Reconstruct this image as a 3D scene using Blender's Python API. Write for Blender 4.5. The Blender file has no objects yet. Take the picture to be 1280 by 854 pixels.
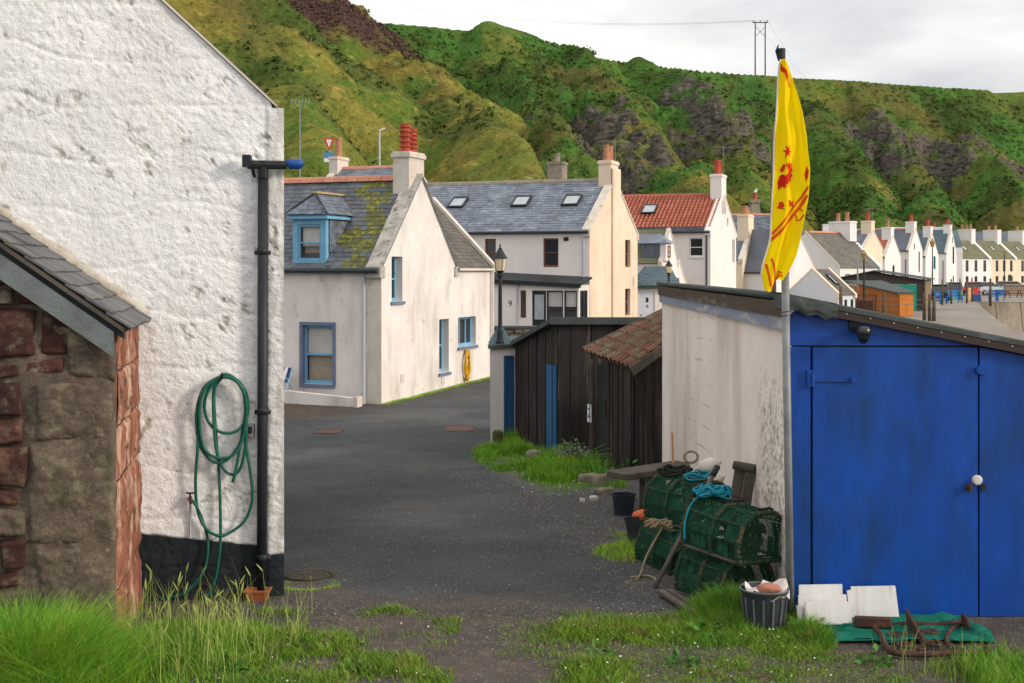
import bpy, bmesh, math, random
import numpy as np
from mathutils import Vector, Matrix, geometry
C = bpy.context.scene.collection
SC = bpy.context.scene
R = math.radians
rnd = random.Random(7)
# ---------------------------------------------------------------- camera, world, sun, exposure
EYE = 2.45; FOC = 1600.0
cam = bpy.data.objects.new('camera', bpy.data.cameras.new('camera'))
C.objects.link(cam); SC.camera = cam
cam.location = (0, 0, EYE); cam.rotation_euler = (R(90), 0, 0)
cam.data.sensor_width = 36; cam.data.lens = 45.0
cam.data.shift_y = -92/1280.0
cam.data.clip_start = 0.1; cam.data.clip_end = 3000
SUN_EL, SUN_AZ = R(21), R(110)          # azimuth measured clockwise from the view direction (+y)
world = bpy.data.worlds.new("World"); SC.world = world; world.use_nodes = True
def world_nodes():
    nt = world.node_tree; n = nt.nodes; l = nt.links; n.clear()
    out = n.new('ShaderNodeOutputWorld'); bg = n.new('ShaderNodeBackground'); bg.inputs[1].default_value = 0.12
    sky = n.new('ShaderNodeTexSky'); sky.sky_type = 'NISHITA'; sky.sun_disc = False
    sky.sun_elevation = SUN_EL; sky.sun_rotation = SUN_AZ
    tc = n.new('ShaderNodeTexCoord'); mp = n.new('ShaderNodeMapping'); mp.inputs['Scale'].default_value = (1, 1, 3.2)
    nz = n.new('ShaderNodeTexNoise'); nz.inputs['Scale'].default_value = 3.1; nz.inputs['Detail'].default_value = 7; nz.inputs['Roughness'].default_value = .5
    cr = n.new('ShaderNodeValToRGB'); e = cr.color_ramp.elements
    e[0].position = .34; e[0].color = (4.5, 4.5, 4.7, 1); e[1].position = .66; e[1].color = (9.4, 9.1, 8.6, 1)
    mx = n.new('ShaderNodeMix'); mx.data_type = 'RGBA'; mx.inputs[0].default_value = .9
    l.new(tc.outputs['Generated'], mp.inputs[0]); l.new(mp.outputs[0], nz.inputs['Vector']); l.new(nz.outputs[0], cr.inputs[0])
    sp = n.new('ShaderNodeSeparateXYZ'); l.new(tc.outputs['Generated'], sp.inputs[0])
    gr = n.new('ShaderNodeMapRange'); gr.inputs[1].default_value = 0; gr.inputs[2].default_value = 1; gr.inputs[3].default_value = .8; gr.inputs[4].default_value = 1.3; l.new(sp.outputs['Z'], gr.inputs[0])   # overcast: brighter overhead
    vm = n.new('ShaderNodeVectorMath'); vm.operation = 'SCALE'; l.new(cr.outputs[0], vm.inputs[0]); l.new(gr.outputs[0], vm.inputs['Scale'])
    l.new(sky.outputs[0], mx.inputs[6]); l.new(vm.outputs[0], mx.inputs[7]); l.new(mx.outputs[2], bg.inputs[0]); l.new(bg.outputs[0], out.inputs[0])
world_nodes()
sun = bpy.data.objects.new('sun', bpy.data.lights.new('sun', 'SUN')); C.objects.link(sun)
sun.data.energy = 1.65; sun.data.angle = R(10); sun.data.color = (1, .87, .72)
_d = Vector((math.sin(SUN_AZ)*math.cos(SUN_EL), math.cos(SUN_AZ)*math.cos(SUN_EL), math.sin(SUN_EL)))
sun.rotation_euler = (-_d).to_track_quat('-Z', 'Y').to_euler()
SC.view_settings.view_transform = 'Standard'; SC.view_settings.look = 'None'; SC.view_settings.gamma = 1
SC.view_settings.exposure = 0.5
SC.cycles.max_bounces = 4; SC.cycles.diffuse_bounces = 3; SC.cycles.transparent_max_bounces = 8; SC.cycles.use_adaptive_sampling = True; SC.cycles.adaptive_threshold = .02
# ---------------------------------------------------------------- helpers
def P(px, py, Y): return Vector(((px-640)/FOC*Y, Y, EYE-(py-335)/FOC*Y))
def hash2(ix, iy, seed):
    h = (ix.astype(np.int64)*374761393 + iy.astype(np.int64)*668265263 + seed*974711) & 0xffffffff
    h = ((h ^ (h >> 13))*1274126177) & 0xffffffff
    return ((h ^ (h >> 16)) & 0xffff)/65535.0
def vn(x, y, seed=0):
    x = np.asarray(x, float); y = np.asarray(y, float)
    ix = np.floor(x); iy = np.floor(y); fx = x-ix; fy = y-iy
    fx = fx*fx*fx*(fx*(fx*6-15)+10); fy = fy*fy*fy*(fy*(fy*6-15)+10)
    a = hash2(ix, iy, seed); b = hash2(ix+1, iy, seed); c = hash2(ix, iy+1, seed); d = hash2(ix+1, iy+1, seed)
    return (a*(1-fx)+b*fx)*(1-fy)+(c*(1-fx)+d*fx)*fy
def fbm(x, y, o=4, seed=0, g=.5):
    s = 0; a = 1; t = 0
    for i in range(o):
        s = s+a*(vn(np.asarray(x)*2**i+17*i, np.asarray(y)*2**i-9*i, seed+i)*2-1); t += a; a *= g
    return s/t
def ground_z(x, y):
    y = np.asarray(y, float)
    z = np.interp(y, [0, 9, 13.5, 17, 21, 28, 35, 50, 90, 3000], [0, 0, -.2, -.38, -.49, -.62, -.5, -.58, -.6, -.6])
    w = np.clip((60-y)/20, 0, 1)
    return z+w*.012*fbm(np.asarray(x)*.9, y*.9, 3, 5)
def gz(x, y): return float(ground_z(x, y))
WPOS = {}
def thing(name, label, cat, loc=(0, 0, 0), group=None, rz=0):
    o = bpy.data.objects.new(name, None); C.objects.link(o); o.location = loc; o.empty_display_size = .1
    o['label'] = label; o['category'] = cat; WPOS[o.name] = Vector(loc)
    if group: o['group'] = group
    return o
def tag(o, label=None, cat=None, group=None, kind=None):
    if label: o['label'] = label
    if cat: o['category'] = cat
    if group: o['group'] = group
    if kind: o['kind'] = kind
    return o
class MB:
    def __init__(s, T=None): s.v = []; s.f = []; s.T = T
    def add(s, vs, fs):
        b = len(s.v)
        for p in vs:
            p = Vector(p); s.v.append(s.T @ p if s.T is not None else p)
        for f in fs: s.f.append([b+i for i in f])
        return s
    def box(s, x0, x1, y0, y1, z0, z1):
        return s.add([(x0,y0,z0),(x1,y0,z0),(x1,y1,z0),(x0,y1,z0),(x0,y0,z1),(x1,y0,z1),(x1,y1,z1),(x0,y1,z1)],
                     [(0,3,2,1),(4,5,6,7),(0,1,5,4),(1,2,6,5),(2,3,7,6),(3,0,4,7)])
    def beam(s, a, b, w, h, up=(0, 0, 1), w2=None):
        a = Vector(a); b = Vector(b); d = (b-a).normalized(); u = Vector(up)
        sd = d.cross(u)
        if sd.length < 1e-4: sd = d.cross(Vector((1, 0, 0)))
        sd.normalize(); u = sd.cross(d).normalized(); vs = []
        for p, ww in ((a, w), (b, w2 or w)):
            for i, j in ((-1,-1),(1,-1),(1,1),(-1,1)): vs.append(p+sd*(i*ww/2)+u*(j*h/2))
        return s.add(vs, [(0,1,2,3),(7,6,5,4),(0,4,5,1),(1,5,6,2),(2,6,7,3),(3,7,4,0)])
    def prism(s, poly, off):
        """poly: planar loop of points; off: extrusion vector"""
        n = len(poly); off = Vector(off); pts = [Vector(p) for p in poly]
        nrm = geometry.normal(pts)
        if nrm.dot(off) > 0: pts = pts[::-1]
        return s.add(pts+[p+off for p in pts], [tuple(range(n)), tuple(range(2*n-1, n-1, -1))]+[(i, i+n, (i+1) % n+n, (i+1) % n)[::1] for i in range(n)])
    def tube(s, pts, r, n=8, closed=False, taper=None, cap=True):
        pts = [Vector(p) for p in pts]; m = len(pts); vs = []; prev = None
        for i, p in enumerate(pts):
            if closed: d = pts[(i+1) % m]-pts[i-1]
            else: d = pts[min(i+1, m-1)]-pts[max(i-1, 0)]
            if d.length < 1e-9: d = Vector((0, 0, 1))
            d.normalize()
            if prev is None:
                ref = Vector((0, 0, 1)) if abs(d.z) < .9 else Vector((1, 0, 0)); a = d.cross(ref).normalized()
            else: a = (prev-d*prev.dot(d)).normalized() if (prev-d*prev.dot(d)).length > 1e-6 else d.orthogonal().normalized()
            prev = a; b = d.cross(a)
            rr = r[i] if isinstance(r, (list, tuple)) else r
            for k in range(n):
                t = 2*math.pi*k/n; vs.append(p+a*(math.cos(t)*rr)+b*(math.sin(t)*rr))
        fs = []
        for i in range(m if closed else m-1):
            j = (i+1) % m
            for k in range(n): fs.append((i*n+k, i*n+(k+1) % n, j*n+(k+1) % n, j*n+k))
        if cap and not closed: fs.append(tuple(range(n-1, -1, -1))); fs.append(tuple((m-1)*n+k for k in range(n)))
        return s.add(vs, fs)
    def lathe(s, c, prof, n=16, ax=None, sx=1, sy=1):
        """prof: (radius, height) list about vertical axis through c"""
        c = Vector(c); vs = []; fs = []; m = len(prof)
        for r_, h in prof:
            for k in range(n):
                t = 2*math.pi*k/n; q = Vector((math.cos(t)*r_*sx, math.sin(t)*r_*sy, h))
                vs.append(c+(ax @ q if ax is not None else q))
        for i in range(m-1):
            for k in range(n): fs.append((i*n+k, i*n+(k+1) % n, (i+1)*n+(k+1) % n, (i+1)*n+k))
        fs.append(tuple(range(n-1, -1, -1))); fs.append(tuple((m-1)*n+k for k in range(n)))
        return s.add(vs, fs)
    def wall(s, outer, holes, U, V, O, depth, nrm):
        """planar wall with real openings: outer/holes in (u,v); reveals go depth along -nrm"""
        O = Vector(O); U = Vector(U); V = Vector(V); nrm = Vector(nrm)
        loops = [[Vector((u, v, 0)) for u, v in outer]]+[[Vector((a, b, 0)), Vector((a, d, 0)), Vector((c, d, 0)), Vector((c, b, 0))] for a, b, c, d in holes]
        flat = [p for l_ in loops for p in l_]
        tr = geometry.tessellate_polygon(loops)
        pts = [O+U*p.x+V*p.y for p in flat]; fs = []
        for t in tr:
            a, b, c = (pts[i] for i in t)
            fs.append(tuple(t) if (b-a).cross(c-a).dot(nrm) > 0 else tuple(t)[::-1])
        s.add(pts, fs)
        for a, b, c, d in holes:
            q = [O+U*a+V*b, O+U*c+V*b, O+U*c+V*d, O+U*a+V*d]; q2 = [p-nrm*depth for p in q]
            s.add(q+q2, [(0,1,5,4),(1,2,6,5),(2,3,7,6),(3,0,4,7)])
        return s
    def build(s, name, m, parent=None, smooth=False, label=None, kind=None, bev=0, loc=None):
        o0 = WPOS.get(parent.name, Vector()) if parent else Vector(loc if loc is not None else (0, 0, 0))
        me = bpy.data.meshes.new(name); me.from_pydata([tuple(p-o0) for p in s.v], [], s.f); me.validate(); me.update()
        if bev:
            bm = bmesh.new(); bm.from_mesh(me); bmesh.ops.remove_doubles(bm, verts=bm.verts, dist=1e-5)
            bmesh.ops.bevel(bm, geom=[e for e in bm.edges if len(e.link_faces) == 2 and e.calc_face_angle(0) > .6], offset=bev, segments=1, affect='EDGES'); bm.to_mesh(me); bm.free()
        if smooth:
            me.polygons.foreach_set('use_smooth', [True]*len(me.polygons))
        o = bpy.data.objects.new(name, me); C.objects.link(o)
        if m is not None: me.materials.append(m)
        if parent: o.parent = parent
        else: o.location = o0
        WPOS[o.name] = o0
        if label: o['label'] = label
        if kind: o['kind'] = kind
        return o
def npmesh(name, v, f, m, parent=None, smooth=False, kind=None, label=None, attrs=None):
    v = np.asarray(v, float); o0 = WPOS.get(parent.name, Vector()) if parent else Vector()
    v = v-np.array(o0); f = np.asarray(f)
    me = bpy.data.meshes.new(name); me.vertices.add(len(v)); me.vertices.foreach_set('co', v.ravel())
    k = f.shape[1]; me.loops.add(f.size); me.loops.foreach_set('vertex_index', f.ravel().astype(np.int32))
    me.polygons.add(len(f)); me.polygons.foreach_set('loop_start', np.arange(0, f.size, k, dtype=np.int32))
    me.polygons.foreach_set('loop_total', np.full(len(f), k, dtype=np.int32))
    me.update(calc_edges=True)
    if smooth: me.polygons.foreach_set('use_smooth', np.ones(len(f), bool))
    for an, av in (attrs or {}).items():
        at = me.attributes.new(an, 'FLOAT', 'POINT'); at.data.foreach_set('value', np.asarray(av, np.float32).ravel())
    o = bpy.data.objects.new(name, me); C.objects.link(o); me.materials.append(m)
    if parent: o.parent = parent
    if kind: o['kind'] = kind
    if label: o['label'] = label
    WPOS[o.name] = o0
    return o
def grid_faces(nu, nv, flip=False):
    i = np.arange(nu-1)[:, None]*nv+np.arange(nv-1)[None]; i = i.ravel()
    f = np.stack([i, i+nv, i+nv+1, i+1], 1)
    return f[:, ::-1] if flip else f
def pieces(name, meshes, mats4, parent, limit=300, stuff=None):
    """copies of shared piece meshes placed by world matrices, nearest ones single, the rest joined as stuff"""
    o0 = WPOS.get(parent.name, Vector()); cp = Vector((0, 0, EYE))
    mats4 = sorted(mats4, key=lambda q: (q[0].translation-cp).length)
    for M4, k in mats4[:limit]:
        o = bpy.data.objects.new(name, meshes[k % len(meshes)]); C.objects.link(o); o.parent = parent
        o.matrix_local = Matrix.Translation(-o0) @ M4
    rest = mats4[limit:]
    if rest:
        mb = MB()
        for M4, k in rest:
            me = meshes[k % len(meshes)]
            mb.add([M4 @ v.co for v in me.vertices], [tuple(p.vertices) for p in me.polygons])
        mb.build(stuff or name+'s', meshes[0].materials[0], parent, kind='stuff')
def piece_mesh(name, mb, m, bev=0):
    o = mb.build(name, m, bev=bev); me = o.data; bpy.data.objects.remove(o); return me
def lin(c):
    if isinstance(c, str):
        c = [int(c[i:i+2], 16)/255 for i in (0, 2, 4)]
        c = [x/12.92 if x <= .04045 else ((x+.055)/1.055)**2.4 for x in c]
    return (c[0], c[1], c[2], 1)
def mat(name, c1, c2=None, s=3, rough=.85, bump=0, bs=25, st=(1, 1, 1), c3=None, s3=2, t3=(.55, .65), c4=None, s4=6, t4=(.6, .7), rand=0,
        metal=0, det=6, spec=.3, bdist=.02, bst=None, attr=None, cattr=None, bump2=0, bs2=4, st3=None, sub=0, mott=None):
    m = bpy.data.materials.new(name); m.use_nodes = True; nt = m.node_tree; n = nt.nodes; l = nt.links
    b = n['Principled BSDF']; b.inputs['Roughness'].default_value = rough; b.inputs['Metallic'].default_value = metal
    b.inputs['Specular IOR Level'].default_value = spec
    geo = n.new('ShaderNodeNewGeometry')
    def noise(scale, stv, detail=det, rg=.6):
        mp = n.new('ShaderNodeMapping'); mp.inputs['Scale'].default_value = stv; l.new(geo.outputs['Position'], mp.inputs[0])
        z = n.new('ShaderNodeTexNoise'); z.inputs['Scale'].default_value = scale; z.inputs['Detail'].default_value = detail; z.inputs['Roughness'].default_value = rg
        l.new(mp.outputs[0], z.inputs['Vector']); return z.outputs[0]
    def ramp(fac, a, b_):
        r = n.new('ShaderNodeMapRange'); r.inputs[1].default_value = a; r.inputs[2].default_value = b_; l.new(fac, r.inputs[0]); return r.outputs[0]
    def mixc(fac, a, b_):
        mx = n.new('ShaderNodeMix'); mx.data_type = 'RGBA'
        if isinstance(fac, float): mx.inputs[0].default_value = fac
        else: l.new(fac, mx.inputs[0])
        for k, q in ((6, a), (7, b_)):
            if isinstance(q, tuple): mx.inputs[k].default_value = q
            else: l.new(q, mx.inputs[k])
        return mx.outputs[2]
    col = lin(c1)
    if c2 is not None: col = mixc(ramp(noise(s, st), .33, .67), lin(c1), lin(c2))
    if c3 is not None: col = mixc(ramp(noise(s3, st3 or st), *t3), col, lin(c3))
    if c4 is not None: col = mixc(ramp(noise(s4, (1, 1, 1)), *t4), col, lin(c4))
    if cattr:                                   # colours by a stored point attribute
        for an, cc in cattr:
            at = n.new('ShaderNodeAttribute'); at.attribute_name = an
            if isinstance(cc, tuple) and isinstance(cc[0], str): q = mixc(ramp(noise(cc[2], cc[3] if len(cc) > 3 else (1, 1, 1)), .35, .65), lin(cc[0]), lin(cc[1]))
            else: q = lin(cc)
            col = mixc(at.outputs['Fac'], col, q)
    if rand:
        oi = n.new('ShaderNodeObjectInfo'); hs = n.new('ShaderNodeHueSaturation')
        ad = n.new('ShaderNodeMath'); ad.operation = 'ADD'; l.new(oi.outputs['Random'], ad.inputs[0]); l.new(geo.outputs['Random Per Island'], ad.inputs[1])
        mr = n.new('ShaderNodeMapRange'); mr.inputs[2].default_value = 2; mr.inputs[3].default_value = 1-rand*1.5; mr.inputs[4].default_value = 1+rand*1.5
        l.new(ad.outputs[0], mr.inputs[0]); l.new(mr.outputs[0], hs.inputs['Value'])
        if isinstance(col, tuple): hs.inputs['Color'].default_value = col
        else: l.new(col, hs.inputs['Color'])
        col = hs.outputs[0]
    if mott:
        hs = n.new('ShaderNodeHueSaturation'); mr = n.new('ShaderNodeMapRange'); mr.inputs[1].default_value = .3; mr.inputs[2].default_value = .7
        mr.inputs[3].default_value = 1-mott[1]; mr.inputs[4].default_value = 1+mott[1]; l.new(noise(mott[0], mott[2] if len(mott) > 2 else (1, 1, 1), 10, .75), mr.inputs[0]); l.new(mr.outputs[0], hs.inputs['Value'])
        if isinstance(col, tuple): hs.inputs['Color'].default_value = col
        else: l.new(col, hs.inputs['Color'])
        col = hs.outputs[0]
    if isinstance(col, tuple): b.inputs['Base Color'].default_value = col
    else: l.new(col, b.inputs['Base Color'])
    if bump:
        bp = n.new('ShaderNodeBump'); bp.inputs['Strength'].default_value = bump; bp.inputs['Distance'].default_value = bdist
        l.new(noise(bs, bst or st, 6, .65), bp.inputs['Height'])
        if bump2:
            b2 = n.new('ShaderNodeBump'); b2.inputs['Strength'].default_value = bump2; b2.inputs['Distance'].default_value = bdist*5
            l.new(noise(bs2, bst or st, 6, .6), b2.inputs['Height']); l.new(b2.outputs[0], bp.inputs['Normal'])
        l.new(bp.outputs[0], b.inputs['Normal'])
    if sub: b.inputs['Subsurface Weight'].default_value = sub
    return m
def glass(name, tint=(.02, .025, .03, 1), alpha=1.0):
    m = bpy.data.materials.new(name); m.use_nodes = True; nt = m.node_tree; n = nt.nodes; l = nt.links
    b = n['Principled BSDF']; b.inputs['Base Color'].default_value = tint; b.inputs['Roughness'].default_value = .04; b.inputs['Specular IOR Level'].default_value = .6
    if alpha < 1:
        tr = n.new('ShaderNodeBsdfTransparent'); mx = n.new('ShaderNodeMixShader'); mx.inputs[0].default_value = alpha
        l.new(tr.outputs[0], mx.inputs[1]); l.new(b.outputs[0], mx.inputs[2]); l.new(mx.outputs[0], n['Material Output'].inputs[0])
    return m
# ---------------------------------------------------------------- materials
M = {}
M['harl_grey'] = mat('rough_harled_wall', 'd8d4cf', 'c3beb8', 2.2, .95, .5, 22, c3='8f8a80', s3=7, t3=(.62, .78), c4='77746a', s4=26, t4=(.6, .8), bdist=.015)  # grey-white harling tone with darker specks
M['plinth'] = mat('black_plinth_paint', '20262b', '2b3136', 5, .6, .5, 30, c3='8c8a84', s3=60, t3=(.74, .8))
M['white_a'] = mat('painted_harling', 'e6e2e2', 'dcd6d6', 1.6, .9, .35, 30, c3='b9b0a8', s3=1.3, t3=(.5, .8), bdist=.012, st3=(1, 1, .35))
M['white_b'] = mat('weathered_cream_harling', 'e9e3de', 'dcd4ce', 1.2, .9, .45, 30, c3='a89f94', s3=1.3, t3=(.5, .82), c4='9a9488', s4=4, t4=(.62, .8), bdist=.012, st3=(1, 1, .3))
M['cream'] = mat('cream_painted_wall', 'ead8c2', 'dcc8b0', .8, .9, .2, 20, c3='c8b49c', s3=1.2, t3=(.55, .85), st3=(1, 1, .3))
M['white_c'] = mat('clean_white_wall', 'ece5e0', 'e2dad6', .8, .9, .2, 18)
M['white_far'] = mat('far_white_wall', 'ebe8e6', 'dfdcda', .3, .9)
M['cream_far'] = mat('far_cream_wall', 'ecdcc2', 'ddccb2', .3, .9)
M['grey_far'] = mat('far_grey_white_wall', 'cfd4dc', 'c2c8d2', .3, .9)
M['slate'] = mat('grey_slate', '666b72', '4c5158', 2.5, .6, .3, 30, c3='77705f', s3=3, t3=(.55, .8), c4='8f8a20', s4=2.6, t4=(.64, .7), rand=.28)
M['slate_blue'] = mat('blue_grey_slate', '717985', '535a67', 1.6, .55, .3, 20, c3='8a9098', s3=5, t3=(.55, .75), c4='6b6a52', s4=1.2, t4=(.58, .75), rand=.36)
M['slate_brown'] = mat('brown_grey_slate', '6d6861', '5a5650', 2, .8, .3, 20, rand=.2)
M['slate_near'] = mat('near_lichened_slate', '6a6a6c', '4d4f52', 4, .7, .5, 40, c3='7d7868', s3=6, t3=(.55, .75), c4='4e5240', s4=12, t4=(.6, .75), rand=.3, bdist=.006)
M['slate_olive'] = mat('mossy_olive_slate', '77755a', '65644c', 1, .85, .2, 10)
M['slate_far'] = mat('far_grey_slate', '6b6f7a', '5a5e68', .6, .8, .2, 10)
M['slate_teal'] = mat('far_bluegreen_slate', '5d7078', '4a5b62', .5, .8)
M['pantile'] = mat('red_pantile', 'ac6650', '98543f', 1.2, .75, .2, 15, c3='7a3528', s3=3, t3=(.55, .75), rand=.15)
M['ridge_tile'] = mat('salmon_ridge_tile', 'c98c74', 'b87c66', 6, .85, .3, 40, rand=.08)
M['pot_red'] = mat('red_clay_pot', 'b0503a', '963f2c', 6, .7, .2, 30)
M['pot_buff'] = mat('buff_clay_pot', 'b9896a', '98694d', 6, .8, .2, 30)
M['stonec'] = mat('weathered_stone', '9a9080', '7d7466', 5, .95, .5, 20, c3='6f6a4a', s3=3, t3=(.55, .7))
M['skew'] = mat('lichened_cement_skew', 'c2bdb5', '8e8a84', 5, .95, .4, 25, c3='55544e', s3=9, t3=(.55, .68))
M['skew_clean'] = mat('pale_skew_stone', 'd8cfc4', 'c4bab0', 3, .9, .2, 20, c3='a8a078', s3=2, t3=(.6, .75))
M['blue_frame'] = mat('sky_blue_paint', '7ab0cf', '6ba2c4', 4, .5)
M['blue_dull'] = mat('slate_blue_trim_paint', '737f9a', '67738e', 4, .6)
M['brown_frame'] = mat('brown_timber_paint', '7d4f36', '6a4029', 4, .6)
M['white_frame'] = mat('white_frame_paint', 'e8e6e4', 'dcdad8', 4, .5)
M['dark'] = mat('near_black_paint', '1d2226', '282d31', 6, .5)
M['gutter'] = mat('dark_grey_gutter', '30363c', '3b4147', 6, .5)
M['downpipe_w'] = mat('pale_grey_pipe', 'b9bcc4', 'a5a9b2', 4, .5)
M['lead'] = mat('grey_green_membrane', '4c5352', '3d4443', 3, .75, .3, 12, c3='6d7a76', s3=6, t3=(.6, .8))
M['curtain'] = mat('beige_curtain', 'c9bca6', 'b8ab94', 8, .9)
M['slate_moss'] = mat('moss_covered_slate', '60634f', '4c5046', 3, .8, .5, 40, c3='63662f', s3=6, t3=(.46, .56), c4='8c8822', s4=9, t4=(.53, .6), rand=.2)
M['glass'] = glass('window_glass')
M['glass_clear'] = glass('clear_window_glass', (.05, .055, .06, 1), .12)
M['blind'] = mat('pale_window_blind', 'f2eeea', 'e6e2dc', 3, .9)
M['asphalt'] = mat('worn_asphalt', '46494c', '36393c', .8, .92, 1.0, 55, c3='5a5956', s3=.5, t3=(.48, .72), c4='a3a19c', s4=70, t4=(.6, .68), bdist=.018, mott=(45, .5), cattr=[('soil', ('544b45', '413d39', 2.5))])
M['soil'] = mat('brown_soil_and_grit', '544b45', '413d39', 2.5, .95, .7, 60, c3='635b53', s3=9, t3=(.5, .7), c4='a09890', s4=80, t4=(.6, .68), bdist=.02, mott=(45, .4))
M['gravelbed'] = mat('dark_gravel_bed', '45464a', '55524f', 3, .95, .8, 70, c3='8e8b88', s3=60, t3=(.56, .66), bdist=.02, mott=(50, .45))
M['boards'] = mat('black_tarred_timber', '262322', '37312e', 5, .8, .8, 14, st=(1, 1, .06), c3='61574f', s3=14, t3=(.57, .72), rand=.35, bdist=.01, mott=(9, .35, (1, 1, .05)))
M['old_wood'] = mat('old_grey_timber', '5b544d', '45403b', 6, .85, .6, 20, rand=.2, bdist=.006)
M['blue_door'] = mat('faded_blue_door_paint', '2f5f8c', '274f78', 5, .6, .2, 20, st=(1, 1, .2), c3='8b8c72', s3=7, t3=(.68, .74))
M['royal'] = mat('royal_blue_paint', '034aa6', '033f94', 2.2, .42, .25, 7, c3='0c3a72', s3=3.5, t3=(.5, .75), c4='7f8f93', s4=16, t4=(.765, .79), st=(1, 1, .35), bdist=.01, spec=.4, mott=(6, .16, (1, 1, .25)))
M['terracotta'] = mat('terracotta_clay', 'a8603f', '8c4c31', 8, .85, .3, 40)
M['rubber'] = mat('black_rubber_plastic', '22272b', '2e3438', 8, .5, .1, 30)
M['steel'] = mat('dull_galvanised_steel', '8c8f90', '74787a', 9, .55, .1, 30, metal=.3)
M['green_hose'] = mat('green_hose_plastic', '1a6657', '145044', 20, .4)
M['yellow_hose'] = mat('yellow_hose_plastic', 'e0b020', 'c8960f', 20, .5)
M['rust'] = mat('rusty_iron', '3d2c26', '4f372d', 12, .85, .6, 60, c3='6e4a38', s3=16, t3=(.55, .7), bdist=.006)
# ---------------------------------------------------------------- ground, roads, hill
def ground_sheet():
    xs = np.concatenate([[-1500,-600,-250,-120,-60,-35,-20], np.arange(-12, 12.01, .2), [20,22,35,60,120,250,600,1500]])
    ys = np.concatenate([[-40,-10,0], np.arange(3, 45.01, .2), [50,60,61,75,90,115,120,160,220,300,420,700,1500,2600]])
    X, Y = np.meshgrid(xs, ys, indexing='ij'); Z = ground_z(X, Y); Z = np.where((X > 21) & (Y > 60.5) & (Y < 118) & (X < 200), -3.4, Z)
    o = npmesh('ground', np.stack([X, Y, Z], -1).reshape(-1, 3), grid_faces(len(xs), len(ys)), M['soil'], kind='structure', smooth=True)
    return o
ground_sheet()
def road_edge_right(y):
    return np.interp(y, [3, 8.3, 9.0, 9.7, 11, 12.2, 13.7, 15.5, 17.4, 19.2, 20.6, 21.5, 22.4, 23, 45], [.3, .45, .95, 1.3, 1.35, 1.05, .62, .2, -.2, -.58, -.62, -.42, 1.0, 6, 9])
def road_edge_left(y):
    return np.interp(y, [3, 8.9, 9.4, 9.9, 10.3, 11, 45], [-.9, -.8, -1.1, -1.5, -1.9, -5, -9])
def sheet(name, y0, y1, dy, lf, rf, n, m, off, kind='structure', wob=.05, seed=1, label=None, attrs=None):
    ys = np.arange(y0, y1+1e-6, dy); t = np.linspace(0, 1, n)
    L = lf(ys)+wob*fbm(ys*2.3, ys*0+seed, 3, seed); Rr = rf(ys)+wob*fbm(ys*2.1, ys*0+seed+5, 3, seed+3)
    X = L[:, None]*(1-t)+Rr[:, None]*t; Y = np.repeat(ys[:, None], n, 1); Z = ground_z(X, Y)+(off(X, Y) if callable(off) else off)
    o = npmesh(name, np.stack([X, Y, Z], -1).reshape(-1, 3), grid_faces(len(ys), n, True), m, kind=kind, smooth=True, attrs=attrs and attrs(X, Y, t))
    if label: o['label'] = label
    return o
def road_off(X, Y):
    w = .35*fbm(X*3, Y*3, 3, 9); e = X-road_edge_left(Y)
    return .006-.02*np.clip((9.15-Y)/.4+w, 0, 1)-.02*np.clip(1-e/.35+w, 0, 1)*(Y < 11)
def road_soil(X, Y, t):
    n_ = fbm(X*2.2, Y*2.2, 5, 77, .6); e = road_edge_right(Y)-X
    s = np.clip((9.75-Y)*2.2+n_*1.6, 0, 1)+.75*np.clip(.6-e*1.6+n_*1.3, 0, 1)*np.clip((17-Y)/3, 0, 1)+.8*np.clip((-3.0-X)*.7+(Y-26)*.3+n_, 0, 1)*(Y > 24)
    return {'soil': np.clip(s, 0, 1)}
sheet('road', 8.5, 45, .12, road_edge_left, road_edge_right, 140, M['asphalt'], road_off, wob=.16, attrs=road_soil)
sheet('gravel_yard', 9.1, 21, .12, road_edge_right, lambda y: y*0+2.3, 30, M['gravelbed'], .003, wob=.02)
quay_m = mat('quay_concrete', '8d857d', '7c746c', .25, .9, .2, 3, c3='a59d94', s3=.6, t3=(.55, .75), st=(1, .4, 1))
sheet('quay', 45, 61, 4, lambda y: np.interp(y, [45, 214], [8, 30]), lambda y: y*0+60, 12, quay_m, .01, wob=0)
sheet('quay', 61, 113, 4, lambda y: np.interp(y, [45, 214], [8, 30]), lambda y: np.interp(y, [61, 113], [23.8, 41]), 12, quay_m, .01, wob=0)
sheet('quay', 113, 233, 6, lambda y: np.interp(y, [45, 214], [8, 30]), lambda y: np.interp(y, [113, 214], [90, 190]), 12, quay_m, .01, wob=0)

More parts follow.
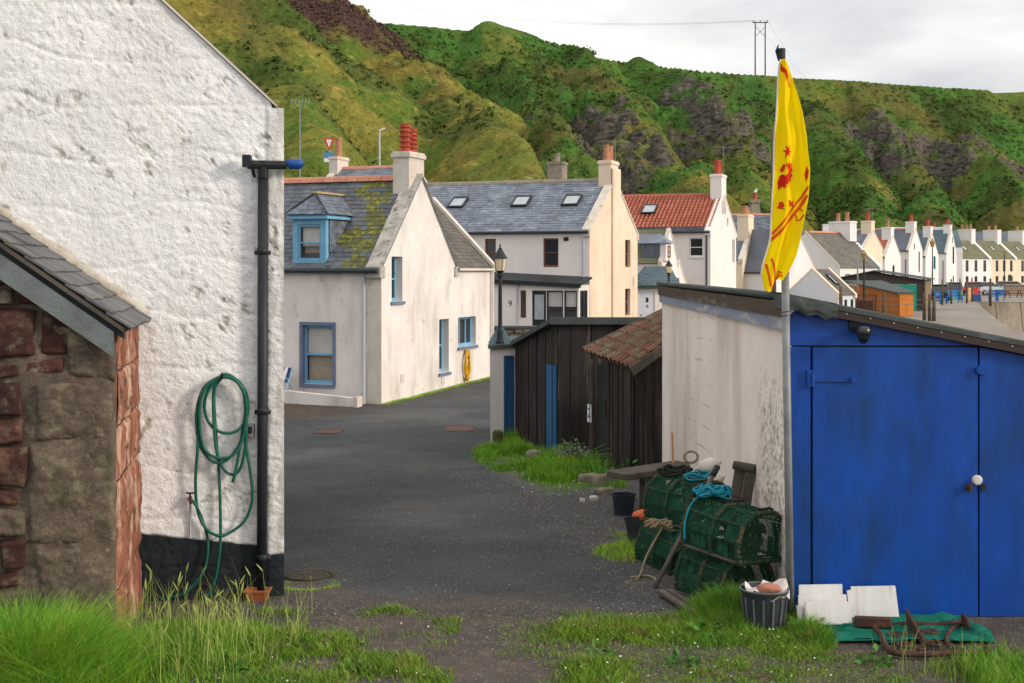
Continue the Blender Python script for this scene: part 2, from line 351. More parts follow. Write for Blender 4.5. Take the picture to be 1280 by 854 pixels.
# hill: plateau with a bluff face and spurs running down to the village
TOP = 60.0
def hp(px, py, z): return ((px-640)/FOC*(z*FOC/(335-py)), z*FOC/(335-py), z+EYE)
EDGE = [(-260, 60), (-150, 120), (-80, 190), (-52, 250), (-36, 290), (-6, 305), (12, 334), (50, 362), (85, 379), (126, 395), (163, 408), (260, 430), (420, 440), (700, 450)]
SPURS = [   # crest points, side slope, crest roundness
    ([hp(400,-40,55), hp(430,0,50), hp(480,40,40), hp(560,100,26), hp(640,165,14), hp(692,220,7), (2, 84, -2)], .95),
    ([hp(200,-150,58), hp(262,-50,48), hp(305,0,40), hp(345,48,29), hp(378,115,18), hp(390,175,10), (-18, 84, -2)], 1.0),
    ([hp(20,-160,56), hp(110,-60,36), hp(190,60,20), hp(260,160,9), (-24, 60, -1)], .8),
    ([hp(620,22,60), hp(700,44,57.5), hp(740,64,51), hp(782,112,38), hp(818,160,26), hp(850,200,16), hp(885,245,8), (22, 118, -2)], .95),
    ([hp(620,40,57), hp(655,95,40), hp(690,140,28), hp(725,190,15), (8, 125, -2)], 1.2),
    ([hp(800,64,59), hp(850,84,53), hp(885,102,45), hp(925,150,32), hp(948,200,20), hp(960,250,10), (36, 165, -2)], 1.05),
    ([hp(870,100,52), hp(888,140,40), hp(895,190,24), hp(915,235,13), (30, 172, -2)], 1.3),
    ([hp(985,96,58), hp(1020,130,45), hp(1048,180,31), hp(1080,225,19), hp(1105,262,10), (68, 225, -2)], 1.0),
    ([hp(1070,98,57), hp(1100,130,47), hp(1120,180,33), hp(1150,225,21), hp(1175,262,11), (98, 250, -2)], 1.25),
    ([hp(1190,105,57), hp(1215,150,43), hp(1255,205,27), hp(1290,255,15), (130, 262, -2)], .9),
    ([(190, 400, 55), (205, 350, 35), (205, 300, 14), (190, 265, -2)], .9),
]
def seg_dist(X, Y, a, b):
    ax, ay = a[0], a[1]; bx, by = b[0]-ax, b[1]-ay; L2 = bx*bx+by*by
    t = np.clip(((X-ax)*bx+(Y-ay)*by)/L2, 0, 1)
    dx = X-(ax+bx*t); dy = Y-(ay+by*t); return np.hypot(dx, dy), t, bx*(Y-ay)-by*(X-ax)
CRAGS = [(hp(760,150,27), 15), (hp(725,120,34), 10), (hp(880,150,36), 16), (hp(905,200,24), 16), (hp(935,120,44), 10), (hp(1085,130,45), 15), (hp(1125,165,36), 15), (hp(1180,135,44), 12), (hp(1195,175,36), 14), (hp(1270,150,40), 14), (hp(840,120,42), 9), (hp(800,195,18), 10)]
def hill_height(X, Y):
    fs = np.clip((Y-60)/120, .3, 1)
    wx = X+3.2*fs*fbm(X*.03, Y*.03, 3, 11); wy = Y+3.2*fs*fbm(X*.03, Y*.03, 3, 31)
    best = np.full(X.shape, 1e9); side = np.zeros(X.shape)
    for a, b in zip(EDGE[:-1], EDGE[1:]):
        d, t, s = seg_dist(X, Y, a, b); k = d < best
        best = np.where(k, d, best); side = np.where(k, s, side)
    inside = side > 0
    d = np.where(inside, 0, best)
    z = TOP*np.clip(1-d/118, 0, 1)**1.8
    zs = z; win = np.full(X.shape, -1)
    for k, (sp, st) in enumerate(SPURS):
        bz = np.full(X.shape, -50.0)
        for a, b in zip(sp[:-1], sp[1:]):
            dd, t, sd = seg_dist(wx, wy, a, b); zc = a[2]*(1-t)+b[2]*t
            # the side turned to the village falls gently, the far side drops away
            g = np.where(sd > 0, (4.0, 1.6, 1.2, 1.5, 1.5, 1.3)[min(k, 5)], .85)*st; r = 3.0
            bz = np.maximum(bz, zc-g*(np.sqrt(dd*dd+r*r)-r)+.0016*np.minimum(dd, 60)**2)
        h = np.clip(.5+.5*(bz-zs)/1.5, 0, 1); win = np.where(h > .5, k, win); zs = zs*(1-h)+bz*h
    z = zs
    face = np.clip(best/14, 0, 1)*np.clip(z/8, 0, 1)
    face = np.where(inside, np.clip(1-best/40, 0, 1)*.1, face)
    r = 1-np.abs(fbm(wx*.035+3, wy*.035, 3, 41)); r2 = 1-np.abs(fbm(wx*.09+8, wy*.09, 3, 43))
    z = z+face*fs*((r-.85)*5+(r2-.8)*4.2+1.7*fbm(X*.12, Y*.12, 4, 51)+.6*fbm(X*.42, Y*.42, 4, 61, .6))
    cm = np.zeros(X.shape)
    for (cx, cy, cz), cr in CRAGS: cm = np.maximum(cm, np.exp(-(((X-cx)/cr)**2+((Y-cy)/(cr*1.5))**2)*1.2))
    cm = np.clip((cm+.55*fbm(X*.09, Y*.09, 4, 71)-.4)*3.2, 0, 1)*np.clip((z-6)/8, 0, 1)*np.clip((TOP-5-z)/8, 0, 1)*np.where(inside, 0, 1)
    w = fbm(X*.06, Y*.06, 3, 81)*1.1; stp = 7.0; ph = z/stp+w; fr = ph-np.floor(ph); tz = (np.floor(ph)+np.clip((fr-.3)/.4, 0, 1)-w)*stp
    z = z+cm*.78*(tz-z)+cm*2.4*(np.abs(fbm(X*.16, Y*.16, 4, 101, .6))*2-.4)+cm*1.0*fbm(X*.4, Y*.4, 4, 111, .6)
    z = z+np.where(inside, .8*fbm(X*.02, Y*.02, 3, 91)-best*.004, 0)
    md = np.hypot(X+10.1, (Y-66)*.7); z = np.maximum(z, 7.6*np.exp(-(md/3.6)**2)+.4*fbm(X*.5, Y*.5, 3, 5)*np.exp(-(md/5)**2)-.8)
    qm = np.clip((X-.24*Y-2)/4, 0, 1)*np.clip((205-Y)/8, 0, 1); z = z*(1-qm)-1.5*qm
    return z, cm, win, inside
def build_hill():
    th = np.radians(np.concatenate([np.linspace(-60, -24, 50), np.linspace(-23.9, 27, 900), np.linspace(27.3, 60, 60)])); D = np.concatenate([np.geomspace(46, 430, 620), np.linspace(440, 1100, 30)])
    T, DD = np.meshgrid(th, D, indexing='ij'); X = DD*np.sin(T); Y = DD*np.cos(T)
    Z, cm, win, ins = hill_height(X, Y)
    Z = np.where((X > .24*Y+2) & (Y < 205), -6, Z-1.25)
    def grad(A, B):
        s1 = np.zeros_like(Z); s1[:, 1:-1] = (Z[:, 2:]-Z[:, :-2])/np.hypot(X[:, 2:]-X[:, :-2], Y[:, 2:]-Y[:, :-2])
        s2 = np.zeros_like(Z); s2[1:-1] = (Z[2:]-Z[:-2])/np.hypot(X[2:]-X[:-2], Y[2:]-Y[:-2]); return np.hypot(s1, s2)
    slope = grad(X, Y)
    rock = np.clip((slope+.7*fbm(X*.25, Y*.25, 4, 15)-.75)*2.5, 0, 1)*np.clip(cm*2.6-.2, 0, 1)
    bare = np.clip((fbm(X*.07, Y*.07, 5, 25)-.12)*5, 0, 1)*np.clip((slope-.3)*2, 0, 1)*.7
    dark = np.clip((fbm(X*.07+40, Y*.07, 6, 35, .62)-.06)*6, 0, 1)*.85
    heath = np.clip((1-np.hypot((X+31)/15, (Y-238)/30)+.5*fbm(X*.15, Y*.15, 3, 45))*2.5, 0, 1)
    near = np.isin(win, (0, 1, 2)); mid = np.isin(win, (3, 5))
    nz_ = fbm(X*.05, Y*.05, 4, 65)
    lush = np.where(near, np.clip(nz_*2.2-.25, 0, 1), np.where(mid, np.clip(.25+nz_*2.5+(Z-30)/25, 0, 1), np.clip(.85+nz_, 0, 1)))
    lush = np.where((win < 0) & (Y < 190) & (X < 0), .4, lush)
    dark = dark*np.where(near, .75, np.where(mid, .8, 1))
    v = np.stack([X, Y, Z], -1).reshape(-1, 3)
    hm = mat('grassy_bluff', '8a803c', '686230', .12, .95, .9, 1.3, c3='546b2b', s3=.07, t3=(.4, .62), c4='968a48', s4=.5, t4=(.55, .7), bdist=.5, bump2=.5, bs2=.3, mott=(1.3, .42),
             cattr=[('lush', ('4a6f30', '385526', .15)), ('dark', ('3c4a26', '465228', .6)), ('bare', ('6e6238', '554e30', .4)), ('heath', ('5c4440', '4a3c38', .8)), ('rock', ('6e675f', '332f2c', .5, (1, 1, 3)))], spec=.05)
    npmesh('hill', v, grid_faces(len(th), len(D), True), hm, kind='structure', smooth=True, attrs={'lush': lush, 'dark': dark, 'bare': bare, 'rock': rock, 'heath': heath})
    return X, Y, Z, rock, dark, heath, lush, ins
HX, HY, HZ, HROCK, HDARK, HHEATH, HLUSH, HINS = build_hill()
def scrub(name, label, idx, size, m, seed, leaves=9, flat=.55):
    """low bushes: bursts of small leaf faces"""
    rg = np.random.default_rng(seed); n = len(idx); c = np.stack([HX.ravel()[idx], HY.ravel()[idx], HZ.ravel()[idx]], 1)
    c[:, :2] += rg.normal(0, .3, (n, 2)); s = size*rg.uniform(.5, 1.4, n)*np.clip(c[:, 1]/200, .35, 1.3)
    k = leaves; d = rg.normal(size=(n, k, 3)); d[..., 2] = np.abs(d[..., 2])*flat; d /= np.linalg.norm(d, axis=2, keepdims=True)
    p = c[:, None]+d*s[:, None, None]*rg.uniform(.5, 1, (n, k, 1)); p[..., 2] -= .1
    t1 = rg.normal(size=(n, k, 3)); t1 -= d*(t1*d).sum(2, keepdims=True)*.8; t1 /= np.linalg.norm(t1, axis=2, keepdims=True); t2 = np.cross(d, t1)
    ls = s[:, None, None]*rg.uniform(.3, .6, (n, k, 1)); v = np.stack([p-t1*ls, p+t2*ls*.7, p+t1*ls, p-t2*ls*.7], 2).reshape(-1, 3)
    f = np.arange(len(v)).reshape(-1, 4); o = npmesh(name, v, f, m, kind='stuff'); o['label'] = label; return o
def hill_scrub():
    rg = np.random.default_rng(3); Zf = HZ.ravel(); az = np.degrees(np.arctan2(HX, HY)).ravel(); ok = (Zf > .5) & (np.abs(az) < 26) & (HY.ravel() < 420) & ~HINS.ravel() & (Zf < TOP-2)
    def pick(w, n):
        D2 = (HX**2+HY**2).ravel(); w = w.ravel()*ok*np.sqrt(D2); w = w/w.sum(); return rg.choice(len(w), n, replace=False, p=w)
    scrub('gorse_scrub', 'dark green scrub and brambles on the bluff', pick(np.clip(HDARK*(1-HROCK), 0, 1)**1.5, 5500), .55, mat('dark_scrub', '36461f', '4c5828', .5, .9, mott=(2, .35), spec=.1), 1)
    scrub('grass_tussocks', 'rough olive grass tussocks over the bluff', pick(np.clip(1-HROCK-HDARK, 0, 1)*(1-HLUSH*.6)*(1-HHEATH), 16000), .3, mat('tussock_grass', '7f7639', '67622c', .3, .95, mott=(1.5, .35), spec=.05), 2, 7, .8)
    scrub('bracken', 'fresh green bracken on the far bluff', pick(np.clip(HLUSH-HROCK-HDARK*.5, 0, 1), 9000), .5, mat('bracken_green', '4b7030', '3a5826', .3, .95, mott=(1.5, .35), spec=.05), 3, 7, .8)
    scrub('heather', 'brown purple heather on the upper spur', pick(HHEATH**2, 4500), .35, mat('heather_brown', '66504a', '4c3e36', .6, .95, mott=(2, .3), spec=.05), 4)
hill_scrub()
# ---------------------------------------------------------------- building kit
UNIT = {}
def unit(m, b=.0):
    k = (m.name, b)
    if k not in UNIT: UNIT[k] = piece_mesh('unit_piece', MB().box(-.5, .5, -.5, .5, -.5, .5), m, b)
    return UNIT[k]
def mbox(T, x0, x1, y0, y1, z0, z1):
    return T @ Matrix.Translation(((x0+x1)/2, (y0+y1)/2, (z0+z1)/2)) @ Matrix.Diagonal((x1-x0, y1-y0, z1-z0, 1))
def slate_rows(O, U, S, w, h, nu, ns, th=.012, mask=None, jit=.15, seed=0, lift=.5):
    """matrices for slates on the plane with origin O, U along the eave (length nu), S up the slope (length ns)"""
    rr = random.Random(seed); O = Vector(O); U = Vector(U).normalized(); S = Vector(S).normalized(); N = U.cross(S)
    if N.z < 0: N = -N
    out = []; row = 0; v = 0
    while v < ns-h*.3:
        u = -w*(.5 if row % 2 else 0)
        while u < nu:
            ww = w*(1+rr.uniform(-jit, jit)); a = max(u, 0); b = min(u+ww, nu)
            hh = min(h*1.25, ns-v)
            if b-a > w*.2 and (mask is None or mask((a+b)/2, v+hh/2)):
                c = O+U*((a+b)/2)+S*(v+hh/2+rr.uniform(-.06, .06)*h)+N*(th*.9+rr.uniform(-.1, .25)*th)
                ty = -th*lift/h*1.6; Nn = (N-S*ty).normalized(); Sn = Nn.cross(U).normalized()
                if Sn.dot(S) < 0: Sn = -Sn
                ro = rr.uniform(-.02, .02)
                M3 = Matrix((U, Sn, U.cross(Sn))).transposed().to_4x4()
                out.append((Matrix.Translation(c) @ M3 @ Matrix.Rotation(ro, 4, 'Z') @ Matrix.Diagonal((b-a-.004-w*.015, hh, th, 1)), rr.randrange(99)))
            u += ww
        v += h; row += 1
    return out
def join_pieces(name, me_unit, mats4, parent, m, kind='stuff'):
    mb = MB()
    vs = [v.co.copy() for v in me_unit.vertices]; fs = [tuple(p.vertices) for p in me_unit.polygons]
    for M4, k in mats4: mb.add([M4 @ v for v in vs], fs)
    return mb.build(name, m, parent, kind=kind)
def window(T, parent, face, r, fm, style='sash', depth=.12, fw=.06, trim=None, sill=None, blind=None, gm=None, sillout=.05, label=None, curtain=False):
    O, U, N = (Vector(q) for q in face); V = Vector((0, 0, 1)); u0, v0, u1, v1 = r
    def bx(mb, a, b, c, d, n0, n1):
        pts = [O+U*uu+V*vv+N*nn for nn in (n0, n1) for uu, vv in ((a, c), (b, c), (b, d), (a, d))]
        mb.add(pts, [(0,3,2,1),(4,5,6,7),(0,1,5,4),(1,2,6,5),(2,3,7,6),(3,0,4,7)])
    mb = MB(T); dd = -depth+.03
    g = .003
    bx(mb, u0+g, u1-g, v0+g, v0+fw*1.3, dd-.05, dd); bx(mb, u0+g, u1-g, v1-fw, v1-g, dd-.05, dd)
    bx(mb, u0+g, u0+fw, v0+fw*1.3, v1-fw, dd-.05, dd); bx(mb, u1-fw, u1-g, v0+fw*1.3, v1-fw, dd-.05, dd)
    vm = (v0+v1)/2
    if style == 'sash': bx(mb, u0+fw, u1-fw, vm-fw*.35, vm+fw*.35, dd-.045, dd-.005)
    elif style == 'three':
        for k in (1, 2): c = u0+(u1-u0)*k/3; bx(mb, c-fw*.4, c+fw*.4, v0+fw*1.3, v1-fw, dd-.045, dd-.005)
    elif style == 'two': bx(mb, (u0+u1)/2-fw*.4, (u0+u1)/2+fw*.4, v0+fw*1.3, v1-fw, dd-.045, dd-.005)
    w = mb.build('window', fm, parent, label=label)
    p = MB(T); bx(p, u0+fw*.9, u1-fw*.9, v0+fw, v1-fw*.9, dd-.035, dd-.03); p.build('pane', gm or M['glass'], w)
    if blind:
        b = MB(T); bx(b, u0+fw, u1-fw, v1-(v1-v0)*blind, v1-fw, dd-.075, dd-.07); b.build('blind', M['blind'], w)
    if curtain:
        b = MB(T); bx(b, u0+fw, u1-fw, v0+fw, v1-(v1-v0)*.5, dd-.115, dd-.11); b.build('curtain', M['curtain'], w)
    if trim:
        t = MB(T); tw = .075
        bx(t, u0-tw, u0-.001, v0-.02, v1+tw, .002, .022); bx(t, u1+.001, u1+tw, v0-.02, v1+tw, .002, .022); bx(t, u0, u1, v1+.001, v1+tw, .002, .0215)
        bx(t, u0+.0005, u0+.006, v0, v1, -depth, .001); bx(t, u1-.006, u1-.0005, v0, v1, -depth, .001)
        t.build('surround', trim, w)
    if sill:
        t = MB(T); bx(t, u0-.06, u1+.06, v0-.07, v0-.001, -depth*.7, sillout); t.build('sill', sill, w)
    return w
FACES = lambda L, W: {'F': ((0,0,0), (1,0,0), (0,-1,0)), 'G': ((0,0,0), (0,1,0), (1,0,0)), 'H': ((-L,W,0), (0,-1,0), (-1,0,0)), 'B': ((-L,W,0), (1,0,0), (0,1,0))}
def chimney(T, parent, cx, cy, wx, wy, z0, z1, m, pots=2, pot_h=.5, pot_r=.11, potm=None, along='y', aerial=0, capm=None, louvre=False):
    mb = MB(T); mb.box(cx-wx/2, cx+wx/2, cy-wy/2, cy+wy/2, z0, z1-.14)
    mb.box(cx-wx/2-.04, cx+wx/2+.04, cy-wy/2-.04, cy+wy/2+.04, z1-.138, z1-.04); mb.box(cx-wx/2-.015, cx+wx/2+.015, cy-wy/2-.015, cy+wy/2+.015, z1-.038, z1)
    c = mb.build('chimney', m, parent)
    for k in range(pots):
        o = (k-(pots-1)/2)*(wy if along == 'y' else wx)/max(pots, 1)*.85
        px_, py_ = (cx, cy+o) if along == 'y' else (cx+o, cy)
        p = MB(); base = T @ Vector((px_, py_, z1))
        r = pot_r; h = pot_h*(1-.12*(k % 2))
        prof = [(r*1.1, 0), (r*1.1, .05), (r*.95, .07)]
        if louvre:
            for q in range(4):
                zz = .1+q*(h-.18)/4; prof += [(r*.95, zz), (r*1.25, zz+.02), (r*1.22, zz+.05), (r*.93, zz+.06)]
        prof += [(r*.85, h*.85), (r*1.05, h*.88), (r*1.05, h), (r*.75, h), (r*.7, h-.06)]
        p.lathe(base, prof, 12); p.build('chimney_pot', potm or M['pot_red'], c, smooth=False)
    if aerial:
        a = MB(T); b = Vector((cx+wx*.3, cy+wy*.4, z1-.3)); h = aerial
        a.tube([b, b+Vector((0, 0, h+.3))], .018, 5)
        top = b+Vector((0, 0, h+.2)); dr = Vector((.8, .6, 0))
        a.tube([top-dr*.6, top+dr*.6], .012, 4)
        for q in range(7):
            cc = top-dr*.6+dr*(1.2*q/6); pr = Vector((-.6, .8, 0))*(.28-.015*q); a.tube([cc-pr, cc+pr], .008, 3)
        a.build('tv_aerial', M['steel'], c)
    return c
def house(name, label, A, ang, L, W, eave, rise, wallm, roofm, wins=(), chims=(), skew=None, sk='RL', slates=None, group=None, cat='house', skw=.28,
          gut=True, skh=.1, pipe=None, doors=(), ridge=None, fm=None, wdepth=.12, single=False, smask=None, trim=None, ridge_pieces=0, ov=.06, gablem=None, wallname='wall'):
    T = Matrix.Translation(A) @ Matrix.Rotation(ang, 4, 'Z'); root = thing(name, label, cat, A, group); F = FACES(L, W)
    holes = {k: [] for k in 'FGHB'}
    for w in wins: holes[w[0]].append((w[1], w[2], w[1]+w[3], w[2]+w[4]))
    for d in doors: holes[d[0]].append((d[1], d[2], d[1]+d[3], d[2]+d[4]))
    mb = MB(T); base = -1.0
    mb.wall([(-L, base), (0, base), (0, eave), (-L, eave)], holes['F'], (1,0,0), (0,0,1), (0,0,0), wdepth+.1, (0,-1,0))
    gp = [(0, base), (W, base), (W, eave), (W/2, eave+rise), (0, eave)]
    if gablem:
        g_ = MB(T); g_.wall(gp, holes['G'], (0,1,0), (0,0,1), (0,0,0), wdepth+.1, (1,0,0)); g_.build('gable_wall', gablem, root)
    else: mb.wall(gp, holes['G'], (0,1,0), (0,0,1), (0,0,0), wdepth+.1, (1,0,0))
    mb.wall(gp, holes['H'], (0,-1,0), (0,0,1), (-L,W,0), wdepth+.1, (-1,0,0))
    mb.wall([(0, base), (L, base), (L, eave), (0, eave)], holes['B'], (1,0,0), (0,0,1), (-L,W,0), wdepth+.1, (0,1,0))
    mb.build(wallname, wallm, root)
    tn = rise/(W/2); sl = math.hypot(W/2, rise)
    rb = MB(T)
    for sgn in (0, 1):
        def q(y, z, x): return (x, y if not sgn else W-y, z)
        e = (-ov, eave-ov*tn); r_ = (W/2, eave+rise)
        x0, x1 = -L+.01, -.01
        rb.prism([q(e[0], e[1]-.02, x0), q(e[0], e[1]-.02, x1), q(r_[0], r_[1]-.02, x1), q(r_[0], r_[1]-.02, x0)], (0, 0, .035))
    roof = rb.build('roof', roofm, root)
    if slates:
        w, h, th = slates
        O = T @ Vector((-L+.02, -ov-.02, eave-(ov+.02)*tn+.012)); U = T.to_3x3() @ Vector((1,0,0)); S = T.to_3x3() @ Vector((0, W/2, rise))
        ms = slate_rows(O, U, S, w, h, L-.04, sl+ov, th, smask, seed=int(L*7+W*3))
        if single:
            Ti = T.inverted(); ms2 = []
            for m4, k_ in ms:
                q = Ti @ m4.translation; nz_ = float(fbm(q.x*1.6, q.y*3.2, 3, 5)); zone = math.exp(-((q.x+.62+.40*(q.y/W*2))/.42)**2)*.95+(.34 if q.y > W*.34 else 0)+.12
                ms2.append((m4, 1 if (zone+nz_*1.1 > .64 and rnd.random() < .8) else 0))
            pieces('slate', [unit(roofm), unit(M['slate_moss'])], ms2, roof, 300, 'slates')
        else: join_pieces('slates', unit(roofm), ms, roof, roofm)
    if skew:
        for s_, xx in (('R', (-skw, .03)), ('L', (-L-.03, -L+skw))):
            if s_ not in sk: continue
            for sgn in (0, 1):
                k = MB(T)
                def q(y, z, x): return (x, y if not sgn else W-y, z)
                e0 = -.08
                k.prism([q(e0, eave+e0*tn, xx[0]), q(e0, eave+e0*tn, xx[1]), q(W/2, eave+rise, xx[1]), q(W/2, eave+rise, xx[0])], (0, 0, skh+.03*sgn*0))
                k.box(xx[0]-.004, xx[1]+.004, *((-.12, .12) if not sgn else (W-.12, W+.12)), eave-.22, eave+.03)
                k.build('skew_coping', skew, root)
    if ridge:
        n = ridge_pieces or 1; x0, x1 = -L+skw, -skw
        rl = []
        for i in range(n):
            a = x0+(x1-x0)*i/n; b = x0+(x1-x0)*(i+1)/n-(.012 if n > 1 else 0)
            k = MB(T); pr = [(-.16, -.1), (-.09, .0), (0, .045), (.09, .0), (.16, -.1), (0, -.03)]
            k.prism([(a, W/2+y, eave+rise+z+.045) for y, z in pr], (b-a, 0, 0)); k.build('ridge_tile' if n > 1 else 'ridge', ridge, roof if n > 1 else root)
    if gut:
        k = MB(T); k.tube([(-L+.05, -ov-.1, eave-.06), (-.02, -ov-.1, eave-.06)], .06, 8); k.build('gutter', M['gutter'], root)
    if pipe:
        for (fx, fy, mm, zt) in pipe:
            k = MB(T); k.tube([(fx, fy, zt), (fx, fy, -.1)], .045, 8); k.build('downpipe', mm, root)
    for w in wins:
        d = dict(w[5]) if len(w) > 5 else {}
        d.setdefault('depth', wdepth); d.setdefault('fm', fm or M['white_frame']); d.setdefault('trim', trim)
        f = d.pop('fm'); window(T, root, F[w[0]], (w[1], w[2], w[1]+w[3], w[2]+w[4]), f, **d)
    for d in doors:
        O, U, N = (Vector(q) for q in F[d[0]]); k = MB(T)
        pts = [O+U*uu+Vector((0,0,1))*vv+N*nn for nn in (-.1, -.05) for uu, vv in ((d[1]+.004, d[2]), (d[1]+d[3]-.004, d[2]), (d[1]+d[3]-.004, d[2]+d[4]-.004), (d[1]+.004, d[2]+d[4]-.004))]
        k.add(pts, [(0,3,2,1),(4,5,6,7),(0,1,5,4),(1,2,6,5),(2,3,7,6),(3,0,4,7)]); k.build('door', d[5], root)
    for c in chims: chimney(T, root, **c)
    return root, T
# ---------------------------------------------------------------- big harled gable on the left
WC = Vector((-1.728, 9.7, 0)); ca, sa = math.cos(R(11)), math.sin(R(11))
Wd = Vector((-ca, -sa, 0)); Wb = Vector((-sa, ca, 0)); Wn = Vector((sa, -ca, 0))
def wallp(s, z, o=0.0): return WC+Wd*s+Vector((0, 0, z))+Wn*o
def on_wall(px, py, o=0.0):
    """point of the gable's plane seen at that spot of the picture"""
    k = (px-640)/FOC; s = (k*9.7-WC.x)/(Wd.x-k*Wd.y); Y = 9.7+Wd.y*s; return wallp(s, EYE-(py-335)/FOC*Y, o)
def left_house():
    root = thing('harled_house', 'rough whitewashed house gable with black painted base filling the left of the lane', 'house', WC)
    def top(s): return np.where(s < .09, 3.66, np.where(s < 3.45, 3.69+(s-.09)*.92, 3.69+3.36*.92-(s-3.45)*.92))
    ss = np.concatenate([np.arange(0, 2.9, .0125), np.arange(2.9, 6.9, .1)]); n = 430; t = np.linspace(0, 1, n)
    S, Tt = np.meshgrid(ss, t, indexing='ij'); Z = -.3+(top(S)+.3)*Tt
    zp = .47-.14*(1-S/.99)*np.clip(S/.02, 0, 1); zp = np.where(S < .14, .3, .33+.16*S)  # painted base
    rg = 1-np.abs(fbm(S*4.5+.4*fbm(S*2, Z*2, 2, 7), Z*9, 5, 3, .6))*2; am = .35+.65*np.clip(vn(S*1.6, Z*1.6, 55)*1.6-.3, 0, 1); rg = 1-np.abs(fbm(S*6+.6*fbm(S*2, Z*2, 2, 7), Z*7, 5, 3, .62))*2; d = .008*rg*am+.014*fbm(S*1.3, Z*1.6, 3, 13)+.0055*fbm(S*22, Z*24, 4, 23, .65)
    blk = np.minimum(np.abs((Z*2.6+.3*fbm(S*1.5, Z, 2, 8)) % 1-.5), 1); d = d-.006*np.clip(1-blk*14, 0, 1)
    chip = np.clip((fbm(S*7+5, Z*7, 5, 33, .65)-.38)*9, 0, 1); crk = np.clip(1-np.abs(fbm(S*2.2+9, Z*2.2, 4, 88))/.008, 0, 1)*np.clip(fbm(S*.9, Z*.9, 2, 89)*4+.2, 0, 1); d_ = 0; d = d-.010*chip-.006*crk
    edge = np.clip(S/.03, 0, 1); d = d*edge; d = d+.014*np.clip((.13-S)/.01, 0, 1)
    Pp = np.array(WC)+np.array(Wd)*S[..., None]+np.array([0, 0, 1])*Z[..., None]+np.array(Wn)*d[..., None]
    paint = np.clip((zp+.012*fbm(S*9, Z*9, 3, 4)-Z)/.012, 0, 1)
    dirt = np.clip((fbm(S*2.2, Z*1.4, 5, 43)+.2*(1-np.clip(Z, 0, 1))-.1)*1.4, 0, 1)*.3*np.clip(vn(S*40, Z*40, 2)*1.6, 0, 1)
    edgem = np.clip((.14-S)/.02, 0, 1)*.6*vn(S*30, Z*6, 3)
    crack_tone = np.clip(crk*.7+chip*.8*np.clip(fbm(S*20, Z*20, 3, 2)*3+.3, 0, 1)+edgem, 0, 1)  # darker in cracks, chips and along the corner edge
    wm = mat('rough_whitewashed_harling', 'f0f1f2', 'e2e3e5', 2.4, .95, .5, 60, c4='bcb7ac', s4=26, t4=(.56, .8), bdist=.015, bump2=.3, bs2=14,
             cattr=[('dirt', ('b5aea4', 'c8c2ba', 9)), ('crack_tone', ('8b8678', 'a8a294', 12)), ('paint', ('1b2126', '272e33', 8))])
    npmesh('wall', Pp.reshape(-1, 3), grid_faces(len(ss), n), wm, root, smooth=True, attrs={'paint': paint, 'dirt': dirt, 'crack_tone': crack_tone})
    b = MB()       # other walls
    H = 3.66
    for s0 in (0, 6.88):
        a = wallp(s0, -.3); c = a+Wb*8; b.add([a, c, c+Vector((0, 0, H+.3)), a+Vector((0, 0, H+.3))], [(0, 1, 2, 3)])
    a = wallp(0, -.3)+Wb*8; c = wallp(6.88, -.3)+Wb*8; m_ = wallp(3.45, 6.78)+Wb*8
    b.add([a, c, c+Vector((0,0,H+.3)), m_, a+Vector((0,0,H+.3))], [(0, 1, 2, 3, 4)])
    b.build('rear_wall', M['harl_grey'], root)
    rf = MB()
    for s0 in (.0, 6.9):
        p0 = wallp(s0, 3.62); p1 = wallp(3.45, 6.77)
        rf.prism([p0+Wb*.25, p1+Wb*.25, p1+Wb*8, p0+Wb*8], (0, 0, .06))
    rf.build('roof', M['slate_near'], root)
    ck = MB(); # verge coping
    ck.prism([wallp(.05, 3.66, .02), wallp(3.45, 6.79, .02), wallp(3.45, 6.815, .02), wallp(.05, 3.68, .02)], Wb*.3)
    ck.build('verge_coping', M['skew_clean'], root)
    g = MB(); gp = [on_wall(306, 207, .09), on_wall(352, 208, .09), on_wall(358, 208, .09)+Vector((.0, 0, 0))]
    z = gp[0].z
    a = wallp(.27, z, .09); b_ = wallp(-.02, z, .09)
    g.tube([a, b_], .034, 10); g.box(a.x-.03, a.x+.03, a.y-.05, a.y+.02, z-.02, z+.07)
    g.tube([a+Vector((.03, .03, -.02)), a+Vector((.03, .12, -.1))], .012, 6)
    g.tube([wallp(.155, z+.03, .09), wallp(.155, z-.09, .07)], [.035, .042], 12)
    gg = g.build('gutter', M['dark'], root, smooth=False)
    e = MB(); e.tube([wallp(-.02, z, .09), wallp(-.03, z+.005, .09), wallp(-.12, z+.012, .09), wallp(-.15, z+.015, .09)], [.035, .042, .04, .012], 10)
    e.build('gutter_outlet', mat('cobalt_plastic', '1c4f9c', '17407f', 9, .35), root, smooth=True)
    d = MB(); d.tube([wallp(.155, z-.05, .06), wallp(.16, 1.2, .055), wallp(.165, .0, .05)], .039, 14)
    for zz in (2.55, 1.35, .25): d.tube([wallp(.158, zz, .056), wallp(.158, zz+.05, .056)], .043, 14); d.box(*[q for c_ in zip((wallp(.158, zz, .03)-Vector((.06, .012, 0))), (wallp(.158, zz+.03, .03)+Vector((.06, .012, .0)))) for q in c_])
    d.build('downpipe', M['dark'], root, smooth=True)
    k = MB(); c = on_wall(313, 538, .03); k.box(c.x-.028, c.x+.028, c.y-.03, c.y+.05, c.z-.05, c.z+.05)
    ks = k.build('key_safe', M['steel'], root, bev=.005)
    k = MB(); k.box(c.x-.02, c.x+.02, c.y-.036, c.y-.028, c.z-.015, c.z+.035); k.build('cover', M['dark'], ks)
left_house()
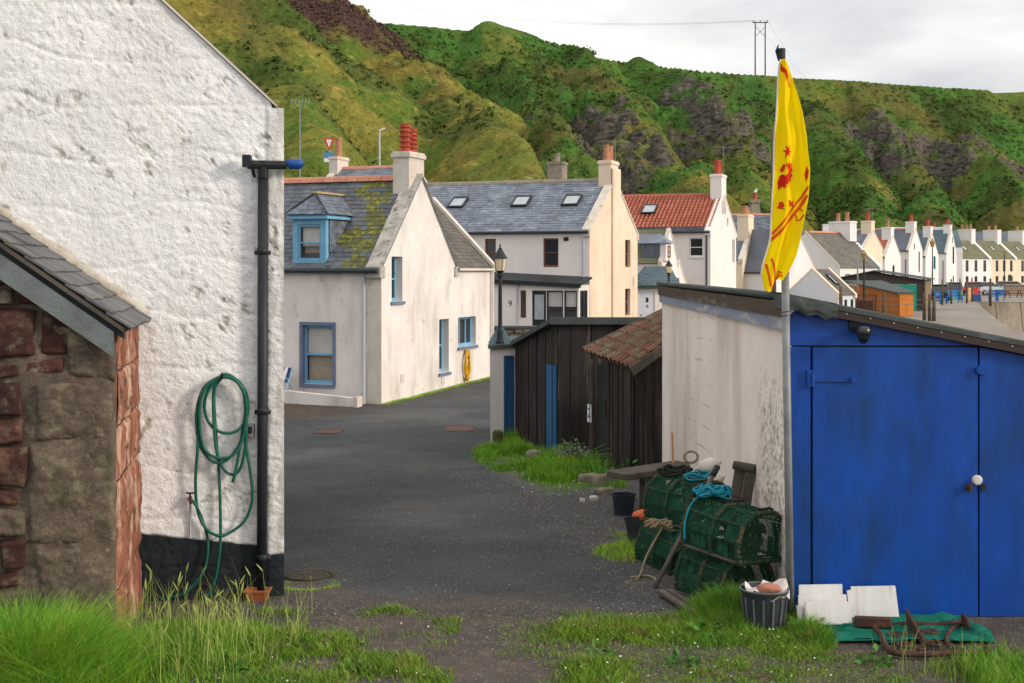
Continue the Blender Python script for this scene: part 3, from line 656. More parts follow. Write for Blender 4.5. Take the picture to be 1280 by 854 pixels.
def stone_outhouse():
    F0 = Vector((-2.52, 8.15, 0)); root = thing('stone_outhouse', 'old red sandstone outhouse with slate lean-to roof against the white gable', 'outhouse', F0)
    EZ = 2.05; tn = .727
    def top(s): return EZ+tn*s
    # core just behind the stone faces
    core = MB(); L = 2.2; D = 1.36
    def q(s, d, z): return F0+Wd*s+Wb*d+Vector((0, 0, z))
    core.prism([q(.05, .05, -.3), q(L, .05, -.3), q(L, .05, top(L)), q(.05, .05, top(.05))], Wb*(D-.06))
    core.build('mortar_core', mat('lime_mortar', '6f655a', '5a5048', 6, .95, .8, 30, c3='8a7f70', s3=4, t3=(.55, .7)), root)
    mr = mat('red_sandstone', '50342e', '3a2521', 4, .95, .9, 24, c3='74574a', s3=5, t3=(.52, .7), c4='6c6454', s4=9, t4=(.55, .7), rand=.25, bdist=.02, mott=(25, .35))
    mg = mat('grey_weathered_stone', '665a4e', '4f463d', 4, .95, .9, 22, c3='7d7462', s3=7, t3=(.52, .7), c4='4a5238', s4=3, t4=(.6, .75), rand=.12, bdist=.02, mott=(25, .35))
    mo = mat('flaking_orange_sandstone', '9e6852', '7f4f40', 7, .95, .9, 22, st=(1, 1, .12), c3='c2a08a', s3=12, t3=(.5, .6), c4='5a4438', s4=8, t4=(.55, .68), bdist=.03, mott=(18, .35, (1, 1, .2)))
    rr = random.Random(4)
    def stone(s0, s1, z0, z1, zt, m, proud, dd=.12, amp=.02):
        n1, n2 = max(4, int((s1-s0)/.016)), max(4, int((z1-z0)/.016)); n1 = min(n1, 24); n2 = min(n2, 40)
        vs = []; sd = rr.randrange(1000)
        for i in range(n1+1):
            for j in range(n2+1):
                a = i/n1; b = j/n2; s = s0+(s1-s0)*a; z = z0+(min(z1, zt(s))-z0)*b
                e = min(a, 1-a, b, 1-b)*2; rnd_ = .4*proud+proud*.6*min(1, (e*5)**.5)+amp*float(fbm(s*9+sd, z*9, 5, sd, .62)) if e > 0 else -.012
                cx = .035*float(fbm(s*3.1, z*3.1, 3, 1)); cz = .035*float(fbm(s*2.7+7, z*2.7, 3, 2)); vs.append(q(s+cx*(s > .02), 0, z+cz)+Wn*(rnd_+.03*float(fbm(s*1.5, z*1.5, 2, 9))))
        k = MB(); k.add(vs, [(i*(n2+1)+j, (i+1)*(n2+1)+j, (i+1)*(n2+1)+j+1, i*(n2+1)+j+1)[::-1] for i in range(n1) for j in range(n2)])
        ring = [0, n1*(n2+1), n1*(n2+1)+n2, n2]; k.add([vs[r] for r in ring]+[vs[r]-Wn*dd for r in ring], [(0,1,5,4),(1,2,6,5),(2,3,7,6),(3,0,4,7)])
        k.build('stone', m, root, smooth=True)
    ssm = np.arange(0, 2.0, .02); zzm = np.linspace(-.3, 3.4, 190); Sg, Zg = np.meshgrid(ssm, zzm, indexing='ij'); Zg = np.minimum(Zg, EZ+tn*Sg-.03)
    pm_ = .034+.012*np.clip((.6-Zg)*1.5, 0, 1)-.03*np.clip((Sg-.5)*8, 0, 1)+.045*fbm(Sg*3.2, Zg*3.2, 5, 66, .6)+.02*fbm(Sg*1.2, Zg*1.2, 2, 67)+.02*np.clip((.31-Sg)*6, 0, 1); pm_ = np.where(Sg < .015, .0, pm_)
    vm = np.array(F0)+np.array(Wd)*Sg[..., None]+np.array([0, 0, 1])*Zg[..., None]+np.array(Wn)*pm_[..., None]
    npmesh('mortar_face', vm.reshape(-1, 3), grid_faces(len(ssm), len(zzm)), mat('gritty_old_cement', '6b5f52', '544a41', 5, .95, .9, 50, c3='85796a', s3=9, t3=(.52, .7), c4='4c4a38', s4=3, t4=(.58, .72), mott=(30, .35), bdist=.012), root, smooth=True)
    # right pier of long grey stones
    z = -.25; 
    for h, w in ((.42, .52), (.55, .47), (.62, .53), (.40, .5), (.75, .29)):
        stone(.004, w, z, z+h-.012, lambda s: top(s)-.02, mg, .05, amp=.035); z += h
        if z > EZ-.1: break
    # coursed irregular sandstone to the left
    z = -.25; row = 0
    while z < 3.2:
        h = rr.choice((.12, .2, .26, .32, .18)); s = (.30 if z > 1.7 else .55)+rr.uniform(-.03, .03)
        while s < 2.1:
            w = rr.uniform(.16, .42); mm = mr if rr.random() < .85 else mg
            if .3 < z < .8 and rr.random() < .4: mm = mg
            if z < top(s+w/2)-.05: stone(s, s+w-.015, z, z+h-.015, lambda s_: top(s_)-.02, mm, rr.uniform(.025, .07), amp=.035)
            s += w
        z += h; row += 1
    # side face: tall flaking orange quoins
    sr = random.Random(9); z = -.3
    while z < EZ:
        h = sr.choice((.5, .7, .35)); d = 0
        for w in (sr.uniform(.35, .5), .45, .6):
            z1 = min(z+h-.01, EZ-.01); d1 = min(d+w-.01, D); n1, n2 = 14, 26; vs = []
            for i in range(n1+1):
                for j in range(n2+1):
                    a = i/n1; b = j/n2; dd = d+(d1-d)*a; zz = z+(z1-z)*b; e = min(a, 1-a, b, 1-b)*2
                    pr = (.02*min(1, e*6)+.06*float(fbm(dd*12, zz*2.2, 5, 77, .62))) if e > 0 else .012
                    if i == 0: pr = .03*float(fbm(2, zz*3, 3, 5))
                    vs.append(q(0, dd, zz)-Wd*(pr+.0))
            k = MB(); k.add(vs, [(i*(n2+1)+j, (i+1)*(n2+1)+j, (i+1)*(n2+1)+j+1, i*(n2+1)+j+1) for i in range(n1) for j in range(n2)])
            ring = [0, n1*(n2+1), n1*(n2+1)+n2, n2]; k.add([vs[r] for r in ring]+[vs[r]+Wd*.045 for r in ring], [(0,4,5,1),(1,5,6,2),(2,6,7,3),(3,7,4,0)])
            k.build('quoin_stone', mo, root, smooth=True); d += w
            if d >= D-.1: break
        z += h
    # roof: boards, slates
    E0 = Vector((-2.425, 8.0, 2.075)); U = Wb*1.47; S = (Wd+Vector((0, 0, tn))); 
    rb = MB(); ln = 1.9
    rb.prism([E0-Vector((0,0,.03)), E0+U-Vector((0,0,.03)), E0+U+S*ln-Vector((0,0,.03)), E0+S*ln-Vector((0,0,.03))], (0, 0, .03))
    roof = rb.build('roof', M['old_wood'], root)
    Sl = S.length*ln
    sm = [piece_mesh('slate', MB().box(-.5, .5, -.5, .5, -.5, .5), M['slate_near'], 0)]
    pieces('slate', sm, slate_rows(E0-S.normalized()*.05+Vector((0, 0, .01)), U, S, .26, .15, 1.46, Sl, .014, jit=.25, seed=3), roof, 300)
    bb = MB(); bb.prism([q(-.0, -.145, EZ-.02-.14), q(1.9, -.145, top(1.9)-.16), q(1.9, -.145, top(1.9)+.0), q(-.0, -.145, EZ+.0)], -Wn*.03)
    bb.build('bargeboard', mat('flaking_grey_paint', '737b7c', '5c6264', 6, .85, .5, 30, c3='7a5a44', s3=9, t3=(.66, .72)), root)
    b2 = MB(); b2.prism([q(-.06, -.11, EZ-.05), q(1.9, -.11, top(1.9)-.05), q(1.9, -.11, top(1.9)+.05), q(-.06, -.11, EZ+.05)], -Wn*.1)
    b2.build('verge_batten', M['dark'], root)
    fl = MB(); a = E0+U+Vector((0, 0, .02)); n_ = 60; pts = []
    for i in range(n_+1): pts.append(a+S*(ln*i/n_)-Wb*.0+Vector((0, 0, .012+.012*float(fbm(i*.6, 2, 3, 4)))))
    fl.tube(pts, [.052+.02*float(fbm(i*.8, 5, 3, 9)) for i in range(n_+1)], 8); fl.build('mortar_fillet', mat('dirty_lime_fillet', 'cdc6ba', 'a39b8c', 8, .95, .8, 40, c3='6f6a5c', s3=7, t3=(.55, .7)), root, smooth=True)
stone_outhouse()
# ---------------------------------------------------------------- house with the blue windows
RA = -math.atan2(.36, .933)
def blue_window_house():
    A = Vector((-2.914, 28.6, -.62)); W = 4.15; EV = 3.07; RS = 2.15; L = 9.0; bf = M['blue_frame']; tr = M['blue_dull']
    def smask(u, v):
        x = u-L; y = v/math.hypot(W/2, RS)*W/2
        return not (-2.42 < x < -1.40 and y < 1.35-(abs(x+1.9) if y > 1.1 else 0)) and x < -.26
    root, T = house('whitewashed_house', 'white harled house with sky blue windows and mossy slate roof at the lane bend', A, RA, L, W, EV, RS, M['white_b'], M['slate'],
        wins=[('F', -2.02, .42, .785, 1.34, {'fm': bf, 'blind': .52, 'curtain': True, 'trim': tr, 'sill': tr, 'gm': M['glass_clear'], 'depth': .12}), ('F', -5.6, .42, .785, 1.34, {'fm': bf, 'trim': tr, 'sill': tr}),
              ('G', .5, 2.3, .56, 1.03, {'fm': bf, 'trim': None, 'sill': tr, 'depth': .2}), ('G', 3.12, .47, .58, 1.33, {'fm': bf, 'sill': tr, 'depth': .2})],
        chims=[dict(cx=-.33, cy=W/2, wx=.42, wy=.84, z0=EV+RS-.9, z1=5.83, m=M['skew_clean'], pots=2, pot_h=.66, pot_r=.125, louvre=True, potm=M['pot_red'])],
        skew=M['skew'], sk='R', slates=(.21, .145, .012), ridge=M['ridge_tile'], ridge_pieces=26, pipe=[(-.42, -.06, M['downpipe_w'], EV-.1)], single=True, smask=smask, wdepth=.14, skw=.36)
    # corner strip in relief and vents
    k = MB(T); k.box(-.34, -.002, -.012, .0, -.5, EV-.05); k.build('corner_strip', M['skew_clean'], root)
    for yy, zz in ((.95, .42), (3.25, .18)):
        k = MB(T); k.box(.003, .012, yy, yy+.18, zz, zz+.2); k.build('air_vent', M['skew_clean'], root)
    # dormer
    x0, x1, yf, zb, zt = -2.34, -1.47, .1, EV+.06, EV+1.12
    k = MB(T)
    k.box(x0, x0+.13, yf, yf+.12, zb, zt); k.box(x1-.13, x1, yf, yf+.12, zb, zt); k.box(x0+.13, x1-.13, yf, yf+.12, zt-.12, zt); k.box(x0+.13, x1-.13, yf, yf+.12, zb, zb+.1)
    k.box(x0-.1, x1+.1, yf-.12, yf+1.0, zt+.001, zt+.06); k.box(x0-.06, x1+.06, yf-.08, yf+.95, zt+.061, zt+.1)
    dm = k.build('dormer', bf, root)
    face = ((0, yf, 0), (1, 0, 0), (0, -1, 0))
    w = window(T, dm, face, (x0+.13, zb+.1, x1-.13, zt-.12), bf, 'sash', depth=.06, fw=.05, gm=M['glass_clear'])
    # (window is a sub-part: keep its pieces one level up)
    for ch in list(w.children): ch.parent = dm
    b = MB(T); b.box(x0+.2, x1-.2, yf+.13, yf+.14, zt-.62, zt-.13); b.build('blind', M['blind'], dm)
    b = MB(T); b.box(x0+.2, x1-.2, yf+.22, yf+.23, zb+.05, zb+.45); b.build('curtain', M['curtain'], dm)
    sc = MB(T)
    tn = RS/(W/2)
    for xx, sg in ((x0+.02, -1), (x1-.02, 1)):
        if sg > 0: sc.build('dormer_cheek', M['slate_brown'], root); sc = MB(T)
        sc.prism([(xx, yf+.12, EV+(yf+.12)*tn), (xx, yf+1.0, EV+(yf+1.0)*tn), (xx, (zt-EV)/tn, zt), (xx, yf+.12, zt)], (sg*.015, 0, 0))
    cheek = sc.build('dormer_cheek', M['slate_brown'], root)
    O = T @ Vector((x1-.0, yf+.13, zb)); ms = slate_rows(O, T.to_3x3() @ Vector((0, 1, 0)), (0, 0, 1), .24, .15, .95, zt-zb-.02, .01, lambda u, v: zb+v > EV+(yf+.13+u)*tn+.03, seed=5)
    ms = [(Matrix.Translation(T.to_3x3() @ Vector((.012, 0, 0))) @ m4, k_) for m4, k_ in ms]
    pieces('slate', [unit(M['slate_blue'])], ms, cheek, 300)
    # dormer roof, hipped at the front
    ez = zt+.1; rz = ez+.5; ym = (rz-EV)/tn; ye = (ez-EV)/tn; xm = (x0+x1)/2; ex0, ex1 = x0-.13, x1+.13; fy = yf-.15; ha = fy+.42
    r = MB(T); r.add([(ex0, fy, ez), (ex1, fy, ez), (xm, ha, rz), (xm, ym+.05, rz), (ex1, ye+.05, ez), (ex0, ye+.05, ez)], [(0, 1, 2), (1, 4, 3, 2), (0, 2, 3, 5)])
    dr = r.build('dormer_roof', M['slate_blue'], root)
    Lw = math.hypot(xm-ex1, rz-ez)
    ms = slate_rows(T @ Vector((ex1, fy, ez)), T.to_3x3() @ Vector((0, 1, 0)), T.to_3x3() @ Vector((xm-ex1, 0, rz-ez)), .2, .13, ye-fy+.5, Lw, .01, lambda u, v: u > v/Lw*(ha-fy)+.04 and u < ye-fy+(ym-ye)*v/Lw+.02, seed=8)
    ms += slate_rows(T @ Vector((ex0, fy, ez)), T.to_3x3() @ Vector((1, 0, 0)), T.to_3x3() @ Vector((0, ha-fy, rz-ez)), .2, .13, ex1-ex0, math.hypot(ha-fy, rz-ez), .01, lambda u, v: abs(u-(ex1-ex0)/2) < (ex1-ex0)/2*(1-v/math.hypot(ha-fy, rz-ez))-.02, seed=9)
    pieces('slate', [unit(M['slate_blue'])], ms, dr, 300)
    rg = MB(T); rg.beam((xm, ha-.05, rz+.03), (xm, ym+.05, rz+.03), .16, .05); rg.build('dormer_ridge', mat('lichened_sandstone', 'b8a67c', 'a08f68', 8, .9, .3, 30), dr)
    hp_ = MB(T); hp_.tube([(ex1, fy, ez+.02), (xm, ha, rz+.02)], .02, 5); hp_.tube([(ex0, fy, ez+.02), (xm, ha, rz+.02)], .02, 5); hp_.build('hip_flashing', M['dark'], dr)
    vl = MB(T); vl.tube([(xm, ym+.02, rz+.02), (ex1+.02, ye, ez+.03)], .022, 5); vl.tube([(ex1-.1, yf+1.0, EV+(yf+1.)*tn+.04), (x1+.05, yf-.05, EV+.03)], .025, 5); vl.build('lead_valley', M['steel'], root)
    # rear wing
    t0, t1, rx = 4.15, 6.64, 1.75
    k = MB(T); wv = (4.33, 1.04, 5.5, 1.8)
    k.wall([(t0-.02, -1), (t1, -1), (t1, EV), (t0-.02, EV)], [wv], (0, 1, 0), (0, 0, 1), (-.02, 0, 0), .2, (1, 0, 0))
    k.wall([(.0, -1), (3.5, -1), (3.5, EV), (1.75, EV+1.82), (.0, EV)], [], (-1, 0, 0), (0, 0, 1), (-.02, t1, 0), .2, (0, 1, 0))
    k.wall([(.0, -1), (5, -1), (5, EV), (.0, EV)], [], (0, 1, 0), (0, 0, 1), (-3.52, 1.7, 0), .2, (-1, 0, 0))
    k.build('rear_wing', M['white_b'], root)
    wr = MB(T)
    wr.prism([(.04, t0+.02, EV-.06), (.04, t1, EV-.06), (-rx, t1, EV+1.8), (-rx, 2.1, EV+1.8), (-.08, t0-.05, EV+.03)], (0, 0, .04)); wr.prism([(-3.55, 3.0, EV-.07), (-3.55, t1, EV-.07), (-rx, t1, EV+1.8), (-rx, 2.1, EV+1.8)], (0, 0, .04))
    wro = wr.build('wing_roof', M['slate_brown'], root)
    O = T @ Vector((.06, 2.4, EV-.06)); Sd = T.to_3x3() @ Vector((-rx-.05, 0, 1.88))
    ms = slate_rows(O, T.to_3x3() @ Vector((0, 1, 0)), Sd, .2, .13, t1-2.4, Sd.length, .01, lambda u, v: 2.4+u > W-v/2.6*W/2+.16, seed=12)
    join_pieces('wing_slates', unit(M['slate_brown']), ms, wro, M['slate_brown'])
    sk = MB(T); sk.prism([(.1, t1-.14, EV-.05), (.1, t1+.06, EV-.05), (-rx, t1+.06, EV+1.84), (-rx, t1-.14, EV+1.84)], (0, 0, .12)); sk.prism([(-3.6, t1-.14, EV-.05), (-3.6, t1+.06, EV-.05), (-rx, t1+.06, EV+1.84), (-rx, t1-.14, EV+1.84)], (0, 0, .12)); sk.build('skew_coping', M['skew_clean'], root)
    gt = MB(T); gt.tube([(.07, t0+.05, EV-.05), (.07, t1-.1, EV-.05)], .035, 8); gt.build('wing_gutter', M['skew_clean'], root)
    pp = MB(T); pp.tube([(.05, t1-.12, EV-.05), (.05, t1-.12, -.1)], .04, 8); pp.build('downpipe', M['skew_clean'], root)
    window(T, root, ((-.02, 0, 0), (0, 1, 0), (1, 0, 0)), wv, bf, 'three', trim=None, sill=tr, depth=.16)
    fw = MB(T); fw.tube([(.035, 0, EV-.15+.2), (.035, W/2, EV+RS-.12+.15), (.035, W, EV-.15+.2)], .02, 5); fw.build('verge_strip', M['steel'], root)
    return T, W
T1, W1 = blue_window_house()
def garden_wall():
    T = T1; k = MB(T); k.prism([(-7, -.62, -.3), (-.35, -.62, -.3), (-.35, -.62, .2), (-2.0, -.62, .3), (-7, -.62, .46)], (0, .16, 0))
    o = thing('garden_wall', 'low white painted kerb wall in front of the blue windowed house', 'wall', T @ Vector((-.4, -.6, 0)))
    k.build('wall_body', M['white_b'], o)
    e = MB(T); e.box(-.36, -.26, -.66, -.42, -.3, .235); e.build('end_pier', M['skew_clean'], o)
garden_wall()
def yellow_hose():
    k = MB(T1); rr = random.Random(5); y0, z0 = 4.75, .98; pts = []
    for i in range(220):
        a = i/20*2*math.pi; ww = .13+.03*math.sin(i*.37); hh = .36+.05*math.sin(i*.21+1)
        pts.append((.05+.03*math.sin(i*.9)+.015*(i % 20)/20, y0+math.sin(a)*ww, z0-.42+math.cos(a)*hh))
    k.tube(pts, .014, 5); k.build('hose_coil', M['yellow_hose'], None)
    o = bpy.data.objects['hose_coil']; tag(o, 'yellow garden hose coiled on a wall hook below the blue three light window', 'hose'); o.name = 'garden_hose'
yellow_hose()
# ---------------------------------------------------------------- white lamp pier, tarred shed, pantiled lean-to
def street_lamp(label, base, H, head=.22, r=.045, cm=None, bracket=False):
    base = Vector(base); root = thing('street_lamp', label, 'street lamp', base, 'old fashioned lanterns along the lane')
    k = MB(); hz = H-head*2.15
    k.lathe(base, [(r*2.1, 0), (r*2.1, .04), (r*1.5, .06), (r*1.5, .22), (r*1.1, .26), (r, .3), (r*.9, hz-.12), (r*1.5, hz-.1), (r*1.5, hz-.06), (r*.9, hz-.04)], 14)
    k.build('post', M['dark'], root, smooth=False)
    c = base+Vector((0, 0, hz-.04)); k = MB(); k.lathe(c, [(head*.18, 0), (head*.3, head*.1), (head*.34, head*.16)], 8); k.build('cup', M['dark'], root)
    gl = mat('milky_lantern_glass', 'e6d2b0', 'd8c8a8', 6, .25, sub=.1)
    k = MB(); k.lathe(c+Vector((0, 0, head*.16)), [(head*.33, 0), (head*.47, head*.9)], 8); k.build('lantern_glass', gl, root)
    k = MB(); k.lathe(c+Vector((0, 0, head*1.06)), [(head*.54, 0), (head*.54, .015), (head*.42, head*.25), (head*.2, head*.62), (head*.13, head*.7), (head*.15, head*.76), (head*.05, head*.84), (head*.07, head*.93), (head*.015, head*1.15)], 8)
    k.build('lantern_roof', M['dark'], root)
    k = MB()
    for i in range(4):
        t = i*math.pi/2+.39; k.tube([c+Vector((math.cos(t)*head*.35, math.sin(t)*head*.35, head*.16)), c+Vector((math.cos(t)*head*.5, math.sin(t)*head*.5, head*1.06))], .006, 4)
    k.build('glazing_bars', M['dark'], root)
    if bracket:
        k = MB()
        for sg in (-1, 1): k.prism([base+Vector((sg*r, -.015, .01)), base+Vector((sg*(r+.17), -.015, .01)), base+Vector((sg*r, -.015, .30))], (0, .03, 0))
        k.build('base_bracket', mat('grey_blue_bracket_paint', '6d8391', '5c7280', 5, .6), root)
    return root
PC = Vector((-.361, 21.35, 0)); PZ = 1.16
def lamp_pier():
    root = thing('lamp_pier', 'small white outbuilding end with blue door carrying the lane lamp', 'outbuilding', (PC.x, PC.y, -.5))
    d = Vector((.43, .17, 0)).normalized(); b = Vector((-d.y, d.x, 0)); T = Matrix.Translation(PC) @ Matrix.Rotation(math.atan2(d.y, d.x), 4, 'Z')
    k = MB(T); k.wall([(0, -.8), (.47, -.8), (.47, PZ-.06), (0, PZ-.06)], [(.24, -.49, .43, .98)], (1, 0, 0), (0, 0, 1), (0, 0, 0), .1, (0, -1, 0))
    k.add([(0, 0, -.8), (0, 0, PZ-.06), (1.0, 2.3, PZ-.06), (1.0, 2.3, -.8)], [(0, 1, 2, 3)]); k.build('wall', M['white_a'], root)
    k = MB(T); k.prism([(-.07, -.07, PZ-.055), (.5, -.07, PZ-.055), (1.5, 2.35, PZ-.055), (.95, 2.35, PZ-.055)], (0, 0, .065)); k.build('coping', M['lead'], root)
    dr = MB(T)
    fr = MB(T); fr.box(.243, .275, -.01, .06, -.48, .975); fr.box(.398, .428, -.01, .06, -.48, .975); fr.box(.275, .398, -.01, .06, .945, .975); fr.build('door_frame', M['blue_door'], root)
    dr.box(.276, .397, .03, .06, -.47, .944); dr.build('door', M['blue_door'], root)
lamp_pier()
street_lamp('black street lantern on the small white outbuilding beside the tarred shed', (-.2, 21.6, PZ+.012), 1.72, .225, .035, bracket=True)
def plank_wall(parent, a, b, ztop, zbot, w, th, m, seed, skip=None, gap=.006):
    """single boards between plan points a and b; ztop(t), zbot metres"""
    a = Vector((a[0], a[1], 0)); b = Vector((b[0], b[1], 0)); L = (b-a).length; d = (b-a)/L; n = Vector((d.y, -d.x, 0)); rr = random.Random(seed); u = 0; out = []
    while u < L-.01:
        ww = min(w*rr.uniform(.75, 1.25), L-u); c = (u+ww/2)/L
        zb = zbot+rr.uniform(0, .05); zt = ztop(c)
        if skip and skip(c): pass
        else:
            rot = Matrix((d, -n, Vector((0, 0, 1)))).transposed().to_4x4()
            T = Matrix.Translation(a+d*(u+ww/2)+n*(th/2+rr.uniform(0, .02))+Vector((0, 0, (zb+zt)/2))) @ rot @ Matrix.Rotation(rr.uniform(-.006, .006), 4, 'Y') @ Matrix.Rotation(rr.uniform(-.05, .05), 4, 'Z')
            out.append((T @ Matrix.Diagonal((ww-gap, th, zt-zb, 1)), rr.randrange(9)))
        u += ww
    pieces('plank', [unit(m, .0)], out, parent, 300)
def tarred_shed():
    K = (.70, 19.7); Lf = (.07, 21.55); Rt = (2.75, 19.75)
    root = thing('tarred_shed', 'low shed of black tarred boards with blue plank door and grey felt roof', 'shed', (K[0], K[1], -.48))
    Lv = Vector((Lf[0]-K[0], Lf[1]-K[1], 0)); ln = Lv.length
    core = MB(); core.prism([(K[0]+.03, K[1]+.05, -.7), (Lf[0]+.05, Lf[1], -.7), (Lf[0]+.3, 22.4, -.7), (4.2, 22.4, -.7), (4.2, K[1]+.05, -.7)], (0, 0, 1.78)); core.build('wall_core', M['dark'], root)
    plank_wall(root, Lf, K, lambda t: 1.12+(1.60-1.12)*t, -.55, .075, .02, M['boards'], 3, skip=lambda t: t > 1-.45/ln)
    plank_wall(root, K, Rt, lambda t: 1.60, -.55, .19, .022, M['boards'], 5)
    # plank door by the corner
    a = Vector((K[0], K[1], 0))+Lv.normalized()*.45
    dr = MB()
    door = None; nn = Vector((-Lv.y, Lv.x, 0)).normalized()
    if nn.x > 0: nn = -nn
    dd = (Vector((K[0], K[1], 0))-a)
    for i in range(3):
        p = a+dd*(i/3+.02); q = a+dd*((i+1)/3-.02); k = MB(); k.prism([p+nn*.005+Vector((0,0,-.5)), q+nn*.005+Vector((0,0,-.5)), q+nn*.005+Vector((0,0,.95)), p+nn*.005+Vector((0,0,.95))], nn*(.02+.012*(i == 1)))
        if door is None: door = k.build('door', M['blue_door'], root)
        else: k.build('door_plank', M['blue_door'], door)
    k = MB(); p = a; q = a+dd; k.prism([p+Vector((0,0,.96)), q+Vector((0,0,.96)), q+Vector((0,0,1.58)), p+Vector((0,0,1.46))], nn*.02); k.build('lintel_board', M['boards'], root)
    # roof falling away from the front
    r = MB(); z0, z1 = 1.62, 1.16
    r.prism([(K[0]-.12, K[1]-.09, z0), (4.3, K[1]-.09, z0), (4.3, 22.5, z0-.46*2.8/1.9), (Lf[0]+.15, 22.5, z1-.25), (Lf[0]-.1, Lf[1]-.05, z1)], (0, 0, .05)); r.build('roof', M['lead'], root)
    f = MB(); f.beam((K[0]-.12, K[1]-.10, z0+.02), (4.3, K[1]-.10, z0+.02), .04, .11); f.build('fascia', M['lead'], root)
    f = MB(); f.beam((K[0]-.1, K[1]-.09, z0+.02), (Lf[0]-.08, Lf[1]-.05, z1+.02), .04, .07); f.build('fascia', M['lead'], root)
tarred_shed()
def lean_to():
    root = thing('pantiled_lean_to', 'rickety black board lean-to with weathered red pantile roof', 'lean-to', (1.64, 17.5, -.42))
    fe, ne, ft, nt_ = Vector((1.07, 18.85, 1.22)), Vector((1.64, 17.42, 1.09)), Vector((2.75, 19.25, 1.99)), Vector((2.86, 17.8, 1.93))
    w0, w1 = (1.16, 18.75), (1.68, 17.55)
    core = MB(); core.prism([(1.74, 17.62, -.6), (1.32, 18.62, -.6), (1.9, 19.2, -.6), (2.8, 19.2, -.6), (2.8, 17.65, -.6)], (0, 0, 1.5)); core.build('wall_core', M['dark'], root)
    plank_wall(root, w0, w1, lambda t: 1.17-.12*t, -.55, .055, .022, M['boards'], 8, skip=lambda t: .10 < t < .42)
    plank_wall(root, w1, (2.75, 17.6), lambda t: 1.03+.78*t, -.55, .13, .022, M['boards'], 9)
    d0 = Vector((w0[0], w0[1], 0)); dv = Vector((w1[0]-w0[0], w1[1]-w0[1], 0)); nn = Vector((dv.y, -dv.x, 0)).normalized()
    if nn.x > 0: nn = -nn
    k = MB(); p = d0+dv*.11-nn*.06; q = d0+dv*.41-nn*.03; k.prism([p+Vector((0,0,-.5)), q+Vector((0,0,-.5)), q+Vector((0,0,1.02)), p+Vector((0,0,1.06))], nn*.025)
    dr = k.build('door', mat('dark_green_black_paint', '20272a', '2b3030', 6, .7, .3, 14), root)
    k = MB(); k.beam(d0+dv*.36+nn*.01+Vector((0,0,.3)), d0+dv*.36+nn*.01+Vector((0,0,.55)), .03, .03, up=(1, 0, 0)); k.build('handle', M['rust'], dr)
    # house number plate on the post
    c = d0+dv*.045+nn*.055+Vector((0, 0, .33)); u = -dv.normalized()
    u = dv.normalized(); k = MB(); k.prism([c-u*.06+Vector((0,0,-.13)), c+u*.06+Vector((0,0,-.13)), c+u*.06+Vector((0,0,.13)), c-u*.06+Vector((0,0,.13))], nn*.008)
    pl = k.build('number_plate', mat('white_enamel', 'e0e2e6', 'd4d8de', 6, .4), root)
    text('2', c+nn*.0095, u, Vector((0, 0, 1)), .2, mat('navy_print', '26355c'), pl, 'number')
    # pantiles
    rb = MB(); rb.add([ne-Vector((0,0,.03)), fe-Vector((0,0,.03)), ft-Vector((0,0,.03)), nt_-Vector((0,0,.03))], [(0, 1, 2, 3), (3, 2, 1, 0)])
    roof = rb.build('roof_boards', M['old_wood'], root)
    nrow, ncol = 9, 12; rr = random.Random(2)
    pm = mat('weathered_pantile', '7f5848', '5e453c', 7, .9, .4, 35, c3='6b6a52', s3=5, t3=(.48, .62), c4='4b4540', s4=11, t4=(.58, .7), rand=.3, bdist=.01)
    def tile(n=9):
        k = MB(); vs = []
        for j, y in enumerate((-.5, .5)):
            for i in range(n):
                x = -.5+i/(n-1)*1.15; zz = .42*math.sin((x+.5)*2*math.pi*.87)*(1 if x < .1 else .6)
                vs.append((x, y, zz))
        for j, y in enumerate((-.5, .5)):
            for i in range(n):
                x = -.5+i/(n-1)*1.15; zz = .42*math.sin((x+.5)*2*math.pi*.87)*(1 if x < .1 else .6)-.16
                vs.append((x, y, zz))
        fs = [(i, i+1, n+i+1, n+i) for i in range(n-1)]+[(2*n+i, 3*n+i, 3*n+i+1, 2*n+i+1) for i in range(n-1)]+[(i, 2*n+i, 2*n+i+1, i+1) for i in range(n-1)]+[(n+i, n+i+1, 3*n+i+1, 3*n+i) for i in range(n-1)]
        return piece_mesh('pantile', k.add(vs, fs), pm)
    tm = tile(); out = []
    for i in range(ncol):
        for j in range(nrow):
            a = (i+.5)/ncol; b = (j+.5)/nrow
            p = (fe*(1-a)+ne*a)*(1-b)+(ft*(1-a)+nt_*a)*b
            U = ((ne-fe)*(1-b)+(nt_-ft)*b); S = ((ft-fe)*(1-a)+(nt_-ne)*a); N = S.cross(U).normalized()
            if N.z < 0: N = -N
            Un = (U-N*U.dot(N)).normalized(); Sn = N.cross(Un); 
            if Sn.dot(S) < 0: Sn = -Sn
            tilt = Matrix.Rotation(.10+rr.uniform(-.03, .03), 4, Un)
            M3 = Matrix((Un, Sn, N)).transposed().to_4x4()
            M4 = Matrix.Translation(p+N*(.03+rr.uniform(0, .012))) @ Matrix.Rotation(rr.uniform(-.04, .04), 4, N) @ tilt.inverted() @ M3 @ Matrix.Diagonal((U.length/ncol*.98, S.length/nrow*1.2, .075, 1))
            out.append((M4, 0))
    pieces('pantile', [tm], out, roof, 300)
    b = MB(); b.beam(ne+Vector((-.02, -.06, -.05)), nt_+Vector((0, -.06, -.05)), .03, .12); b.build('bargeboard', M['old_wood'], root)
    b = MB(); b.beam(fe+Vector((-.03, .02, .03)), ft+Vector((0, .05, .05)), .04, .06); b.build('verge_board', M['old_wood'], root)
    b = MB(); b.beam(d0+dv*.05+nn*.035+Vector((0, 0, -.5)), d0+dv*.05+nn*.035+Vector((0, 0, 1.12)), .07, .05, up=(1, 0, 0)); b.build('door_post', M['old_wood'], root)
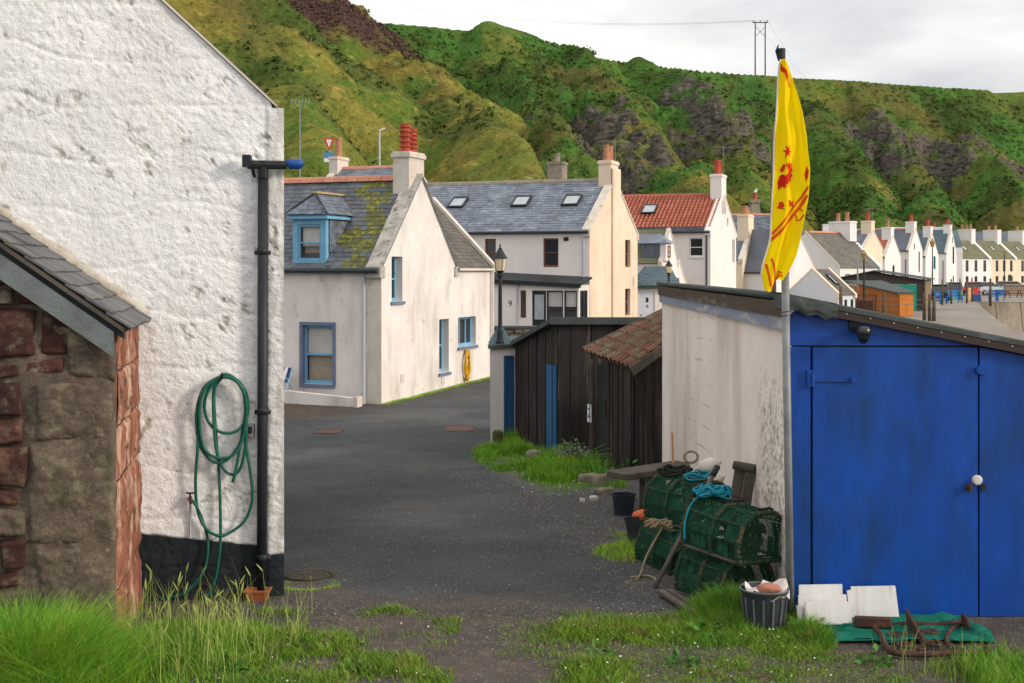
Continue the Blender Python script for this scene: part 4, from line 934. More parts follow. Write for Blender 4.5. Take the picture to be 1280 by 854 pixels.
def text(s, O, U, V, size, m, parent, name='lettering', align='CENTER', ext=.0015):
    cu = bpy.data.curves.new(name, 'FONT'); cu.body = s; cu.size = size; cu.align_x = align; cu.align_y = 'CENTER'; cu.extrude = ext
    to = bpy.data.objects.new(name, cu); C.objects.link(to)
    dg = bpy.context.evaluated_depsgraph_get(); me = bpy.data.meshes.new_from_object(to.evaluated_get(dg)); bpy.data.objects.remove(to)
    o = bpy.data.objects.new(name, me); C.objects.link(o); me.materials.clear(); me.materials.append(m)
    U = Vector(U).normalized(); V = Vector(V).normalized(); N = U.cross(V); o.parent = parent
    o.matrix_local = Matrix.Translation(Vector(O)-WPOS[parent.name]) @ Matrix((U, V, N)).transposed().to_4x4()
    return o
lean_to()
# ---------------------------------------------------------------- blue shed
SX, SY = 1.97, 9.0
def blue_shed():
    root = thing('blue_shed', 'lean-to store with royal blue double doors and rough white side wall', 'shed', (SX, SY, 0))
    ys = np.concatenate([np.arange(0, 1.6, .0125), np.arange(1.6, 7.81, .03)]); zs = np.linspace(-.6, 2.06, 230)
    Y, Z = np.meshgrid(ys, zs, indexing='ij')
    harl = np.clip((1.35-Y+.25*fbm(Y*2, Z*2, 3, 6))*3, 0, 1)*np.clip((1.75-Z)*2.5, 0, 1)
    d = .006*fbm(Y*3, Z*3, 4, 2)+harl*(.016*np.abs(fbm(Y*22, Z*22, 4, 9))+.006)
    # block joints showing through the render between two bands
    band = np.clip((Y-3.4)*6, 0, 1)*np.clip((5.6-Y)*6, 0, 1)
    jz = np.abs(((Z+.04*np.sin(Y*1.3))/.225) % 1-.5)*.225; j = np.clip(1-jz/.012, 0, 1)*band
    jv = np.clip(1-np.abs(Y-5.55)/.03, 0, 1)*np.clip((1.7-Z)*4, 0, 1); j = j*np.clip(.4+fbm(Y*2, Z*2, 3, 66)*1.5, 0, 1); d = d-.006*j-.004*jv
    dirt = np.clip((fbm(Y*1.6, Z*.35, 5, 19)-.02)*2.2, 0, 1); pits = .6*harl*np.clip((fbm(Y*20, Z*20, 4, 29)-.06)*3, 0, 1)
    wm = mat('stained_white_render', 'f2eae5', 'e8dfd9', 1.4, .92, .4, 30, c3='cfc3b9', s3=2.2, t3=(.55, .8), st3=(1, 1, .25), bdist=.01,
             cattr=[('dirt', ('b3a496', 'c4b6aa', 5, (1, 1, .25))), ('pits', ('6f6558', '857a6c', 30)), ('joint', ('968a7e', '7d7268', 9))])
    v = np.stack([SX-d*1.0, SY+Y, Z], -1).reshape(-1, 3)
    npmesh('side_wall', v, grid_faces(len(ys), len(zs), True), wm, root, smooth=True, attrs={'dirt': dirt*.55, 'pits': pits, 'joint': np.clip(j*.6+jv*.4, 0, 1)})
    EX = 5.4; k = MB()
    k.add([(SX, SY+7.8, -.6), (EX, SY+7.8, -.6), (EX, SY+7.8, 1.5), (SX, SY+7.8, 2.16)], [(0, 1, 2, 3)][::1]); k.add([(EX, SY, -.6), (EX, SY+7.8, -.6), (EX, SY+7.8, 1.5), (EX, SY, 1.5)], [(0, 1, 2, 3)])
    k.build('rear_wall', M['harl_grey'], root)
    def rz(x): return 2.235-.195*(x-2.025)
    b = M['royal']
    def strip(name, x0, x1, z0, zt, y=SY-.005, th=.03, m=b, lab=None):
        k = MB(); z1a = zt(x0) if callable(zt) else zt; z1b = zt(x1) if callable(zt) else zt
        k.prism([(x0, y, z0), (x1, y, z0), (x1, y, z1b), (x0, y, z1a)], (0, th, 0)); return k.build(name, m, root, bev=.003, label=lab)
    tb = lambda x: rz(x)-.075
    strip('corner_board', SX-.02, 2.10, -.1, 1.895); strip('frieze_panel', SX-.02, 3.335, 1.903, lambda x: max(tb(x), 1.9045))
    l1 = strip('door', 2.112, 3.272, .0, 1.893, SY-.012, .035); l2 = strip('door', 3.284, 4.44, .0, lambda x: min(1.893, tb(x)-.004), SY-.012, .035)
    strip('corner_board', 4.452, EX, -.1, lambda x: min(1.895, tb(x)-.02)); strip('door_backing', 2.05, 4.6, -.15, lambda x: tb(x)-.002, SY+.03, .02, M['dark'])
    strip('threshold', 2.05, 4.5, -.12, -.012, SY-.03, .08, M['soil'])
    # strap hinge, latch, lock
    k = MB(); z = EYE-(474-335)/FOC*SY; k.box(2.07, 2.105, SY-.03, SY-.008, z-.055, z+.065); k.box(2.11, 2.39, SY-.024, SY-.0125, z-.018, z+.014); k.lathe((2.385, SY-.022, z), [(.02, -.018), (.02, .014)], 10); k.tube([(2.108, SY-.03, z-.05), (2.108, SY-.03, z+.05)], .012, 8)
    k.build('strap_hinge', b, l1)
    k = MB(); z = EYE-(463-335)/FOC*SY; k.box(3.25, 3.30, SY-.035, SY-.0125, z-.012, z+.02); k.tube([(3.265, SY-.035, z+.035), (3.265, SY-.035, z-.02), (3.31, SY-.04, z-.025)], .009, 6); k.build('bolt', b, l1)
    k = MB(); z = EYE-(601-335)/FOC*SY; ax = Matrix.Rotation(R(90), 3, 'X')
    k.lathe((3.262, SY-.013, z+.008), [(.036, 0), (.036, .018), (.028, .03), (.012, .032)], 18, ax=ax); k.build('lock_escutcheon', mat('worn_white_enamel', 'd8d8d4', 'c8c6c0', 40, .35, c3='7a5a40', s3=60, t3=(.66, .7)), l1)
    k = MB(); k.tube([(3.205, SY-.03, z-.02), (3.205, SY-.04, z-.075)], [.022, .012], 8); k.tube([(3.17, SY-.03, z-.05), (3.215, SY-.03, z-.03)], .009, 6); k.build('door_handle', M['rust'], l1)
    k = MB(); k.lathe((3.31, SY-.0125, z-.045), [(.014, 0), (.02, .006), (.02, .012)], 10, ax=ax, sx=.9, sy=1.3); k.build('keyhole', M['dark'], l2)
    # security camera
    c = Vector((2.40, SY-.03, EYE-(410-335)/FOC*SY)); k = MB(); k.box(c.x-.035, c.x+.03, SY-.035, SY-.008, c.z-.02, c.z+.075); k.box(c.x-.012, c.x+.03, SY-.09, SY-.03, c.z-.02, c.z+.012)
    cm = k.build('camera_bracket', M['dark'], root)
    q = Vector((c.x+.035, SY-.13, c.z-.02)); k = MB(); k.lathe(q, [(.045, -.03), (.052, -.02), (.052, .015), (.04, .035), (.01, .04)], 20); k.build('camera_housing', mat('gloss_black_plastic', '1b1f24', None, rough=.25, spec=.6), cm, smooth=True)
    k = MB(); k.lathe(q, [(.004, -.085), (.02, -.078), (.034, -.06), (.04, -.035), (.04, -.028)], 18); k.build('camera_lens_dome', mat('smoked_dome', '0e1014', None, rough=.08, spec=.8), cm, smooth=True)
    # roof and its edges
    k = MB(); y0, y1 = SY-.075, SY+7.9
    k.prism([(SX-.045, y0, rz(SX-.045)-.03), (EX+.1, y0, rz(EX+.1)-.03), (EX+.1, y1, rz(EX+.1)-.03), (SX-.045, y1, rz(SX-.045)-.03)], (0, 0, .03)); k.build('roof', M['lead'], root)
    k = MB(); k.tube([(SX-.04, y0+.01, rz(SX)-.0), (SX-.045, SY+3, rz(SX)+.004), (SX-.04, y1, rz(SX))], .028, 8); k.build('roof_edge_roll', M['lead'], root, smooth=True)
    br = mat('weathered_brown_fascia', '4b4038', '5a4f47', 5, .9, .5, 30, st=(1, .15, 1), c3='8a8478', s3=8, t3=(.55, .72))
    k = MB(); k.box(SX-.05, SX-.022, SY-.04, SY+7.85, 2.098, rz(SX)-.034); k.build('eaves_board', br, root)
    k = MB(); k.box(SX-.034, SX-.004, SY-.0, SY+7.83, 2.0, 2.096); k.build('eaves_fascia', mat('flaking_grey_blue_paint', '8d96ab', '78839c', 3, .8, .3, 20, st=(1, .2, 1), c3='b9b4ae', s3=6, t3=(.55, .65)), root)
    xa = 2.245
    k = MB(); k.prism([(xa, SY-.07, rz(xa)-.085), (EX, SY-.07, rz(EX)-.085), (EX, SY-.07, rz(EX)-.006), (xa, SY-.07, rz(xa)-.006)], (0, .055, 0)); bg = k.build('bargeboard', mat('dark_brown_fascia_board', '40332f', '352a27', 4, .6, .1), root)
    k = MB(); k.tube([(xa, SY-.045, rz(xa)+.0), (EX, SY-.045, rz(EX)+.0)], .012, 6); k.build('roof_trim', M['lead'], root)
    n = 14
    for i in range(n):
        x = 2.335+i*.165; k = MB(); k.lathe((x, SY-.071, rz(x)-.045), [(.005, 0), (.005, .003)], 8, ax=ax); k.build('screw', M['downpipe_w'], bg)
    # lead dressed over the corner
    vs = []; nu, nv = 14, 10
    for i in range(nu+1):
        for j in range(nv+1):
            x = SX-.075+(xa+.02-SX+.075)*i/nu; z = rz(x)+.012-(.115+.012*math.sin(i*1.3))*j/nv
            vs.append((x, SY-.085-.012*float(vn(i*.7, j*.6, 3))-.01*math.sin(j/nv*3), z))
    k = MB(); k.add(vs, [(i*(nv+1)+j, i*(nv+1)+j+1, (i+1)*(nv+1)+j+1, (i+1)*(nv+1)+j) for i in range(nu) for j in range(nv)])
    t = [Vector((SX-.075+(xa+.02-SX+.075)*i/nu, SY-.085, rz(SX-.075+(xa+.02-SX+.075)*i/nu)+.014)) for i in range(nu+1)]
    k.add([p for p in t]+[p+Vector((0, .5, 0)) for p in t], [(i, i+1, nu+1+i+1, nu+1+i) for i in range(nu)])
    s0 = Vector((SX-.077, SY-.085, 0)); k.add([s0+Vector((0,0,rz(SX)+.02)), s0+Vector((0,.35,rz(SX)+.02)), s0+Vector((0,.33,rz(SX)-.07)), s0+Vector((0,0,rz(SX)-.09))], [(0, 1, 2, 3)])
    k.build('corner_flashing', M['lead'], root, smooth=True)
blue_shed()
def flagpole():
    base = Vector((1.925, 8.84, -.03)); top = Vector((1.862, 8.84, 3.93)); root = thing('flagpole', 'grey steel pipe flagpole strapped to the corner of the blue shed', 'flagpole', base)
    k = MB(); mid = base.lerp(top, .62); k.tube([base, mid], .0275, 12); k.build('pipe', M['steel'], root, smooth=True)
    k = MB(); k.tube([mid+Vector((0, 0, -.02)), mid+Vector((0, 0, .03))], .03, 12); k.tube([mid, top], .012, 8); k.build('upper_pole', mat('pale_pole', 'a09a90', '8b857c', 9, .6), root, smooth=True)
    k = MB(); k.tube([top+Vector((.0, 0, -.04)), top+Vector((0, 0, .035))], .026, 10); k.tube([top+Vector((-.02, 0, -.05)), top+Vector((-.034, 0, .02)), top+Vector((-.022, 0, .06))], [.006, .012, .004], 6); k.build('taped_cap', M['dark'], root)
    k = MB(); p = base.lerp(top, .54); k.tube([p+Vector((.03*math.cos(a), .03*math.sin(a), .004*a)) for a in np.linspace(0, 14, 50)], .004, 4); k.tube([p+Vector((.02, 0, .02)), p+Vector((.08, .1, .05))], .005, 4); k.build('lashing', M['steel'], root)
flagpole()
def flag():
    Lf = [(68, 977), (80, 975), (140, 971), (200, 968), (260, 966), (300, 963), (340, 952), (357, 955)]
    Rt = [(68, 978), (80, 985), (110, 995), (140, 1002), (170, 1008), (210, 1011.5), (250, 1010), (280, 1004), (320, 995), (345, 985), (357, 978)]
    Y0 = 8.76
    def F(u, v):
        py = 74+283*v; a = np.interp(py, *zip(*Lf)); b = np.interp(py, *zip(*Rt)); w = np.clip(v*3, 0, 1)
        uu = u+.045*np.sin(u*2*np.pi)*w
        x = a+(b-a)*uu; dep = (.022*np.sin(u*9.5+v*2.2+.6)+.008*np.sin(u*19-v*3))*w*.9*(1-.4*v)+.012*np.sin(v*22+u*6)
        Y = Y0+dep; bot = 8*np.sin(u*5+.5)*np.clip((v-.9)*10, 0, 1)
        return np.stack([(x-640)/FOC*Y0, Y, EYE-(py+bot-335)/FOC*Y0], -1)
    nu, nv = 60, 200; U, V = np.meshgrid(np.linspace(0, 1, nu), np.linspace(0, 1, nv), indexing='ij')
    root = thing('flag', 'tall yellow flag with red heraldic beast hanging in folds from the flagpole', 'flag', (1.87, 8.8, 3.9))
    ym = mat('yellow_flag_cloth', 'ffe000', 'fbd400', 6, .75, .1, 80, spec=.15)
    nt = ym.node_tree; b = nt.nodes['Principled BSDF']; tr = nt.nodes.new('ShaderNodeBsdfTranslucent'); tr.inputs[0].default_value = lin('ffe000'); mx = nt.nodes.new('ShaderNodeMixShader'); mx.inputs[0].default_value = .35
    nt.links.new(b.outputs[0], mx.inputs[1]); nt.links.new(tr.outputs[0], mx.inputs[2]); nt.links.new(mx.outputs[0], nt.nodes['Material Output'].inputs[0])
    A = F(U, V); Bk = A+np.array([0, .004, 0])
    npmesh('cloth', A.reshape(-1, 3), grid_faces(nu, nv), ym, root, smooth=True)
    rm = mat('red_flag_print', 'd8301c', 'c42614', 5, .75, spec=.15); om = mat('orange_red_flag_print', 'e0501c', 'd04414', 5, .75, spec=.15); bm_ = mat('grey_flag_print', '4a5a5c', None, rough=.8)
    def uv(px, py):
        v = (py-74)/283; a = np.interp(py, *zip(*Lf)); b = np.interp(py, *zip(*Rt)); t = (px-a)/max(b-a, 1)
        return min(max(t, .02), .98), min(max(v, 0), 1)
    def patch(name, polys, m):
        k = MB()
        for pl in polys:
            # dense triangulation by subdividing the outline fan
            pts = [Vector((x, y, 0)) for x, y in pl]; tr_ = geometry.tessellate_polygon([pts]); bm = bmesh.new(); vs = [bm.verts.new(p) for p in pts]
            for t in tr_:
                try: bm.faces.new([vs[i] for i in t])
                except ValueError: pass
            for _ in range(6):
                le = [e for e in bm.edges if e.calc_length() > 2.5]
                if not le: break
                bmesh.ops.subdivide_edges(bm, edges=le, cuts=1); bmesh.ops.triangulate(bm, faces=bm.faces)
            bm.verts.index_update(); out = []
            for v in bm.verts:
                u_, v_ = uv(v.co.x, v.co.y); out.append(Vector(F(np.array(u_), np.array(v_)))+Vector((0, -.0035, 0)))
            k.add(out, [tuple(w.index for w in f.verts) for f in bm.faces]); bm.free()
        return k.build(name, m, root, smooth=True)
    def band(p, q, w):
        (x0, y0), (x1, y1) = p, q; d = math.hypot(x1-x0, y1-y0); nx, ny = -(y1-y0)/d*w/2, (x1-x0)/d*w/2
        return [(x0+nx, y0+ny), (x1+nx, y1+ny), (x1-nx, y1-ny), (x0-nx, y0-ny)]
    def poly_band(pts, w): return [band(a, b, w) for a, b in zip(pts[:-1], pts[1:])]
    bands = poly_band([(964, 293), (975, 279), (990, 263), (1003, 247), (1010, 233)], 2.6)+poly_band([(962, 301), (974, 289), (990, 273), (1002, 258), (1009, 244)], 3.4)
    bands += poly_band([(998, 274), (996, 267), (1001, 261), (1004, 264)], 1.8)+poly_band([(996, 276), (1001, 275), (1005, 268)], 1.6)
    bands += poly_band([(957, 330), (960, 345), (962, 352)], 2.6)+poly_band([(963, 323), (968, 340), (969, 352)], 2.6)+poly_band([(963, 355), (972, 353), (979, 350)], 2.6)+poly_band([(967, 352), (978, 346)], 2.0)+poly_band([(971, 352), (974, 342)], 1.8)+poly_band([(979, 346), (973, 340)], 1.8)
    [patch('border_stripe', [q_], om) for q_ in bands]
    body = [[(973, 220), (976, 218), (980, 220), (983, 217), (984, 213), (981, 209), (979, 204), (983, 206), (985, 201), (987, 206), (991, 204), (990, 209), (993, 212), (990, 215), (992, 220), (989, 222), (990, 227), (986, 226), (984, 231), (981, 229), (979, 236), (976, 233), (972, 238), (971, 228)],
            [(977, 205), (979, 207), (978, 213), (975, 216), (973, 213)]]
    body += [[(979, 182), (983, 186), (987, 184), (984, 189), (989, 189), (985, 192), (986, 197), (982, 193), (978, 199), (979, 192), (976, 188), (980, 188)]]
    body += [[(987, 250), (990, 253), (994, 251), (992, 255), (994, 259), (989, 257), (985, 260), (986, 255), (984, 251)], [(972, 253), (976, 252), (978, 257), (975, 262), (970, 260), (972, 257)]]
    body += [[(956, 304), (958, 308), (961, 309), (958, 312), (955, 314), (954, 309)], [(1008, 208), (1010, 214), (1009, 222), (1007, 228), (1006, 219)]]
    body += [[(976, 78), (979, 84), (983, 88), (986, 96), (983, 100), (980, 92), (976, 88)], [(983, 92), (986, 100), (989, 110), (986, 108)]]
    [patch('heraldic_emblem', [q_], rm) for q_ in body]
    [patch('claw_mark', [q_], bm_) for q_ in [[(989, 205), (990, 203), (991, 205), (990, 207)], [(986, 216), (988, 219), (987, 221)], [(984, 183), (986, 182), (986, 184)], [(976, 260), (978, 261), (977, 263)], [(981, 232), (984, 232), (983, 234)]]]
    h = MB(); h.tube([Vector(F(np.array(0.0), np.array(v)))+Vector((-.004, 0, 0)) for v in np.linspace(0, .95, 30)], .006, 5); h.build('hoist_hem', mat('white_webbing', 'd8d0c4', None, rough=.9), root)
flag()
# ---------------------------------------------------------------- houses further back
def hillz(x, y):
    z = hill_height(np.array([[float(x)]]), np.array([[float(y)]])); z = float(z[0][0, 0])-1.25
    return max(z, gz(x, y))
def rl(x, y): return Vector((x, y, gz(x, y)))
def skylight(T, root, L, W, eave, rise, cx, cy, w, h):
    tn = rise/(W/2); S = Vector((0, 1, tn)).normalized(); N = Vector((0, -tn, 1)).normalized(); c = Vector((cx, cy, eave+cy*tn))+N*.06; U = Vector((1, 0, 0))
    k = MB(T)
    for a, b, cc, d in ((-w/2, w/2, -h/2, -h/2+.07), (-w/2, w/2, h/2-.07, h/2), (-w/2, -w/2+.06, -h/2+.07, h/2-.07), (w/2-.06, w/2, -h/2+.07, h/2-.07)):
        k.prism([c+U*a+S*cc, c+U*b+S*cc, c+U*b+S*d, c+U*a+S*d], N*.06)
    f = k.build('skylight', M['dark'], root); k = MB(T); k.prism([c+U*(-w/2+.05)+S*(-h/2+.06), c+U*(w/2-.05)+S*(-h/2+.06), c+U*(w/2-.05)+S*(h/2-.06), c+U*(-w/2+.05)+S*(h/2-.06)], N*.035)
    k.build('pane', M['sky_tint'], f)
M['sky_tint'] = mat('sky_tinted_glass', 'aeb6ba', '9aa3a8', 3, .08, spec=.8)  # pale grey base colour stands in for the sky's reflection
def cream_house():
    A = rl(2.85, 47); A.z = -.57; br = M['brown_frame']; L, W, EV, RS = 13, 6.55, 4.4, 2.06
    root, T = house('cream_gabled_house', 'tall house with plain cream gable and three roof windows in blue slate', A, RA, L, W, EV, RS, M['white_c'], M['slate_blue'], gablem=M['cream'],
        wins=[('F', -1.81, 3.05, .6, 1.07, {'fm': br, 'depth': .1}), ('F', -4.16, 3.05, .45, 1.07, {'fm': br, 'depth': .1}), ('F', -7.3, 3.05, .6, 1.07, {'fm': br}),
              ('G', 4.7, 3.05, .75, 1.1, {'fm': br, 'depth': .14}), ('G', 4.7, 1.1, .75, 1.08, {'fm': br, 'depth': .14})],
        chims=[dict(cx=-.27, cy=W/2, wx=.5, wy=1.0, z0=EV+RS-1.0, z1=7.2, m=M['cream'], pots=3, pot_h=.62, pot_r=.12, potm=M['pot_buff'], aerial=.9)],
        skew=M['skew_clean'], sk='R', slates=(.3, .19, .014), ridge=M['stonec'], pipe=[(-.22, -.06, M['downpipe_w'], EV-.1)])
    k = MB(T); k.box(.004, .10, W/2-.5, W/2+.5, -.3, 6.9); k.build('chimney_breast', M['cream'], root, bev=.03)
    for cx in (-6.05, -3.36, -1.29): skylight(T, root, L, W, EV, RS, cx, 1.84, .68, .78)
    k = MB(T); k.box(-1.0, -.82, -.03, -.001, 4.02, 4.16); k.build('air_vent', M['dark'], root)
    # glazed porch
    y0 = -1.2; k = MB(T)
    hol = [(-1.81, .0, -1.27, 2.2), (-1.25, .75, -.62, 2.2), (-.58, .75, -.09, 2.2), (-2.26, 1.2, -2.04, 2.2), (-3.75, 1.1, -3.6, 2.0)]
    k.wall([(-4.6, -.8), (-.03, -.8), (-.03, 2.4), (-4.6, 2.62)], hol, (1, 0, 0), (0, 0, 1), (0, y0, 0), .1, (0, -1, 0))
    k.wall([(0, -.8), (1.2, -.8), (1.2, 2.4), (0, 2.4)], [(.15, .75, 1.05, 2.2)], (0, 1, 0), (0, 0, 1), (-.03, y0, 0), .1, (1, 0, 0))
    p = k.build('porch', M['white_c'], root)
    k = MB(T); k.prism([(-4.75, y0-.15, 2.6), (.1, y0-.15, 2.38), (.1, -.01, 2.62), (-4.75, -.01, 2.84)], (0, 0, .07)); k.prism([(-4.75, y0-.17, 2.52), (.1, y0-.17, 2.30), (.1, y0-.17, 2.45), (-4.75, y0-.17, 2.67)], (0, .015, 0)); k.build('porch_roof', M['dark'], root)
    f = ((0, y0, 0), (1, 0, 0), (0, -1, 0))
    for h_ in hol[1:]: window(T, root, f, h_, M['dark'] if h_[0] > -2 else br, 'sash', depth=.05, fw=.04, blind=.4 if h_[0] > -2 else None, gm=M['glass_clear'])
    window(T, root, ((-.03, y0, 0), (0, 1, 0), (1, 0, 0)), (.15, .75, 1.05, 2.2), M['dark'], 'two', depth=.05, fw=.04)
    k = MB(T); k.box(-1.8, -1.28, y0+.03, y0+.07, .0, 2.19); d = k.build('porch_door', M['dark'], root)
    k = MB(T); k.box(-1.72, -1.36, y0+.02, y0+.029, 1.15, 2.05); k.build('door_glass', M['sky_tint'], d)
    k = MB(T); k.tube([(-2.36, y0-.06, 2.45), (-2.36, y0-.06, 0)], .035, 6); k.build('downpipe', M['downpipe_w'], root)
    u = T.to_3x3() @ Vector((1, 0, 0)); text('9', T @ Vector((-2.66, y0-.004, 1.70)), u, (0, 0, 1), .32, M['dark'], root, 'house_number')
cream_house()
house('rear_cottage', 'dark ridge and rough stone chimney showing just above the cream house roof', rl(2.6, 58.5), RA, 10.5, 6, 5.1, 2.1, M['harl_grey'], M['slate_far'],
      chims=[dict(cx=-1.6, cy=3, wx=.75, wy=.8, z0=6.5, z1=8.15, m=M['stonec'], pots=1, pot_h=.42, pot_r=.15, potm=M['stonec'])], slates=(.3, .2, .012), ridge=M['slate_far'])
house('upper_cottage', 'slate cottage with salmon ridge rising behind the red louvred chimney pots', rl(-5.67, 57), RA, 4.3, 6.5, 5.75, 2.05, M['white_c'], M['slate_blue'],
      chims=[dict(cx=-.3, cy=3.25, wx=.5, wy=1.0, z0=6.8, z1=8.1, m=M['white_c'], pots=0), dict(cx=-4.1, cy=3.25, wx=.45, wy=1.1, z0=6.8, z1=8.35, m=M['skew_clean'], pots=1, pot_h=.95, pot_r=.17, potm=M['pot_buff'], aerial=0)],
      slates=(.3, .2, .012), ridge=M['ridge_tile'], skew=M['skew_clean'], sk='RL')
def tile_rows_red(T, L, W, EV, RS, parent):
    """pantile rolls on the front slope as joined relief"""
    S = Vector((0, W/2, RS)); sl = S.length; n = int(sl/.3); m = int(L/.22); k = MB(T); S.normalize(); N = Vector((0, -RS, W/2)).normalized()
    for j in range(n):
        for i in range(m):
            x = -L+(i+.5)*L/m; c = Vector((x, .3, EV+.3*RS/(W/2)))+S*((j+.5)*(sl-.38)/n)+N*.03; d = S*(sl/n*.56); w = L/m*.42; up = N*.07; lift = N*.03
            k.add([c-d+lift-Vector((w, 0, 0)), c-d+lift+up, c-d+lift+Vector((w, 0, 0)), c+d-Vector((w, 0, 0)), c+d+up, c+d+Vector((w, 0, 0))], [(0, 1, 4, 3), (1, 2, 5, 4), (0, 2, 1)])
    k.build('pantiles', M['pantile'], parent, kind='stuff')
def red_house():
    A = rl(10.08, 65); L, W, EV, RS = 7.2, 6.6, 4.92, 2.04
    root, T = house('red_roofed_house', 'white house with a bright red pantile roof and small roof window', A, RA, L, W, EV, RS, M['white_c'], M['pantile'],
        wins=[('F', -1.1, 3.6, .72, .98, {'sill': M['white_frame'], 'trim': M['white_frame']}), ('G', 4.1, 5.3, .4, .42), ('G', 5.55, 3.3, .7, 1.3), ('G', 5.4, .8, .7, 1.1)],
        chims=[dict(cx=-.3, cy=W/2, wx=.6, wy=1.2, z0=5.9, z1=8.0, m=M['white_c'], pots=2, pot_h=.75, pot_r=.17, potm=M['pot_red'], aerial=1.6)], skew=M['white_c'], sk='R', ridge=M['pantile'], skw=.3, pipe=[(-.2, -.06, M['gutter'], EV)])
    tile_rows_red(T, L-.3, W, EV, RS, bpy.data.objects.get('roof') and [c for c in root.children if c.name.startswith('roof')][0])
    skylight(T, root, L, W, EV+.1, RS, -3.65, 1.75, .75, .9)
    k = MB(T); k.box(-L, -.3, -.12, .28, EV+.0, EV+.2); k.build('eaves_slates', M['slate_blue'], root)
red_house()
def small_cottage():
    A = rl(.117*58, 58); L, W, EV, RS = 5, 3.0, 3.3, 1.5
    root, T = house('low_cottage', 'small cottage with olive mossy roof squeezed between cream gable and red roofed house', A, RA, L, W, EV, RS, M['white_c'], M['slate_olive'], slates=(.3, .2, .012), skew=M['skew_clean'], sk='R', skw=.15, gut=False)
    k = MB(T); k.box(-1.0, .15, .15, 1.2, EV+.05, EV+.85); dm = k.build('dormer', M['white_c'], root)
    k = MB(T); k.box(-1.0, -.12, .14, .149, EV+.05, EV+.83); k.build('dormer_cheek', M['slate_blue'], dm)
    k = MB(T); k.add([(-1.2, .0, EV+.86), (.3, .0, EV+.86), (.3, 1.35, EV+.86), (-1.2, 1.35, EV+.86), (-1.2, .67, EV+1.3), (-.25, .67, EV+1.3)], [(0, 1, 5, 4), (1, 2, 5), (2, 3, 4, 5), (3, 2, 1, 0)]); k.build('dormer_roof', M['slate_blue'], dm)
    window(T, root, ((.15, 0, 0), (0, 1, 0), (1, 0, 0)), (.45, EV+.2, .95, EV+.75), M['brown_frame'], 'sash', depth=.0)
small_cottage()
def entrance_porch():
    x0, x1, y0, y1 = 5.28, 7.0, 54.0, 56.4; root = thing('entrance_porch', 'small porch with white plank door and dark hipped slate roof beside the cream gable', 'porch', (x0, y0, -.6))
    k = MB(); k.wall([(x0, -1), (x1, -1), (x1, 1.62), (x0, 1.62)], [(5.40, -.58, 6.02, 1.46)], (1, 0, 0), (0, 0, 1), (0, y0, 0), .1, (0, -1, 0)); k.add([(x1, y0, -1), (x1, y1, -1), (x1, y1, 1.62), (x1, y0, 1.62)], [(0, 1, 2, 3)]); k.add([(x0, y0, -1), (x0, y1, -1), (x0, y1, 1.62), (x0, y0, 1.62)], [(0, 3, 2, 1)])
    k.build('wall', M['white_c'], root)
    k = MB(); k.box(5.41, 6.01, y0+.03, y0+.07, -.57, 1.455); d = k.build('door', mat('pale_blue_white_door', 'dfe3ea', 'd2d7e0', 5, .5), root)
    k = MB(); k.box(5.66, 5.76, y0+.018, y0+.029, 1.0, 1.2); k.build('door_glass', M['dark'], d)
    k = MB(); k.box(5.67, 5.75, y0+.018, y0+.029, .78, .9); k.build('letter_plate', M['steel'], d)
    k = MB(); k.lathe((5.46, y0+.02, .45), [(.03, -.02), (.03, .03)], 8); k.build('door_knob', M['rust'], d)
    zt, ze = 2.52, 1.7; a = [(x0-.12, y0-.12, ze), (x1+.1, y0-.12, ze), (x1+.1, y1, ze), (x0-.12, y1, ze), (x0+.55, y0+1.0, zt), (x1-.2, y0+1.0, zt), (x1-.2, y1, zt), (x0+.55, y1, zt)]
    k = MB(); k.add(a, [(0, 1, 5, 4), (1, 2, 6, 5), (0, 4, 7, 3), (4, 5, 6, 7), (3, 2, 1, 0)]); r = k.build('roof', M['slate_teal'], root)
    S = Vector((0, 1.12, .82)); ms = slate_rows((x0-.12, y0-.12, ze), (1, 0, 0), S, .28, .17, x1-x0+.22, S.length, .012, lambda u, v: u > .62*v/S.length+.1 and u < x1-x0+.2-.3*v/S.length, seed=4)
    join_pieces('slates', unit(M['slate_teal']), ms, r, M['slate_teal'])
    k = MB(); k.box(x0-.16, x1+.12, y0-.2, y0-.1, ze-.12, ze+.0); k.build('gutter', mat('dark_green_gutter', '2d4038', '374a42', 5, .5), root)
entrance_porch()
street_lamp('distant lane lantern standing beyond the pantiled lean-to near the white porch', (6.37, 52, -.58), 3.45, .29, .05)
house('gabled_outhouse', 'tiny white gabled outhouse peeping over the shed roof right of the distant lantern', rl(.125*60, 60), RA, 1.6, 2.8, 2.26, 1.08, M['white_b'], M['slate_brown'], skew=M['skew_clean'], gut=False)
house('cream_narrow_house', 'narrow cream gable with tall buff potted chimney between red roof and flag', rl(15.3, 85), RA, 6, 6.5, 3.6, 1.9, M['cream_far'], M['slate_far'],
      wins=[('G', 4.6, 3.0, .5, .95), ('G', 1.2, .9, .7, .9), ('G', 4.8, .9, .7, .9)], chims=[dict(cx=-.4, cy=3.2, wx=.75, wy=2.0, z0=4.6, z1=6.7, m=M['cream_far'], pots=2, pot_h=.6, pot_r=.25, potm=M['pot_buff'])], skew=M['skew_clean'], sk='R', gut=False)
